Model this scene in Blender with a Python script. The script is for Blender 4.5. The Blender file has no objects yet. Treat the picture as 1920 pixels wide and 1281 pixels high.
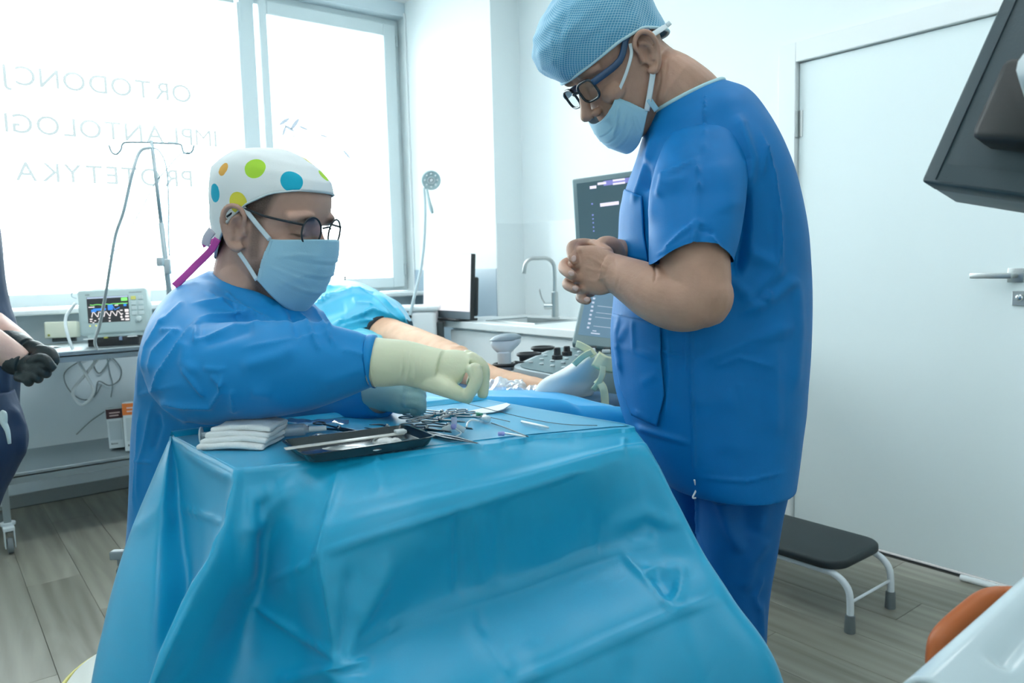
import bpy, bmesh, math, random
import numpy as np
from mathutils import Vector, Matrix
random.seed(7)
np.random.seed(7)
SC = bpy.context.scene
COL = SC.collection

# ------------------------------------------------------------------ camera
F = 1426.785
CAM_H = 1.2128
PITCH, ROLL, YAW = 0.10065288, -0.02510449, -0.65995368


def cam_matrix():
    cy, sy = math.cos(YAW), math.sin(YAW)
    rz = np.array([[cy, sy, 0], [-sy, cy, 0], [0, 0, 1.]])
    b = np.array([[1., 0, 0], [0, 0, -1], [0, 1, 0]])
    cp, sp = math.cos(PITCH), math.sin(PITCH)
    rx = np.array([[1, 0, 0], [0, cp, -sp], [0, sp, cp]])
    cr, sr = math.cos(ROLL), math.sin(ROLL)
    rr = np.array([[cr, -sr, 0], [sr, cr, 0], [0, 0, 1.]])
    return rr @ rx @ b @ rz


CM = cam_matrix()
cam_data = bpy.data.cameras.new('camera')
cam_data.sensor_width = 36
cam_data.lens = 36 * F / 1920
cam_data.clip_start = 0.05
cam_data.dof.use_dof = True
cam_data.dof.focus_distance = 1.42
cam_data.dof.aperture_fstop = 7.0
cam = bpy.data.objects.new('camera', cam_data)
COL.objects.link(cam)
cam.matrix_world = Matrix([[CM[0][0], -CM[1][0], -CM[2][0], 0],
                           [CM[0][1], -CM[1][1], -CM[2][1], 0],
                           [CM[0][2], -CM[1][2], -CM[2][2], CAM_H], [0, 0, 0, 1]])
SC.camera = cam

# ------------------------------------------------------------------ light and exposure
SC.view_settings.view_transform = 'Standard'
SC.view_settings.look = 'None'
SC.view_settings.gamma = 1
SC.view_settings.exposure = 0.0
SC.view_settings.use_curve_mapping = False
wd = bpy.data.worlds.new('bright overcast sky')
SC.world = wd
wd.use_nodes = True
wbg = wd.node_tree.nodes['Background']
wbg.inputs[0].default_value = (0.90, 0.985, 1.0, 1)
wbg.inputs[1].default_value = 9.0


def area_light(name, loc, sx, sy, power, col, rot=(0, 0, 0)):
    l = bpy.data.lights.new(name, 'AREA')
    l.shape = 'RECTANGLE'
    l.size, l.size_y, l.energy, l.color = sx, sy, power, col
    o = bpy.data.objects.new(name, l)
    o.location = loc
    o.rotation_euler = rot
    COL.objects.link(o)
    o['kind'] = 'structure'
    return o


WARMC = (0.94, 0.99, 1.0)
area_light('ceiling_lamp', (0.2, 0.9, 2.86), 1.2, 0.6, 9, WARMC)
area_light('ceiling_lamp', (2.0, 0.6, 2.86), 1.2, 0.6, 9, WARMC)
area_light('ceiling_lamp', (0.9, 2.9, 2.86), 1.2, 0.6, 26, WARMC)
area_light('ceiling_lamp', (-0.5, -1.0, 2.86), 1.2, 0.6, 9, WARMC)

# ------------------------------------------------------------------ geometry helpers
def P(px, py, d):
    """Point seen in the photograph at (px, py), d metres in front of the camera."""
    v = np.array([(px - 960) / F, (py - 640.5) / F, 1.0]) * d
    return CM.T @ v + np.array([0, 0, CAM_H])


def ray(px, py):
    return CM.T @ np.array([(px - 960) / F, (py - 640.5) / F, 1.0])


def PZ(px, py, z):
    w = ray(px, py)
    return w * ((z - CAM_H) / w[2]) + np.array([0, 0, CAM_H])


def PXW(px, py, x):
    w = ray(px, py)
    return w * (x / w[0]) + np.array([0, 0, CAM_H])


def PY(px, py, y):
    w = ray(px, py)
    return w * (y / w[1]) + np.array([0, 0, CAM_H])


def proj(V):
    v = (np.asarray(V) - np.array([0, 0, CAM_H])) @ CM.T
    return 960 + F * v[:, 0] / v[:, 2], 640.5 + F * v[:, 1] / v[:, 2], v[:, 2]


UR = np.array([CM[0][0], CM[0][1], 0.0]); UR /= np.linalg.norm(UR)   # horizontal, to the right
FW = np.array([CM[2][0], CM[2][1], 0.0]); FW /= np.linalg.norm(FW)   # horizontal, away
UP = np.array([0, 0, 1.0])
ROOTLOC = {}


def A(*p):
    return np.array(p, dtype=float)


def mk(name, V, Fc, mat, par=None, smooth=True, loc=None, mats=None, midx=None, auto=None):
    V = np.asarray(V, dtype=float).reshape(-1, 3)
    if par is not None:
        org = ROOTLOC[par.name]
    elif loc is not None:
        org = np.asarray(loc, dtype=float)
    else:
        lo, hi = V.min(0), V.max(0)
        org = A((lo[0] + hi[0]) / 2, (lo[1] + hi[1]) / 2, lo[2])
    me = bpy.data.meshes.new(name)
    me.from_pydata((V - org).tolist(), [], [tuple(int(i) for i in f) for f in Fc])
    me.update()
    for m in (mats or [mat]):
        me.materials.append(m)
    if midx is not None:
        me.polygons.foreach_set('material_index', np.asarray(midx, dtype=np.int32))
    if smooth:
        me.polygons.foreach_set('use_smooth', [True] * len(me.polygons))
        if auto:
            try:
                me.set_sharp_from_angle(angle=math.radians(auto))
            except Exception:
                pass
    o = bpy.data.objects.new(name, me)
    COL.objects.link(o)
    if par is None:
        o.location = org
    else:
        o.parent = par
    ROOTLOC[o.name] = org
    return o


def thing(name, label, cat, loc, group=None):
    o = bpy.data.objects.new(name, None)
    o.empty_display_size = 0.05
    COL.objects.link(o)
    o.location = loc
    ROOTLOC[o.name] = np.asarray(loc, dtype=float)
    return tag(o, label, cat, group)


def tag(o, label=None, cat=None, group=None, kind=None):
    if label: o['label'] = label
    if cat: o['category'] = cat
    if group: o['group'] = group
    if kind: o['kind'] = kind
    return o


def join(*parts):
    Vs, Fs, n = [], [], 0
    for V, f in parts:
        V = np.asarray(V, dtype=float).reshape(-1, 3)
        Vs.append(V)
        Fs += [tuple(i + n for i in q) for q in f]
        n += len(V)
    return np.vstack(Vs), Fs


def box(c, s, ax=None, bev=0.0, seg=2):
    """Box centred at c, full sizes s, axes ax (rows), bevelled."""
    bm = bmesh.new()
    bmesh.ops.create_cube(bm, size=1)
    for v in bm.verts:
        v.co = Vector((v.co.x * s[0], v.co.y * s[1], v.co.z * s[2]))
    if bev > 0:
        bmesh.ops.bevel(bm, geom=list(bm.edges), offset=min(bev, min(s) * 0.45), segments=seg, profile=0.5, affect='EDGES')
    V = np.array([v.co[:] for v in bm.verts])
    bm.verts.index_update()
    Fc = [tuple(v.index for v in f.verts) for f in bm.faces]
    bm.free()
    if ax is not None:
        V = V @ np.array(ax)
    return V + np.asarray(c, dtype=float), Fc


def bx(x0, x1, y0, y1, z0, z1, bev=0.0, seg=2):
    return box(((x0 + x1) / 2, (y0 + y1) / 2, (z0 + z1) / 2), (x1 - x0, y1 - y0, z1 - z0), None, bev, seg)


def catmull(K, sub, closed=False):
    K = np.asarray(K, dtype=float)
    n = len(K)
    out = []
    segs = n if closed else n - 1
    for i in range(segs):
        if closed:
            p0, p1, p2, p3 = K[(i - 1) % n], K[i], K[(i + 1) % n], K[(i + 2) % n]
        else:
            p1, p2 = K[i], K[i + 1]
            p0 = K[i - 1] if i > 0 else 2 * p1 - p2
            p3 = K[i + 2] if i + 2 < n else 2 * p2 - p1
        for j in range(sub):
            t = j / sub
            out.append(0.5 * ((2 * p1) + (-p0 + p2) * t + (2 * p0 - 5 * p1 + 4 * p2 - p3) * t * t + (-p0 + 3 * p1 - 3 * p2 + p3) * t ** 3))
    if not closed:
        out.append(K[-1])
    return np.array(out)


def loft(secs, n=32, sub=4, cap=True, closed=False, wob=None):
    """secs: (centre, u half axis, v half axis, exponent). Superellipse rings, Catmull-Rom between."""
    K = np.array([np.concatenate([s[0], s[1], s[2], [s[3] if len(s) > 3 else 2.0]]) for s in secs])
    R = catmull(K, sub, closed) if sub > 1 else K
    a = np.linspace(0, 2 * math.pi, n, endpoint=False)
    V = []
    for r in R:
        e = 2.0 / max(r[9], 0.3)
        ca = np.sign(np.cos(a)) * np.abs(np.cos(a)) ** e
        sa = np.sign(np.sin(a)) * np.abs(np.sin(a)) ** e
        V.append(r[0:3] + ca[:, None] * r[3:6] + sa[:, None] * r[6:9])
    m = len(V)
    V = np.vstack(V)
    Fc = []
    for i in range(m if closed else m - 1):
        k = (i + 1) % m
        for j in range(n):
            Fc.append((i * n + j, i * n + (j + 1) % n, k * n + (j + 1) % n, k * n + j))
    if cap and not closed:
        Fc.append(tuple(range(n))[::-1])
        Fc.append(tuple((m - 1) * n + j for j in range(n)))
    return V, Fc


def tube(pts, r, n=10, sub=1, cap=True, closed=False, flat=None, hint=None, cap_round=False):
    """Tube along pts; r a number or a list per point; flat squashes the second axis."""
    pts = np.asarray(pts, dtype=float)
    rr = np.full(len(pts), r, dtype=float) if np.isscalar(r) else np.asarray(r, dtype=float)
    if sub > 1:
        q = catmull(np.hstack([pts, rr[:, None]]), sub, closed)
        pts, rr = q[:, :3], np.maximum(q[:, 3], 1e-5)
    m = len(pts)
    T = np.zeros_like(pts)
    for i in range(m):
        a = pts[(i - 1) % m] if (closed or i > 0) else pts[i]
        b = pts[(i + 1) % m] if (closed or i < m - 1) else pts[i]
        t = b - a
        T[i] = t / max(np.linalg.norm(t), 1e-9)
    h = A(0, 0, 1) if hint is None else np.asarray(hint, dtype=float)
    if abs(h @ T[0]) > 0.95 * np.linalg.norm(h):
        h = A(1, 0, 0)
    u = h - (h @ T[0]) * T[0]
    u /= np.linalg.norm(u)
    ang = np.linspace(0, 2 * math.pi, n, endpoint=False)
    V = []
    if cap_round and not closed:
        # rounded ends: extra shrinking rings
        ext_p, ext_r = [], []
        for s in (0.0, 0.5, 0.87):
            pass
    for i in range(m):
        if hint is not None:
            u2 = np.asarray(hint, dtype=float) - (np.asarray(hint, dtype=float) @ T[i]) * T[i]
            if np.linalg.norm(u2) > 1e-3:
                u = u2
        u = u - (u @ T[i]) * T[i]
        u /= max(np.linalg.norm(u), 1e-9)
        w = np.cross(T[i], u)
        f = 1.0 if flat is None else flat
        V.append(pts[i] + rr[i] * (np.cos(ang)[:, None] * u * f + np.sin(ang)[:, None] * w))
    V = np.vstack(V)
    Fc = []
    for i in range(m if closed else m - 1):
        k = (i + 1) % m
        for j in range(n):
            Fc.append((i * n + j, i * n + (j + 1) % n, k * n + (j + 1) % n, k * n + j))
    if cap and not closed:
        Fc.append(tuple(range(n))[::-1])
        Fc.append(tuple((m - 1) * n + j for j in range(n)))
    return V, Fc


def limb(pts, r, n=20, sub=5):
    """Round-ended limb."""
    pts = [np.asarray(p, dtype=float) for p in pts]
    r = list(r)
    a = pts[0] - (pts[1] - pts[0]) / np.linalg.norm(pts[1] - pts[0]) * r[0] * 0.6
    b = pts[-1] + (pts[-1] - pts[-2]) / np.linalg.norm(pts[-1] - pts[-2]) * r[-1] * 0.6
    V, Fc = tube([a] + pts + [b], [r[0] * 0.45] + r + [r[-1] * 0.5], n=n, sub=sub)
    return V, Fc


def ball(c, r, n=16, m=10, ax=None):
    r = np.array([r, r, r], dtype=float) if np.isscalar(r) else np.asarray(r, dtype=float)
    V = [A(0, 0, 1)]
    for i in range(1, m):
        t = math.pi * i / m
        for j in range(n):
            a = 2 * math.pi * j / n
            V.append(A(math.sin(t) * math.cos(a), math.sin(t) * math.sin(a), math.cos(t)))
    V.append(A(0, 0, -1))
    V = np.array(V) * r
    if ax is not None:
        V = V @ np.asarray(ax)
    Fc = [(0, 1 + j, 1 + (j + 1) % n) for j in range(n)]
    for i in range(m - 2):
        for j in range(n):
            Fc.append((1 + i * n + j, 1 + (i + 1) * n + j, 1 + (i + 1) * n + (j + 1) % n, 1 + i * n + (j + 1) % n))
    l = len(V) - 1
    Fc += [(l, 1 + (m - 2) * n + (j + 1) % n, 1 + (m - 2) * n + j) for j in range(n)]
    return V + np.asarray(c, dtype=float), Fc


def lathe(prof, c, ax=(0, 0, 1), n=24, cap=True):
    """prof: (radius, height) pairs along ax from c."""
    ax = np.asarray(ax, dtype=float); ax /= np.linalg.norm(ax)
    h = A(1, 0, 0) if abs(ax[0]) < 0.9 else A(0, 1, 0)
    u = np.cross(ax, h); u /= np.linalg.norm(u)
    w = np.cross(ax, u)
    ang = np.linspace(0, 2 * math.pi, n, endpoint=False)
    V = np.vstack([np.asarray(c) + ax * hh + max(r, 1e-5) * (np.cos(ang)[:, None] * u + np.sin(ang)[:, None] * w) for r, hh in prof])
    Fc = []
    for i in range(len(prof) - 1):
        for j in range(n):
            Fc.append((i * n + j, i * n + (j + 1) % n, (i + 1) * n + (j + 1) % n, (i + 1) * n + j))
    if cap:
        Fc.append(tuple(range(n))[::-1])
        Fc.append(tuple((len(prof) - 1) * n + j for j in range(n)))
    return V, Fc


def sheet(G, thick=0.0):
    """Surface through a grid of points G[i][j]; thick > 0 gives it a back."""
    G = np.asarray(G, dtype=float)
    n, m = G.shape[:2]
    V = G.reshape(-1, 3)
    Fc = [(i * m + j, i * m + j + 1, (i + 1) * m + j + 1, (i + 1) * m + j) for i in range(n - 1) for j in range(m - 1)]
    if thick > 0:
        N = vnormals(V, Fc)
        B = V - N * thick
        k = len(V)
        F2 = [tuple(q + k for q in f[::-1]) for f in Fc]
        rim = [i for i in range(m)] + [i * m + m - 1 for i in range(1, n)] + [(n - 1) * m + i for i in range(m - 2, -1, -1)] + [i * m for i in range(n - 2, 0, -1)]
        for a in range(len(rim)):
            p, q = rim[a], rim[(a + 1) % len(rim)]
            F2.append((q, p, p + k, q + k))
        V = np.vstack([V, B])
        Fc = Fc + F2
    return V, Fc


def grid_fine(K, su, sv):
    """Catmull-Rom refinement of a control grid in both directions."""
    K = np.asarray(K, dtype=float)
    R = np.array([catmull(K[i], sv) for i in range(K.shape[0])])
    R = np.array([catmull(R[:, j], su) for j in range(R.shape[1])])
    return np.swapaxes(R, 0, 1)


def vnormals(V, Fc):
    V = np.asarray(V)
    N = np.zeros_like(V)
    q = np.array([f for f in Fc if len(f) == 4], dtype=int).reshape(-1, 4)
    t = np.array([f for f in Fc if len(f) == 3], dtype=int).reshape(-1, 3)
    if len(q):
        fn = np.cross(V[q[:, 2]] - V[q[:, 0]], V[q[:, 3]] - V[q[:, 1]])
        for k in range(4):
            np.add.at(N, q[:, k], fn)
    if len(t):
        fn = np.cross(V[t[:, 1]] - V[t[:, 0]], V[t[:, 2]] - V[t[:, 0]])
        for k in range(3):
            np.add.at(N, t[:, k], fn)
    return N / np.maximum(np.linalg.norm(N, axis=1), 1e-12)[:, None]


def remesh(V, Fc, voxel=0.004, smooth=4, factor=0.5):
    me = bpy.data.meshes.new('tmp')
    me.from_pydata(np.asarray(V).tolist(), [], [tuple(int(i) for i in f) for f in Fc])
    me.update()
    bm = bmesh.new(); bm.from_mesh(me)
    bmesh.ops.recalc_face_normals(bm, faces=bm.faces)
    bm.to_mesh(me); bm.free()
    o = bpy.data.objects.new('tmp', me)
    COL.objects.link(o)
    m = o.modifiers.new('r', 'REMESH'); m.mode = 'VOXEL'; m.voxel_size = voxel
    if smooth:
        s = o.modifiers.new('s', 'SMOOTH'); s.iterations = smooth; s.factor = factor
    dg = bpy.context.evaluated_depsgraph_get()
    ev = o.evaluated_get(dg).to_mesh()
    n = len(ev.vertices)
    co = np.empty(n * 3); ev.vertices.foreach_get('co', co)
    fs = [tuple(p.vertices) for p in ev.polygons]
    bpy.data.objects.remove(o)
    bpy.data.meshes.remove(me)
    return co.reshape(-1, 3), fs


def _hash(ix, iy, iz):
    h = (ix * 374761393 + iy * 668265263 + iz * 2147483647 + 1013904223) & 0xffffffff
    h = ((h ^ (h >> 13)) * 1274126177) & 0xffffffff
    return ((h ^ (h >> 16)) & 0xffff) / 65535.0


def vnoise(V, freq, seed=0):
    p = np.asarray(V) * freq + seed * 17.31
    i = np.floor(p).astype(np.int64); f = p - i
    f = f * f * (3 - 2 * f)
    r = 0
    for dx in (0, 1):
        for dy in (0, 1):
            for dz in (0, 1):
                w = (f[:, 0] if dx else 1 - f[:, 0]) * (f[:, 1] if dy else 1 - f[:, 1]) * (f[:, 2] if dz else 1 - f[:, 2])
                r = r + w * _hash(i[:, 0] + dx, i[:, 1] + dy, i[:, 2] + dz)
    return r * 2 - 1


def seg_dist(X, Y, pl):
    """Distance from points to polyline, signed by side, and the place along it 0..1."""
    best = np.full(len(X), 1e9); sg = np.ones(len(X)); tt = np.zeros(len(X))
    L = [math.dist(pl[i], pl[i + 1]) for i in range(len(pl) - 1)]
    tot = sum(L); acc = 0
    for i in range(len(pl) - 1):
        ax, ay = pl[i]; bx_, by = pl[i + 1]
        dx, dy = bx_ - ax, by - ay
        t = np.clip(((X - ax) * dx + (Y - ay) * dy) / (dx * dx + dy * dy), 0, 1)
        ex, ey = X - ax - t * dx, Y - ay - t * dy
        d = np.hypot(ex, ey)
        m = d < best
        best[m] = d[m]
        sg[m] = np.sign(dx * ey - dy * ex)[m]
        tt[m] = ((acc + t * L[i]) / tot)[m]
        acc += L[i]
    return best, sg, tt


def folds(V, Fc, lst, face=True):
    """Press folds and creases into a cloth: each (polyline, width, height, kind)."""
    V = np.asarray(V).copy()
    N = vnormals(V, Fc)
    if np.mean(np.sum(N * (V - V.mean(0)), axis=1)) < 0:
        N = -N
    X, Y, D = proj(V)
    view = V - np.array([0, 0, CAM_H])
    facing = -np.sum(N * view, axis=1) / np.linalg.norm(view, axis=1)
    gate = np.clip(facing * 3 + 0.3, 0, 1) if face else 1.0
    disp = np.zeros(len(V))
    for pl, w, a, kind in lst:
        d, s, t = seg_dist(X, Y, pl)
        end = np.clip(np.minimum(t, 1 - t) * 6 + 0.15, 0, 1)
        u = d / w
        if kind == 'r':        # sharp ridge
            f = np.exp(-u * 1.6)
        elif kind == 's':      # soft roll
            f = np.exp(-u * u)
        elif kind == 'g':      # groove
            f = -np.exp(-u * 2.2)
        elif kind == 'l':      # layer edge: raised on the left of the line, falling away slowly
            f = np.where(s < 0, np.exp(-u * 0.9), np.exp(-u * 9))
        elif kind == 'k':      # the same, raised on the right
            f = np.where(s > 0, np.exp(-u * 0.9), np.exp(-u * 9))
        disp += a * f * end
    return V + N * (disp * gate)[:, None]


# ------------------------------------------------------------------ materials
MATS = {}


def mat(name, col, rough=0.5, metal=0.0, bump=0.0, bscale=60, var=0.0, vscale=8, spec=0.5, emit=None, es=1.0,
        sheen=0.0, trans=0.0, sss=0.0, alpha=1.0, coat=0.0, weave=0.0):
    if name in MATS:
        return MATS[name]
    m = bpy.data.materials.new(name)
    m.use_nodes = True
    nt = m.node_tree
    b = nt.nodes['Principled BSDF']
    b.inputs['Base Color'].default_value = (*col, 1)
    b.inputs['Roughness'].default_value = rough
    b.inputs['Metallic'].default_value = metal
    b.inputs['Specular IOR Level'].default_value = spec
    b.inputs['Alpha'].default_value = alpha
    b.inputs['Transmission Weight'].default_value = trans
    b.inputs['Coat Weight'].default_value = coat
    if sheen:
        b.inputs['Sheen Weight'].default_value = sheen
        b.inputs['Sheen Roughness'].default_value = 0.4
    if sss:
        b.inputs['Subsurface Weight'].default_value = sss
        b.inputs['Subsurface Radius'].default_value = (0.012, 0.004, 0.002)
        b.inputs['Subsurface Scale'].default_value = 0.6
    if emit:
        b.inputs['Emission Color'].default_value = (*emit, 1)
        b.inputs['Emission Strength'].default_value = es
    tc = nt.nodes.new('ShaderNodeTexCoord')
    if var > 0:
        n = nt.nodes.new('ShaderNodeTexNoise'); n.inputs['Scale'].default_value = vscale; n.inputs['Detail'].default_value = 5
        nt.links.new(tc.outputs['Object'], n.inputs['Vector'])
        r = nt.nodes.new('ShaderNodeMapRange')
        r.inputs['From Min'].default_value = 0.3; r.inputs['From Max'].default_value = 0.7
        r.inputs['To Min'].default_value = 1 - var; r.inputs['To Max'].default_value = 1 + var
        nt.links.new(n.outputs['Fac'], r.inputs['Value'])
        mx = nt.nodes.new('ShaderNodeVectorMath'); mx.operation = 'SCALE'
        mx.inputs[0].default_value = col
        nt.links.new(r.outputs['Result'], mx.inputs['Scale'])
        nt.links.new(mx.outputs['Vector'], b.inputs['Base Color'])
    if bump > 0:
        n2 = nt.nodes.new('ShaderNodeTexNoise'); n2.inputs['Scale'].default_value = bscale; n2.inputs['Detail'].default_value = 4
        nt.links.new(tc.outputs['Object'], n2.inputs['Vector'])
        bp = nt.nodes.new('ShaderNodeBump'); bp.inputs['Strength'].default_value = bump; bp.inputs['Distance'].default_value = 0.004
        nt.links.new(n2.outputs['Fac'], bp.inputs['Height'])
        nt.links.new(bp.outputs['Normal'], b.inputs['Normal'])
    MATS[name] = m
    return m


def clear_mat(name, tint, gloss=0.15, haze=0.0, hcol=(0.9, 0.95, 1)):
    """Thin clear sheet: see-through tint, a little gloss, optional milky haze."""
    m = bpy.data.materials.new(name); m.use_nodes = True
    nt = m.node_tree; nt.nodes.clear()
    out = nt.nodes.new('ShaderNodeOutputMaterial')
    tr = nt.nodes.new('ShaderNodeBsdfTransparent'); tr.inputs[0].default_value = (*tint, 1)
    gl = nt.nodes.new('ShaderNodeBsdfGlossy'); gl.inputs['Roughness'].default_value = 0.08
    mx = nt.nodes.new('ShaderNodeMixShader')
    fr = nt.nodes.new('ShaderNodeFresnel'); fr.inputs[0].default_value = 1.35
    ad = nt.nodes.new('ShaderNodeMath'); ad.operation = 'MULTIPLY_ADD'
    ad.inputs[1].default_value = 0.8; ad.inputs[2].default_value = gloss
    nt.links.new(fr.outputs[0], ad.inputs[0])
    nt.links.new(ad.outputs[0], mx.inputs[0]); nt.links.new(tr.outputs[0], mx.inputs[1]); nt.links.new(gl.outputs[0], mx.inputs[2])
    last = mx
    if haze > 0:
        df = nt.nodes.new('ShaderNodeBsdfDiffuse'); df.inputs[0].default_value = (*hcol, 1)
        m2 = nt.nodes.new('ShaderNodeMixShader'); m2.inputs[0].default_value = haze
        nt.links.new(mx.outputs[0], m2.inputs[1]); nt.links.new(df.outputs[0], m2.inputs[2])
        last = m2
    nt.links.new(last.outputs[0], out.inputs[0])
    return m


def text_mesh(s, size, origin, xdir, ydir, depth=0.0005, align='LEFT', bold=0.0):
    """Lettering as a mesh: baseline start at origin, reading along xdir, tall along ydir."""
    cu = bpy.data.curves.new('t', 'FONT'); cu.body = s; cu.size = size; cu.align_x = align; cu.offset = bold
    o = bpy.data.objects.new('t', cu); COL.objects.link(o)
    dg = bpy.context.evaluated_depsgraph_get()
    me = o.evaluated_get(dg).to_mesh()
    V = np.array([v.co[:] for v in me.vertices]) if len(me.vertices) else np.zeros((0, 3))
    fs = [tuple(p.vertices) for p in me.polygons]
    bpy.data.objects.remove(o); bpy.data.curves.remove(cu)
    x = np.asarray(xdir, float); y = np.asarray(ydir, float)
    z = np.cross(x, y)
    return np.asarray(origin) + V[:, :1] * x + V[:, 1:2] * y + z * depth, fs

# ================================================================== STRUCTURE
WYF = 4.72          # inner face of the window wall
M_WALL = mat('white wall paint', (0.86, 0.92, 0.93), 0.55, bump=0.03, bscale=220)
M_DOOR = mat('satin white door lacquer', (0.80, 0.895, 0.91), 0.35)
M_TRIM = mat('white trim', (0.84, 0.88, 0.89), 0.4)
M_CEIL = mat('ceiling white', (0.88, 0.9, 0.9), 0.8)
M_PVC = mat('white window plastic', (0.74, 0.82, 0.84), 0.3)
M_WAIN = mat('pale blue washable wall panel', (0.40, 0.51, 0.60), 0.25)
M_SPL = mat('pale splashback', (0.82, 0.885, 0.90), 0.2)
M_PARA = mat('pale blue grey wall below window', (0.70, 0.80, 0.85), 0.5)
M_STEEL = mat('brushed steel', (0.48, 0.52, 0.53), 0.32, 1.0, bump=0.05, bscale=200)
M_CHROME = mat('chrome', (0.75, 0.78, 0.79), 0.15, 1.0)
M_NICKEL = mat('satin nickel', (0.52, 0.55, 0.55), 0.35, 1.0)
M_BLACK = mat('black plastic', (0.012, 0.015, 0.018), 0.45)
M_DGREY = mat('dark grey plastic', (0.06, 0.075, 0.08), 0.5)
M_MGREY = mat('mid grey plastic', (0.23, 0.27, 0.28), 0.5)
M_LGREY = mat('light grey plastic', (0.55, 0.62, 0.64), 0.4)
M_WHITE = mat('white plastic', (0.82, 0.86, 0.87), 0.35)
M_RUBBER = mat('grey rubber', (0.16, 0.19, 0.20), 0.7)


def struct(name, VF, m, par=None, smooth=False, **k):
    o = mk(name, *VF, m, par, smooth, **k)
    if par is None:
        o['kind'] = 'structure'
    return o


def oak():
    m = bpy.data.materials.new('grey oak vinyl'); m.use_nodes = True
    nt = m.node_tree; b = nt.nodes['Principled BSDF']; L = nt.links.new
    b.inputs['Roughness'].default_value = 0.42
    tc = nt.nodes.new('ShaderNodeTexCoord'); oi = nt.nodes.new('ShaderNodeObjectInfo')
    ad = nt.nodes.new('ShaderNodeVectorMath'); ad.operation = 'MULTIPLY_ADD'
    sc = nt.nodes.new('ShaderNodeVectorMath'); sc.operation = 'SCALE'; sc.inputs[0].default_value = (31.0, 17.0, 9.0)
    L(oi.outputs['Random'], sc.inputs['Scale'])
    ad.inputs[1].default_value = (9.0, 0.9, 1.0)
    L(tc.outputs['Object'], ad.inputs[0]); L(sc.outputs[0], ad.inputs[2])
    n1 = nt.nodes.new('ShaderNodeTexNoise'); n1.inputs['Scale'].default_value = 1.3; n1.inputs['Detail'].default_value = 7; n1.inputs['Distortion'].default_value = 0.9
    L(ad.outputs[0], n1.inputs['Vector'])
    w = nt.nodes.new('ShaderNodeTexWave'); w.wave_type = 'RINGS'; w.rings_direction = 'Y'
    w.inputs['Scale'].default_value = 1.1; w.inputs['Distortion'].default_value = 5.0; w.inputs['Detail'].default_value = 3; w.inputs['Detail Scale'].default_value = 0.8
    a2 = nt.nodes.new('ShaderNodeVectorMath'); a2.operation = 'MULTIPLY_ADD'; a2.inputs[1].default_value = (5.5, 0.8, 1.0)
    L(tc.outputs['Object'], a2.inputs[0]); L(sc.outputs[0], a2.inputs[2]); L(a2.outputs[0], w.inputs['Vector'])
    mx = nt.nodes.new('ShaderNodeMath'); mx.operation = 'MULTIPLY_ADD'; mx.inputs[1].default_value = 0.16
    L(w.outputs['Fac'], mx.inputs[0]); L(n1.outputs['Fac'], mx.inputs[2])
    cr = nt.nodes.new('ShaderNodeValToRGB')
    e = cr.color_ramp.elements
    e[0].position = 0.30; e[0].color = (0.150, 0.145, 0.115, 1)
    e[1].position = 0.85; e[1].color = (0.31, 0.305, 0.255, 1)
    x = cr.color_ramp.elements.new(0.55); x.color = (0.225, 0.22, 0.18, 1)
    L(mx.outputs[0], cr.inputs[0])
    mr = nt.nodes.new('ShaderNodeMapRange'); mr.inputs['To Min'].default_value = 0.82; mr.inputs['To Max'].default_value = 1.12
    L(oi.outputs['Random'], mr.inputs['Value'])
    v = nt.nodes.new('ShaderNodeVectorMath'); v.operation = 'SCALE'
    L(cr.outputs[0], v.inputs[0]); L(mr.outputs[0], v.inputs['Scale']); L(v.outputs[0], b.inputs['Base Color'])
    bp = nt.nodes.new('ShaderNodeBump'); bp.inputs['Strength'].default_value = 0.12; bp.inputs['Distance'].default_value = 0.002
    L(mx.outputs[0], bp.inputs['Height']); L(bp.outputs[0], b.inputs['Normal'])
    return m


M_OAK = oak()
floor = struct('floor', bx(-2.2, 3.2, -2.2, 4.9, -0.12, -0.004), mat('dark subfloor', (0.05, 0.05, 0.045), 0.9))
floor.location.z += 0
PW, PL = 0.187, 1.26
plank_cache = {}
for i in range(21):
    x0 = -0.88 + i * PW
    off = [0.0, 0.42, 0.84, 0.21, 0.63][i % 5]
    y = 0.1 - off
    while y < 4.70:
        ya, yb = max(y, 0.1), min(y + PL, 4.70)
        xb = min(x0 + PW, 3.005)
        if yb - ya > 0.05 and xb - x0 > 0.02:
            key = (round(xb - x0, 3), round(yb - ya, 3))
            if key not in plank_cache:
                V, Fc = bx(-(xb - x0) / 2 + 0.0006, (xb - x0) / 2 - 0.0006, -(yb - ya) / 2 + 0.0006, (yb - ya) / 2 - 0.0006, -0.004, 0.0, 0.0009, 1)
                me = bpy.data.meshes.new('plank'); me.from_pydata(V.tolist(), [], Fc); me.materials.append(M_OAK)
                plank_cache[key] = me
            o = bpy.data.objects.new('plank', plank_cache[key])
            COL.objects.link(o); o.parent = floor
            o.location = Vector(((x0 + xb) / 2, (ya + yb) / 2, 0)) - floor.location
        y += PL
# plain floor behind the photographer, a step below the plank tops
struct('floor_slab', bx(-2.0, 3.0, -2.0, 0.09, -0.004, -0.0005), M_OAK)

struct('ceiling', bx(-2.2, 3.2, -2.2, 4.9, 3.02, 3.12), M_CEIL)
struct('wall_left', bx(-2.2, -2.0, -2.2, 4.9, 0, 3.02), M_WALL)
struct('wall_front', bx(-2.0, 3.1, -2.2, -2.0, 0, 3.02), M_WALL)
# window wall: parapet, lintel, side piece
SILL = 1.052
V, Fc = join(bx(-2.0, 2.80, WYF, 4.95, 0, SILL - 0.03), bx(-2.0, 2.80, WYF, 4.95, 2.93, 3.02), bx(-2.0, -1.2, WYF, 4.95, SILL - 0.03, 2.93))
struct('wall_back', (V, Fc), M_PARA)
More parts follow.
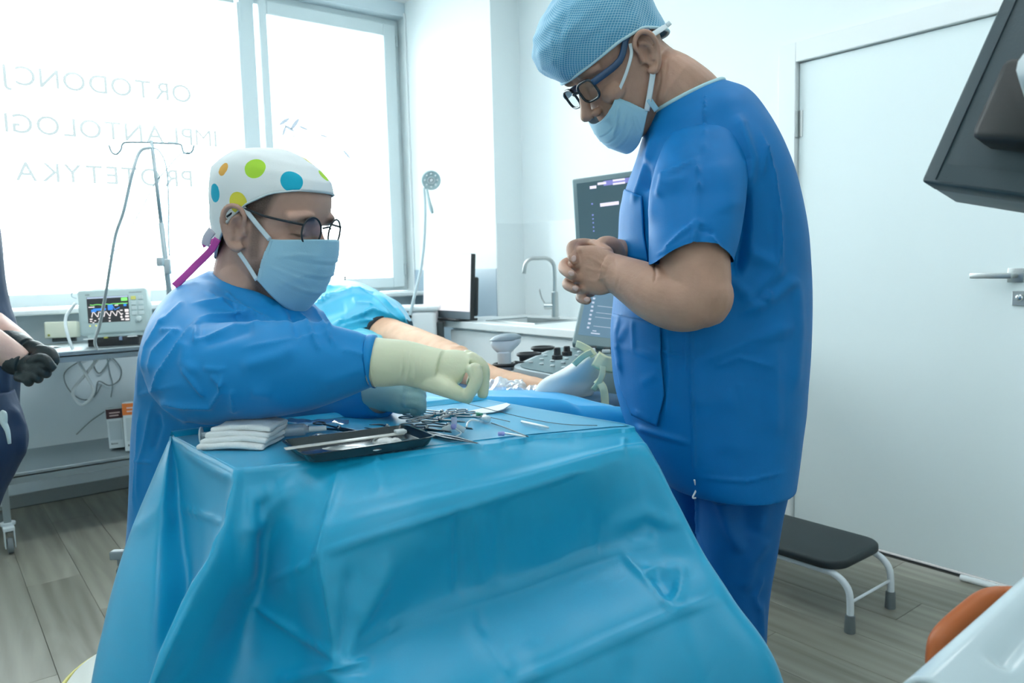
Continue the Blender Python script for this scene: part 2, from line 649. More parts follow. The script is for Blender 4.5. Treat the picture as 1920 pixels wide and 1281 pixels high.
# masonry beside the window, thick corner up to the sink
struct('wall_corner', bx(2.80, 3.4, 3.74, 4.95, 0, 3.02), M_WALL)
# right wall with the door opening
DY0, DY1, DZ = 0.955, 1.866, 2.035
V, Fc = join(bx(3.017, 3.17, DY1, 3.74, 0, 3.02), bx(3.017, 3.17, -2.2, DY0, 0, 3.02), bx(3.017, 3.17, DY0, DY1, DZ, 3.02))
struct('wall_right', (V, Fc), M_WALL)
struct('trim_1', bx(2.796, 2.80, 3.745, WYF, 0.0, 1.192), M_WAIN)
V, Fc = join(bx(2.803, 3.012, 3.735, 3.74, 0.86, 1.465), bx(3.012, 3.017, 2.0, 3.74, 0.86, 1.465))
struct('trim_2', (V, Fc), M_SPL)
struct('trim_3', bx(2.785, 2.80, WYF - 0.012, WYF + 0.002, SILL, 2.95, 0.003), M_TRIM)
struct('baseboard_right', bx(3.003, 3.017, DY1 + 0.085, 2.35, 0, 0.07, 0.003), M_TRIM)
struct('baseboard_back', bx(-1.9, 2.78, WYF - 0.013, WYF, 0, 0.07, 0.003), mat('grey baseboard', (0.25, 0.28, 0.28), 0.5))

# ---- door
door = struct('door_1', bx(3.026, 3.066, DY0 + 0.003, DY1 - 0.004, 0.012, DZ - 0.004, 0.002), M_DOOR)
V, Fc = join(bx(3.002, 3.024, DY1, DY1 + 0.082, 0, DZ + 0.082, 0.003), bx(3.002, 3.024, DY0 - 0.082, DY0, 0, DZ + 0.082, 0.003),
             bx(3.002, 3.024, DY0, DY1, DZ, DZ + 0.082, 0.003))
mk('architrave', V, Fc, M_TRIM, door, False)
V, Fc = join(bx(3.067, 3.1, DY1 - 0.02, DY1, 0, DZ, 0.0), bx(3.067, 3.1, DY0, DY0 + 0.02, 0, DZ, 0.0), bx(3.067, 3.1, DY0, DY1, DZ - 0.02, DZ, 0.0))
mk('door_stop', V, Fc, M_TRIM, door, False)
mk('threshold', *bx(3.03, 3.16, DY0, DY1, -0.003, 0.002), M_DGREY, door, False)
for z0, z1 in ((1.725, 1.835), (0.25, 0.36)):
    V, Fc = join(lathe([(0.008, 0), (0.008, z1 - z0)], (3.014, DY1 + 0.001, z0), n=14), lathe([(0.0095, 0), (0.0095, 0.004)], (3.014, DY1 + 0.001, (z0 + z1) / 2), n=14),
                 bx(3.0225, 3.0285, DY1 - 0.022, DY1 - 0.002, z0, z1))
    mk('hinge', V, Fc, M_NICKEL, door, True, auto=30)
h = mk('handle', *join(bx(3.016, 3.0265, 0.995, 1.045, 1.107, 1.157, 0.002), tube([(3.018, 1.02, 1.132), (2.965, 1.02, 1.132)], 0.0095, 14),
                     bx(2.958, 2.974, 1.012, 1.145, 1.122, 1.142, 0.003)), M_NICKEL, door, True, auto=30)
k = mk('keyhole_plate', *bx(3.016, 3.0265, 0.978, 1.028, 1.026, 1.078, 0.002), M_NICKEL, door, False)
mk('lock_cylinder', *lathe([(0.012, 0), (0.012, 0.01), (0.008, 0.012)], (3.016, 1.003, 1.055), (-1, 0, 0), 16), M_CHROME, k)

# ---- window
GY = 4.85
win = struct('window_1', join(bx(-1.2, 1.665, GY - 0.03, GY + 0.04, SILL - 0.005, 1.118, 0.006), bx(-1.2, 1.665, GY - 0.03, GY + 0.04, 2.84, 2.93, 0.006),
                              bx(-1.2, -1.13, GY - 0.03, GY + 0.04, 1.118, 2.84, 0.006),
                              bx(1.69, 1.782, GY - 0.03, GY + 0.04, SILL - 0.005, 2.93, 0.006)), M_PVC, smooth=False)
M_GLASS = clear_mat('window glass', (0.96, 0.985, 0.985), 0.02)
mk('pane', *bx(-1.13, 1.69, GY, GY + 0.006, 1.118, 2.84), M_GLASS, win, False)
mk('glazing_bead', *join(bx(1.672, 1.69, GY - 0.045, GY - 0.031, 1.13, 2.85, 0.003)), M_PVC, win, False)
win2 = struct('window_2', join(bx(1.784, 2.798, GY - 0.03, GY + 0.04, 2.86, 2.93, 0.005), bx(1.784, 2.798, GY - 0.03, GY + 0.04, SILL - 0.005, 1.09, 0.005),
                               bx(2.735, 2.798, GY - 0.03, GY + 0.04, 1.09, 2.86, 0.005)), M_PVC, smooth=False)
sx0, sx1, sz0, sz1 = 1.800, 2.757, 1.075, 2.885
gx0, gx1, gz0, gz1 = 1.850, 2.665, 1.145, 2.80
V, Fc = join(bx(sx0, gx0, GY - 0.065, GY - 0.028, sz0, sz1, 0.006), bx(gx1, sx1, GY - 0.065, GY - 0.028, sz0, sz1, 0.006),
             bx(gx0, gx1, GY - 0.065, GY - 0.028, sz0, gz0, 0.006), bx(gx0, gx1, GY - 0.065, GY - 0.028, gz1, sz1, 0.006))
sash = mk('sash', V, Fc, M_PVC, win2, False)
mk('pane', *bx(gx0, gx1, GY - 0.05, GY - 0.044, gz0, gz1), M_GLASS, sash, False)
mk('window_hinge', *join(bx(2.758, 2.772, GY - 0.07, GY - 0.05, 2.74, 2.82, 0.004), bx(2.758, 2.772, GY - 0.07, GY - 0.05, 1.16, 1.24, 0.004)), M_LGREY, win2, False)
struct('window_sill', bx(-1.5, 2.798, 4.52, GY - 0.03, SILL - 0.035, SILL - 0.006, 0.008), mat('white stone sill', (0.8, 0.85, 0.86), 0.25, var=0.05, vscale=30))
# lettering stuck on the outside of the pane, seen from behind (mirrored)
M_FILM = clear_mat('pale lettering film', (0.098, 0.104, 0.1055), 0.0)
FONTS = 0.144
for s, xr, z in (('ORTODONCJA', 1.385, 2.225), ('IMPLANTOLOGIA', 1.52, 1.975), ('PROTETYKA', 1.36, 1.725)):
    # text spaced letter by letter, reading towards -X
    x = xr
    Vs = []
    for ch in s:
        V, Fc = text_mesh(ch, FONTS, (0, 0, 0), (-1, 0, 0), (0, 0, 1), bold=0.0 if ch == 'M' else .0015)
        if not len(V):
            continue
        w = V[:, 0].max() - V[:, 0].min()
        V[:, 0] += x - V[:, 0].max()
        V[:, 2] += z
        V[:, 1] = GY + 0.0075
        Vs.append((V, Fc))
        x -= w + 0.017
    V, Fc = join(*Vs)
    mk('lettering', V, Fc, M_FILM, win, False)
# little bird-like leaf mark on the right pane
Vs = []
rnd = random.Random(3)
for cx, cz, r, a in ((1.935, 2.16, 0.045, 0.6), (1.965, 2.12, 0.04, -0.5), (2.005, 2.15, 0.05, 0.9), (2.06, 2.13, 0.035, -0.3), (1.985, 2.07, 0.02, 0.2), (1.93, 2.1, 0.035, 1.2),
                     (2.20, 2.09, 0.03, -0.2), (2.36, 1.98, 0.04, -0.8)):
    ang = np.linspace(0, 2 * math.pi, 14, endpoint=False)
    px_ = r * np.cos(ang); pz_ = 0.28 * r * np.sin(ang)
    V = np.stack([cx + px_ * math.cos(a) - pz_ * math.sin(a), np.full(14, GY - 0.042), cz + px_ * math.sin(a) + pz_ * math.cos(a)], 1)
    Vs.append((V, [tuple(range(14))]))
mk('leaf_emblem', *join(*Vs), clear_mat('emblem film', (0.08, 0.09, 0.105), 0.0), win2, False)

# ================================================================== INSTRUMENT TABLE AND ITS DRAPE
TZ = 0.95
M_DRAPE = mat('turquoise sterile drape', (0.0, 0.36, 0.62), 0.36, bump=0.08, bscale=900, sheen=0.20, spec=0.7)
tA, tB, tC, tD = PZ(322, 817, TZ), PZ(440, 878, TZ), PZ(1188, 797, TZ), PZ(905, 748, TZ)


def level_pts(lst):
    return [P(*q) for q in lst]


cols = []


def col(edge, pts, slack=0.0):
    """edge: pixel on the table rim; pts: falling points (pixel, depth)."""
    e = PZ(edge[0], edge[1], TZ)
    L = [e] + [P(*q) for q in pts]
    last = L[-1]
    prev = L[-2]
    d = last - prev
    out = A(d[0], d[1], 0) * 0.35
    L.append(last + out * 1.0 + A(0, 0, -(last[2] - 0.30) * 0.6))
    L.append(L[-1] + out * 0.4 + A(0, 0, -(L[-1][2] - 0.16)))
    cols.append(L)


# left flap silhouette, valley under the back corner, end side, ridge, front, right corner
col((322, 817), [(297, 880, 1.235), (246, 1000, 1.20), (207, 1130, 1.15), (176, 1281, 1.10), (150, 1420, 1.06)])
col((322.5, 817.3), [(308, 890, 1.175), (290, 1010, 1.13), (282, 1120, 1.08), (275, 1281, 1.04), (268, 1420, 1.02)])
col((326, 819), [(336, 890, 1.195), (346, 1010, 1.155), (358, 1111, 1.12), (366, 1281, 1.09), (372, 1420, 1.06)])
col((375, 844), [(378, 930, 1.12), (377, 1040, 1.09), (376, 1130, 1.06), (380, 1281, 1.04), (385, 1420, 1.02)])
col((428, 872), [(419, 945, 1.035), (398, 1035, 1.00), (362, 1110, 0.985), (300, 1275, 0.95), (255, 1420, 0.92)])
col((442, 879), [(430, 960, 1.00), (403, 1040, 0.965), (357, 1128, 0.94), (284, 1284, 0.895), (232, 1420, 0.87)])
col((462, 877), [(462, 965, 1.012), (447, 1055, 0.995), (405, 1150, 0.975), (335, 1290, 0.94), (290, 1420, 0.92)])
col((500, 874), [(505, 975, 1.030), (492, 1095, 1.045), (462, 1180, 1.04), (440, 1290, 1.01), (420, 1420, 0.99)])
col((560, 867), [(560, 965, 1.012), (548, 1075, 1.000), (560, 1180, 1.015), (560, 1290, 1.00), (550, 1420, 0.98)])
col((640, 858), [(640, 945, 1.000), (616, 1034, 0.968), (640, 1236, 0.958), (643, 1292, 0.935), (640, 1420, 0.92)])
col((750, 845), [(752, 915, 1.020), (756, 987, 0.985), (752, 1166, 1.008), (748, 1320, 0.925), (748, 1430, 0.91)])
col((870, 831), [(872, 892, 1.055), (872, 952, 1.020), (862, 1127, 1.050), (868, 1312, 0.955), (868, 1430, 0.94)])
col((990, 817), [(992, 868, 1.095), (994, 914, 1.058), (996, 1086, 1.095), (1012, 1262, 0.995), (1012, 1430, 0.98)])
col((1090, 807), [(1098, 845, 1.135), (1104, 877, 1.100), (1118, 1040, 1.128), (1150, 1200, 1.030), (1165, 1400, 1.00)])
col((1150, 801), [(1165, 832, 1.165), (1176, 856, 1.135), (1225, 1016, 1.125), (1278, 1145, 1.050), (1330, 1330, 1.01)])
col((1184, 797), [(1206, 828, 1.195), (1222, 858, 1.170), (1298, 1007, 1.130), (1366, 1118, 1.085), (1462, 1278, 1.035)])
# far side of the right corner and the back: hang steeply
for frac, dd in ((0.25, 1.06), (0.6, 1.05), (0.97, 1.05)):
    e = tC + (tD - tC) * frac
    o = A(0.9, -0.25, 0) * 1.0
    L = [e]
    for k, dz in enumerate((0.06, 0.16, 0.30, 0.42, 0.55, 0.68, 0.78)):
        L.append(e + o * (0.02 + 0.06 * dz + (1 - frac) * 0.10 * dz) + A(0, 0, -dz))
    cols.append(L)
for frac in (0.05, 0.35, 0.65, 0.95):
    e = tD + (tA - tD) * frac
    o = A(-0.05, 1.0, 0)
    L = [e]
    for k, dz in enumerate((0.06, 0.16, 0.30, 0.42, 0.55, 0.68, 0.78)):
        L.append(e + o * (0.012 + 0.03 * dz + 0.012 * math.sin(frac * 17 + 1) * k * 0.3) + A(0, 0, -dz))
    cols.append(L)
NC = len(cols)
cen = (tA + tB + tC + tD) / 4
K = []
for L in cols:
    e = L[0]
    inn = cen - e; inn[2] = 0
    n_ = np.linalg.norm(inn)
    K.append([e + inn * 0.55, e + inn / n_ * 0.028, e + inn / n_ * 0.010 + A(0, 0, 0.0005), e + A(0, 0, -0.003)] + L[1:])
K = np.array(K)                       # columns x levels
su, sv = 22, 15
R1 = np.array([catmull(K[:, j], su, closed=True) for j in range(K.shape[1])])     # levels x s
R2 = np.array([catmull(R1[:, i], sv) for i in range(R1.shape[1])])                # s x t
n, m = R2.shape[:2]
V = R2.reshape(-1, 3)
Fc = [(i * m + j, i * m + j + 1, ((i + 1) % n) * m + j + 1, ((i + 1) % n) * m + j) for i in range(n) for j in range(m - 1)]
Fc.append(tuple(i * m for i in range(n)))
# press the packing folds of the sheet into it
mainq = [f for f in Fc if len(f) == 4]
DF = [
    ([(466, 1104), (585, 1057), (596, 1038), (873, 951), (1034, 900), (1207, 850)], 5, 0.0040, 'r'),
    ([(640, 1236), (720, 1181), (858, 1130), (1004, 1082), (1121, 1038), (1296, 1006)], 5, 0.0052, 'r'),
    ([(940, 1292), (1100, 1222), (1260, 1150), (1362, 1119)], 5, 0.0052, 'r'),
    ([(462, 1125), (560, 1190), (650, 1245)], 12, 0.004, 'r'),
    ([(640, 860), (600, 1030), (620, 1150), (634, 1240)], 11, 0.0035, 'r'),
    ([(555, 905), (470, 1000), (462, 1110)], 16, 0.005, 's'),
    ([(655, 1060), (640, 1240)], 10, -0.004, 's'),
    ([(735, 1040), (637, 1245)], 14, 0.004, 's'),
    ([(860, 962), (858, 1125)], 10, -0.0035, 's'), ([(880, 955), (905, 1110)], 9, 0.003, 'r'), ([(935, 945), (930, 1098)], 14, -0.003, 's'),
    ([(1128, 965), (1122, 1035)], 10, -0.003, 's'),
    ([(1165, 1035), (1205, 1078), (1262, 1148)], 9, 0.005, 'r'), ([(1205, 1075), (1285, 1062)], 8, 0.004, 'r'), ([(1285, 1062), (1262, 1148)], 8, 0.003, 'r'),
    ([(1225, 1068), (1258, 1120)], 18, -0.006, 's'),
    ([(1140, 985), (1210, 965), (1280, 985)], 12, 0.004, 'r'), ([(1175, 1010), (1210, 985), (1240, 1000)], 12, -0.004, 's'),
    ([(1167, 855), (1172, 820)], 7, 0.002, 'r'), ([(1110, 870), (1130, 1030)], 26, 0.003, 's'),
    ([(870, 1165), (960, 1281)], 14, 0.002, 's'), ([(895, 1150), (905, 1190)], 8, -0.002, 's'),
    ([(335, 950), (420, 982)], 6, 0.003, 'r'), ([(340, 840), (400, 880), (440, 900)], 9, 0.002, 's'),
    ([(250, 1000), (300, 960), (330, 985)], 12, 0.002, 's'),
    ([(445, 885), (425, 985), (356, 1118), (284, 1284)], 9, 0.004, 'r'),
    ([(520, 915), (475, 935), (458, 1010)], 14, 0.004, 's'),
    ([(980, 815), (1090, 830)], 12, -0.0015, 's'), ([(700, 860), (720, 930)], 16, 0.002, 's'), ([(900, 838), (960, 850), (980, 845)], 10, 0.002, 's'),
    ([(520, 1281), (600, 1262), (700, 1240)], 14, 0.006, 's'),
    ([(1000, 1281), (1005, 1250), (1000, 1210)], 26, 0.002, 's'), ([(1190, 1281), (1200, 1200)], 26, -0.002, 's'),
    ([(800, 1000), (650, 1170)], 40, 0.004, 's'), ([(1020, 960), (1010, 1060)], 40, 0.002, 's'),
]
V = folds(V, mainq, [(p, w, a * 1.7, k) for p, w, a, k in DF])
isq = np.zeros(len(V), dtype=bool)
nz = vnoise(V, 9, 1) * 0.0016 + vnoise(V, 26, 2) * 0.0006
top = V[:, 2] > TZ - 0.006
V[:, 2] += np.where(top, nz * 0.3, 0)
fade = np.clip((TZ - 0.004 - V[:, 2]) / 0.04, 0, 1)
V[~top] += (vnormals(V, mainq) * (nz * fade)[:, None])[~top]
V[top, 2] = np.clip(V[top, 2], TZ - 0.001, TZ + 0.0004)
drape = mk('sterile_drape', V, Fc, M_DRAPE)
tag(drape, 'turquoise sterile drape covering the instrument table and hanging in creased folds', 'drape')
# raised lip of cloth along the back edge of the table is part of the same sheet
G = []
for t in np.linspace(0, 1, 40):
    e = tA + (tD - tA) * t
    w = 0.006 * math.sin(t * 9) * 0.4
    G.append([e + A(0, -0.018 + w, 0.0006), e + A(0, -0.008 + w, 0.006 + 0.002 * math.sin(t * 14)), e + A(0, 0.000 + w, 0.0075), e + A(0, 0.006 + w, 0.001), e + A(0, 0.008, -0.012)])
mk('turned_hem', *sheet(grid_fine(G, 1, 4)), M_DRAPE, drape)

tb = thing('instrument_table', 'steel instrument stand hidden under the turquoise drape', 'table', (cen[0], cen[1], 0))


def inset(p, k=0.88):
    q = cen + (p - cen) * k
    return q


q = [inset(x) for x in (tA, tB, tC, tD)]
V = np.array([[x[0], x[1], TZ - 0.014] for x in q] + [[x[0], x[1], TZ - 0.030] for x in q])
mk('table_top', V, [(0, 1, 2, 3), (7, 6, 5, 4), (0, 4, 5, 1), (1, 5, 6, 2), (2, 6, 7, 3), (3, 7, 4, 0)], M_STEEL, tb, False)
for x in q:
    y = cen + (x - cen) * 0.93
    mk('leg', *tube([(y[0], y[1], TZ - 0.03), (y[0], y[1], 0.06)], 0.011, 12), M_STEEL, tb)
    mk('caster', *lathe([(0.028, -0.01), (0.028, 0.01)], (y[0], y[1], 0.029), (0, 1, 0), 16), M_RUBBER, tb, auto=30)


# ---- things lying on the drape
M_INST = mat('polished surgical steel', (0.30, 0.34, 0.36), 0.24, 1.0)
M_INSTD = mat('dark reflecting surgical steel', (0.12, 0.15, 0.17), 0.28, 1.0)
OZ = TZ + 0.0018


def flat_bar(pts, w, t):
    """Tapering flat bar lying near the table; pts with widths list."""
    pts = np.asarray(pts, float)
    return tube(pts, w, 8, sub=3, flat=None)


def on(px, py, z=OZ):
    return PZ(px, py, z)


def ring(c, rx, ry, ax, r=0.0018, lift=0.0):
    ax = A(*ax[:2], 0); ax /= np.linalg.norm(ax); ay = A(-ax[1], ax[0], 0)
    pts = [c + ax * rx * math.cos(a) + ay * ry * math.sin(a) + A(0, 0, lift) for a in np.linspace(0, 2 * math.pi, 20, endpoint=False)]
    return tube(pts, r, 8, closed=True)


def haemostat(name, label, grp, handle_px, tip_px, spread=0.018, z=OZ, cat='clamp', curve=0.0, hollow=0.28, m=None, opened=0.0, blade=False):
    """Ring-handled instrument from ring end to tip; two halves."""
    a = on(*handle_px, z); b = on(*tip_px, z)
    ax = b - a; L = np.linalg.norm(ax); ax /= L; ay = np.cross(UP, ax)
    t = thing(name, label, cat, (a + b) / 2 * A(1, 1, 0) + A(0, 0, z - 0.001), grp)
    m = m or M_INST
    piv = a + ax * L * 0.56
    for s in (-1, 1):
        rc = a + ax * 0.012 + ay * s * spread
        h = 0.0022 + (0.002 if s > 0 else 0)
        pts = [rc + ax * 0.0105 + ay * -s * 0.003, a + ax * L * 0.30 + ay * s * spread * 0.55, piv - ax * 0.01 + ay * s * 0.003, piv]
        tipo = ay * (-s) * (0.0012 + opened)
        pts += [piv + ax * (L * 0.2) + tipo * 1.6, b + tipo + ay * curve]
        pts[4] = pts[4] + ay * curve * 0.35
        pts = [p + A(0, 0, h) for p in pts]
        bar = tube(pts, [0.0012, 0.0013, 0.0019, 0.0026, 0.0017 if not blade else 0.0034, 0.0007], 8, sub=4)
        mk('half', *join(bar, ring(rc, 0.0115, 0.0085, ax, 0.0013, h)), m, t)
    mk('pivot_screw', *lathe([(0.0035, 0.0), (0.0035, 0.0075), (0.002, 0.009)], piv, UP, 12), M_INST, t)
    return t


haem = 'ring-handled clamps and scissors on the drape'
haemostat('surgical_scissors', 'lone curved scissors on the drape beyond the black tray, right of the gauze', haem, (578, 800), (684, 815), 0.014, cat='scissors', blade=True, m=M_INSTD, curve=-0.003)
haemostat('haemostat', 'ring clamp farthest back in the heap of clamps, rings to the left', haem, (764, 772), (882, 782), 0.010)
haemostat('haemostat', 'ring clamp leftmost in the heap, its ring nearest the camera side of the back row', haem, (752, 783), (905, 786), 0.010, z=OZ + 0.004)
haemostat('haemostat', 'ring clamp lying in the middle of the heap of clamps', haem, (768, 789), (872, 795), 0.010, z=OZ + 0.006)
haemostat('haemostat', 'clamp with rings to the right pointing back toward the left of the heap', haem, (884, 775), (812, 790), 0.012, z=OZ + 0.007)
haemostat('surgical_scissors', 'scissors whose rings point to the green stopcock at the heap right end', haem, (866, 771), (770, 792), 0.012, z=OZ + 0.009, cat='scissors')
haemostat('haemostat', 'nearest ring clamp of the heap, pointing right to the purple winged needle', haem, (786, 797), (886, 808), 0.010, z=OZ + 0.002, m=M_INSTD)
haemostat('haemostat', 'ring clamp in front of the heap, behind the right end of the tray', haem, (744, 803), (846, 814), 0.010, z=OZ + 0.001, m=M_INSTD)
haemostat('needle_holder', 'open-jawed clamp with tips to the left, beside the back corner of the tray', haem, (775, 808), (688, 803), 0.008, opened=0.006, cat='clamp', m=M_INSTD)


def rod(name, label, cat, a, b, r, m, grp=None, z=OZ, tipr=None, parts=()):
    p, q_ = on(*a, z + r), on(*b, z + r)
    o = mk(name, *tube([p, p + (q_ - p) * 0.85, q_], [r, r, tipr or r * 0.4], 10), m)
    tag(o, label, cat, grp)
    return o


# tweezers: two arms joined at the end
def tweezers(name, label, a, b, z=OZ):
    p, q_ = on(*a, z), on(*b, z)
    ax = (q_ - p); L = np.linalg.norm(ax); ax /= L; ay = np.cross(UP, ax)
    t = thing(name, label, 'tweezers', (p + q_) / 2 * A(1, 1, 0) + A(0, 0, z), 'tweezers beside the tray')
    for s in (-1, 1):
        mk('arm', *tube([p + A(0, 0, 0.002), p + ax * L * 0.4 + ay * s * 0.006 + A(0, 0, 0.003), q_ + ay * s * 0.001 + A(0, 0, 0.002)], [0.0022, 0.0034, 0.0008], 8, sub=5, flat=0.5, hint=UP), M_INSTD, t)
    mk('joined_end', *box(p + A(0, 0, 0.002), (0.012, 0.006, 0.003), [ax, ay, UP], 0.001), M_INSTD, t)


tweezers('tweezers', 'steel tweezers lying just behind the right end of the tray', (780, 812), (862, 826))
tweezers('tweezers', 'steel tweezers under the purple winged needle, points to the right', (808, 817), (896, 834))
# retractor with a white leaf blade
blade_pts = [(905, 776), (925, 774), (945, 768), (957, 760), (950, 757), (925, 763), (900, 768), (880, 772)]
o = mk('retractor_blade', *(lambda Pt: (np.vstack([Pt, Pt + A(0, 0, 0.0016)]), [tuple(range(8))[::-1], tuple(range(8, 16))] + [(i, (i + 1) % 8, (i + 1) % 8 + 8, i + 8) for i in range(8)]))(np.array([on(*p, OZ + 0.004 * (i in (2, 3, 4))) for i, p in enumerate(blade_pts)])), M_WHITE, None, False)
tag(o, 'white flat spatula blade lying at the back of the draped table under the gloved hand', 'spatula')

# guide wires and needles
def wire(name, label, cat, pts, r, m, grp=None, lifts=None):
    W = [on(px, py, OZ + r + (lifts[i] if lifts else 0)) for i, (px, py) in enumerate(pts)]
    o = mk(name, *tube(W, r, 8, sub=5), m)
    tag(o, label, cat, grp)
    return o


wire('guide_wire', 'long dark wire running from the gloved fingers to the right table edge', 'wire', [(876, 757), (935, 772), (1000, 787), (1060, 796), (1120, 798)], 0.0006, M_INSTD, lifts=[0.016, 0.008, 0, 0, 0])
wire('guide_wire', 'short thin needle wire ending beside the green stopcock', 'wire', [(905, 781), (930, 785), (956, 791)], 0.0007, M_INSTD)
M_CLEAR = clear_mat('clear plastic', (0.86, 0.94, 0.96), 0.08, 0.18)
M_MILK = mat('milky plastic', (0.72, 0.82, 0.86), 0.25, sss=0.0)
M_GREEN = mat('green plastic', (0.02, 0.25, 0.17), 0.35)
M_PURP = mat('pale purple plastic', (0.36, 0.38, 0.78), 0.35)
M_GAUZE = mat('white gauze', (0.84, 0.88, 0.88), 0.9, bump=0.35, bscale=500)

sc = on(898, 788)
t = thing('stopcock', 'clear three-way stopcock with green tap and white curved tubing', 'stopcock', A(sc[0], sc[1], OZ))
dx = on(912, 792) - sc; dx /= np.linalg.norm(dx); dy = np.cross(UP, dx)
mk('valve_body', *join(tube([sc - dx * 0.016 + A(0, 0, 0.005), sc + dx * 0.018 + A(0, 0, 0.005)], 0.0038, 12), tube([sc + A(0, 0, 0.005), sc + dy * 0.014 + A(0, 0, 0.007)], 0.003, 12)), M_MILK, t)
mk('tap', *join(lathe([(0.005, 0), (0.005, 0.006)], sc + A(0, 0, 0.005), UP, 12), box(sc + A(0, 0, 0.0115), (0.02, 0.005, 0.003), [dx, dy, UP], 0.001)), M_GREEN, t)
mk('luer_collar', *lathe([(0.0062, 0), (0.0062, 0.010), (0.004, 0.012)], sc + dx * 0.018 + A(0, 0, 0.006), dx, 12), M_MILK, t)
mk('tubing', *tube([on(897, 790, OZ + 0.004), on(885, 788, OZ + 0.008), on(877, 793, OZ + 0.005), on(875, 801, OZ + 0.003)], 0.0017, 8, sub=5), M_WHITE, t)
wire('spinal_needle', 'steel needle leading right from the green stopcock', 'needle', [(921, 793), (950, 803), (990, 819)], 0.0010, M_INSTD)
rod('needle_sheath', 'white narrow needle sheath lying right of the stopcock near the front edge', 'needle sheath', (942, 812), (985, 819), 0.0018, M_WHITE, tipr=0.0012)
o = rod('needle_hub', 'pale violet needle hub at the left end of the white sheath', 'needle hub', (934, 814), (946, 813), 0.0034, M_PURP, tipr=0.002)
rod('needle_sheath', 'white capped tube lying alone near the right end of the drape', 'needle sheath', (978, 791), (1028, 802), 0.0024, M_WHITE, tipr=0.0018)
# winged needle
wc = on(851, 813)
t = thing('winged_needle', 'white and violet winged needle standing beside the tray end', 'needle', A(wc[0], wc[1], OZ))
wv = UR
for sx, sz, tilt in ((-1, 0.006, -0.35), (1, 0.005, -0.5)):
    ax = wv * math.cos(tilt) * sx + UP * math.sin(tilt); az = np.cross(ax, FW)
    mk('wing', *box(wc + wv * sx * 0.0105 + A(0, 0, 0.008), (0.016, 0.0024, 0.009), [ax, FW, az], 0.001), M_MILK, t)
mk('wing', *box(wc + A(0, 0, 0.019) + wv * 0.001, (0.009, 0.0024, 0.014), [UR, FW, UP], 0.001), mat('pale lilac plastic', (0.55, 0.62, 0.85), 0.3), t)
mk('hub', *lathe([(0.0045, -0.006), (0.005, 0), (0.003, 0.007)], wc + A(0, 0, 0.011), -FW, 12), M_PURP, t)
mk('tubing', *tube([wc + A(0, 0, 0.009), wc + wv * 0.012 - FW * 0.01 + A(0, 0, 0.003), wc + wv * 0.006 - FW * 0.03 + A(0, 0, 0.002)], 0.0013, 8, sub=4), M_MILK, t)

# ---- black tray with a pale inside
trA, trB, trC, trD = on(528, 843), on(574, 873), on(820, 836), on(762, 813)
t = thing('instrument_tray', 'shallow black tray with shiny bottom at the front edge of the draped table', 'tray', A(*((trA + trC) / 2)[:2], OZ))
tc_ = (trA + trB + trC + trD) / 4
M_TRAY = mat('black glossy tray', (0.018, 0.035, 0.042), 0.18, coat=0.3)
M_TRAYIN = mat('polished tray bottom', (0.50, 0.52, 0.53), 0.12, 0.9)


def rquad(k, z, rr=0.18, n=6):
    """Rounded quadrilateral ring scaled by k."""
    Q = [tc_ + (x - tc_) * k for x in (trA, trB, trC, trD)]
    out = []
    for i in range(4):
        p0, p1, p2 = Q[i - 1], Q[i], Q[(i + 1) % 4]
        la, lb = np.linalg.norm(p0 - p1), np.linalg.norm(p2 - p1)
        r_ = 0.016
        a, b = p1 + (p0 - p1) / la * r_, p1 + (p2 - p1) / lb * r_
        for j in range(n):
            s = j / (n - 1)
            out.append((1 - s) ** 2 * a + 2 * s * (1 - s) * p1 + s * s * b)
    out = np.array(out); out[:, 2] = z
    return out


def rings(Rs, capa=True, capb=True):
    n = len(Rs[0]); V = np.vstack(Rs); Fc = []
    for i in range(len(Rs) - 1):
        for j in range(n):
            Fc.append((i * n + j, i * n + (j + 1) % n, (i + 1) * n + (j + 1) % n, (i + 1) * n + j))
    if capa: Fc.append(tuple(range(n))[::-1])
    if capb: Fc.append(tuple((len(Rs) - 1) * n + j for j in range(n)))
    return V, Fc


mk('tray_body', *rings([rquad(0.90, OZ), rquad(0.93, OZ + 0.002), rquad(0.99, OZ + 0.0125), rquad(1.02, OZ + 0.0135), rquad(1.02, OZ + 0.0145), rquad(0.985, OZ + 0.0145), rquad(0.925, OZ + 0.004), rquad(0.90, OZ + 0.003)]), M_TRAY, t, True, auto=35)
mk('tray_floor', *rings([rquad(0.905, OZ + 0.0032), rquad(0.905, OZ + 0.0036)]), M_TRAYIN, t, False)
# the flat blade resting across the tray
p, q_ = on(534, 842, OZ + 0.017), on(757, 812, OZ + 0.017)
ax = q_ - p; L = np.linalg.norm(ax); ax /= L; ay = np.cross(UP, ax)
t = thing('tongue_spatula', 'long flat white spatula with steel clip resting along the back of the tray', 'spatula', A(*((p + q_) / 2)[:2], OZ + 0.015))
mk('flat_blade', *box((p + q_) / 2, (L, 0.013, 0.0018), [ax, ay, UP], 0.0008), mat('ivory plastic', (0.62, 0.64, 0.60), 0.3), t)
mk('clip', *box(p + ax * (L * 0.97) + A(0, 0, 0.003), (0.016, 0.015, 0.005), [ax, ay, UP], 0.0015), M_LGREY, t)
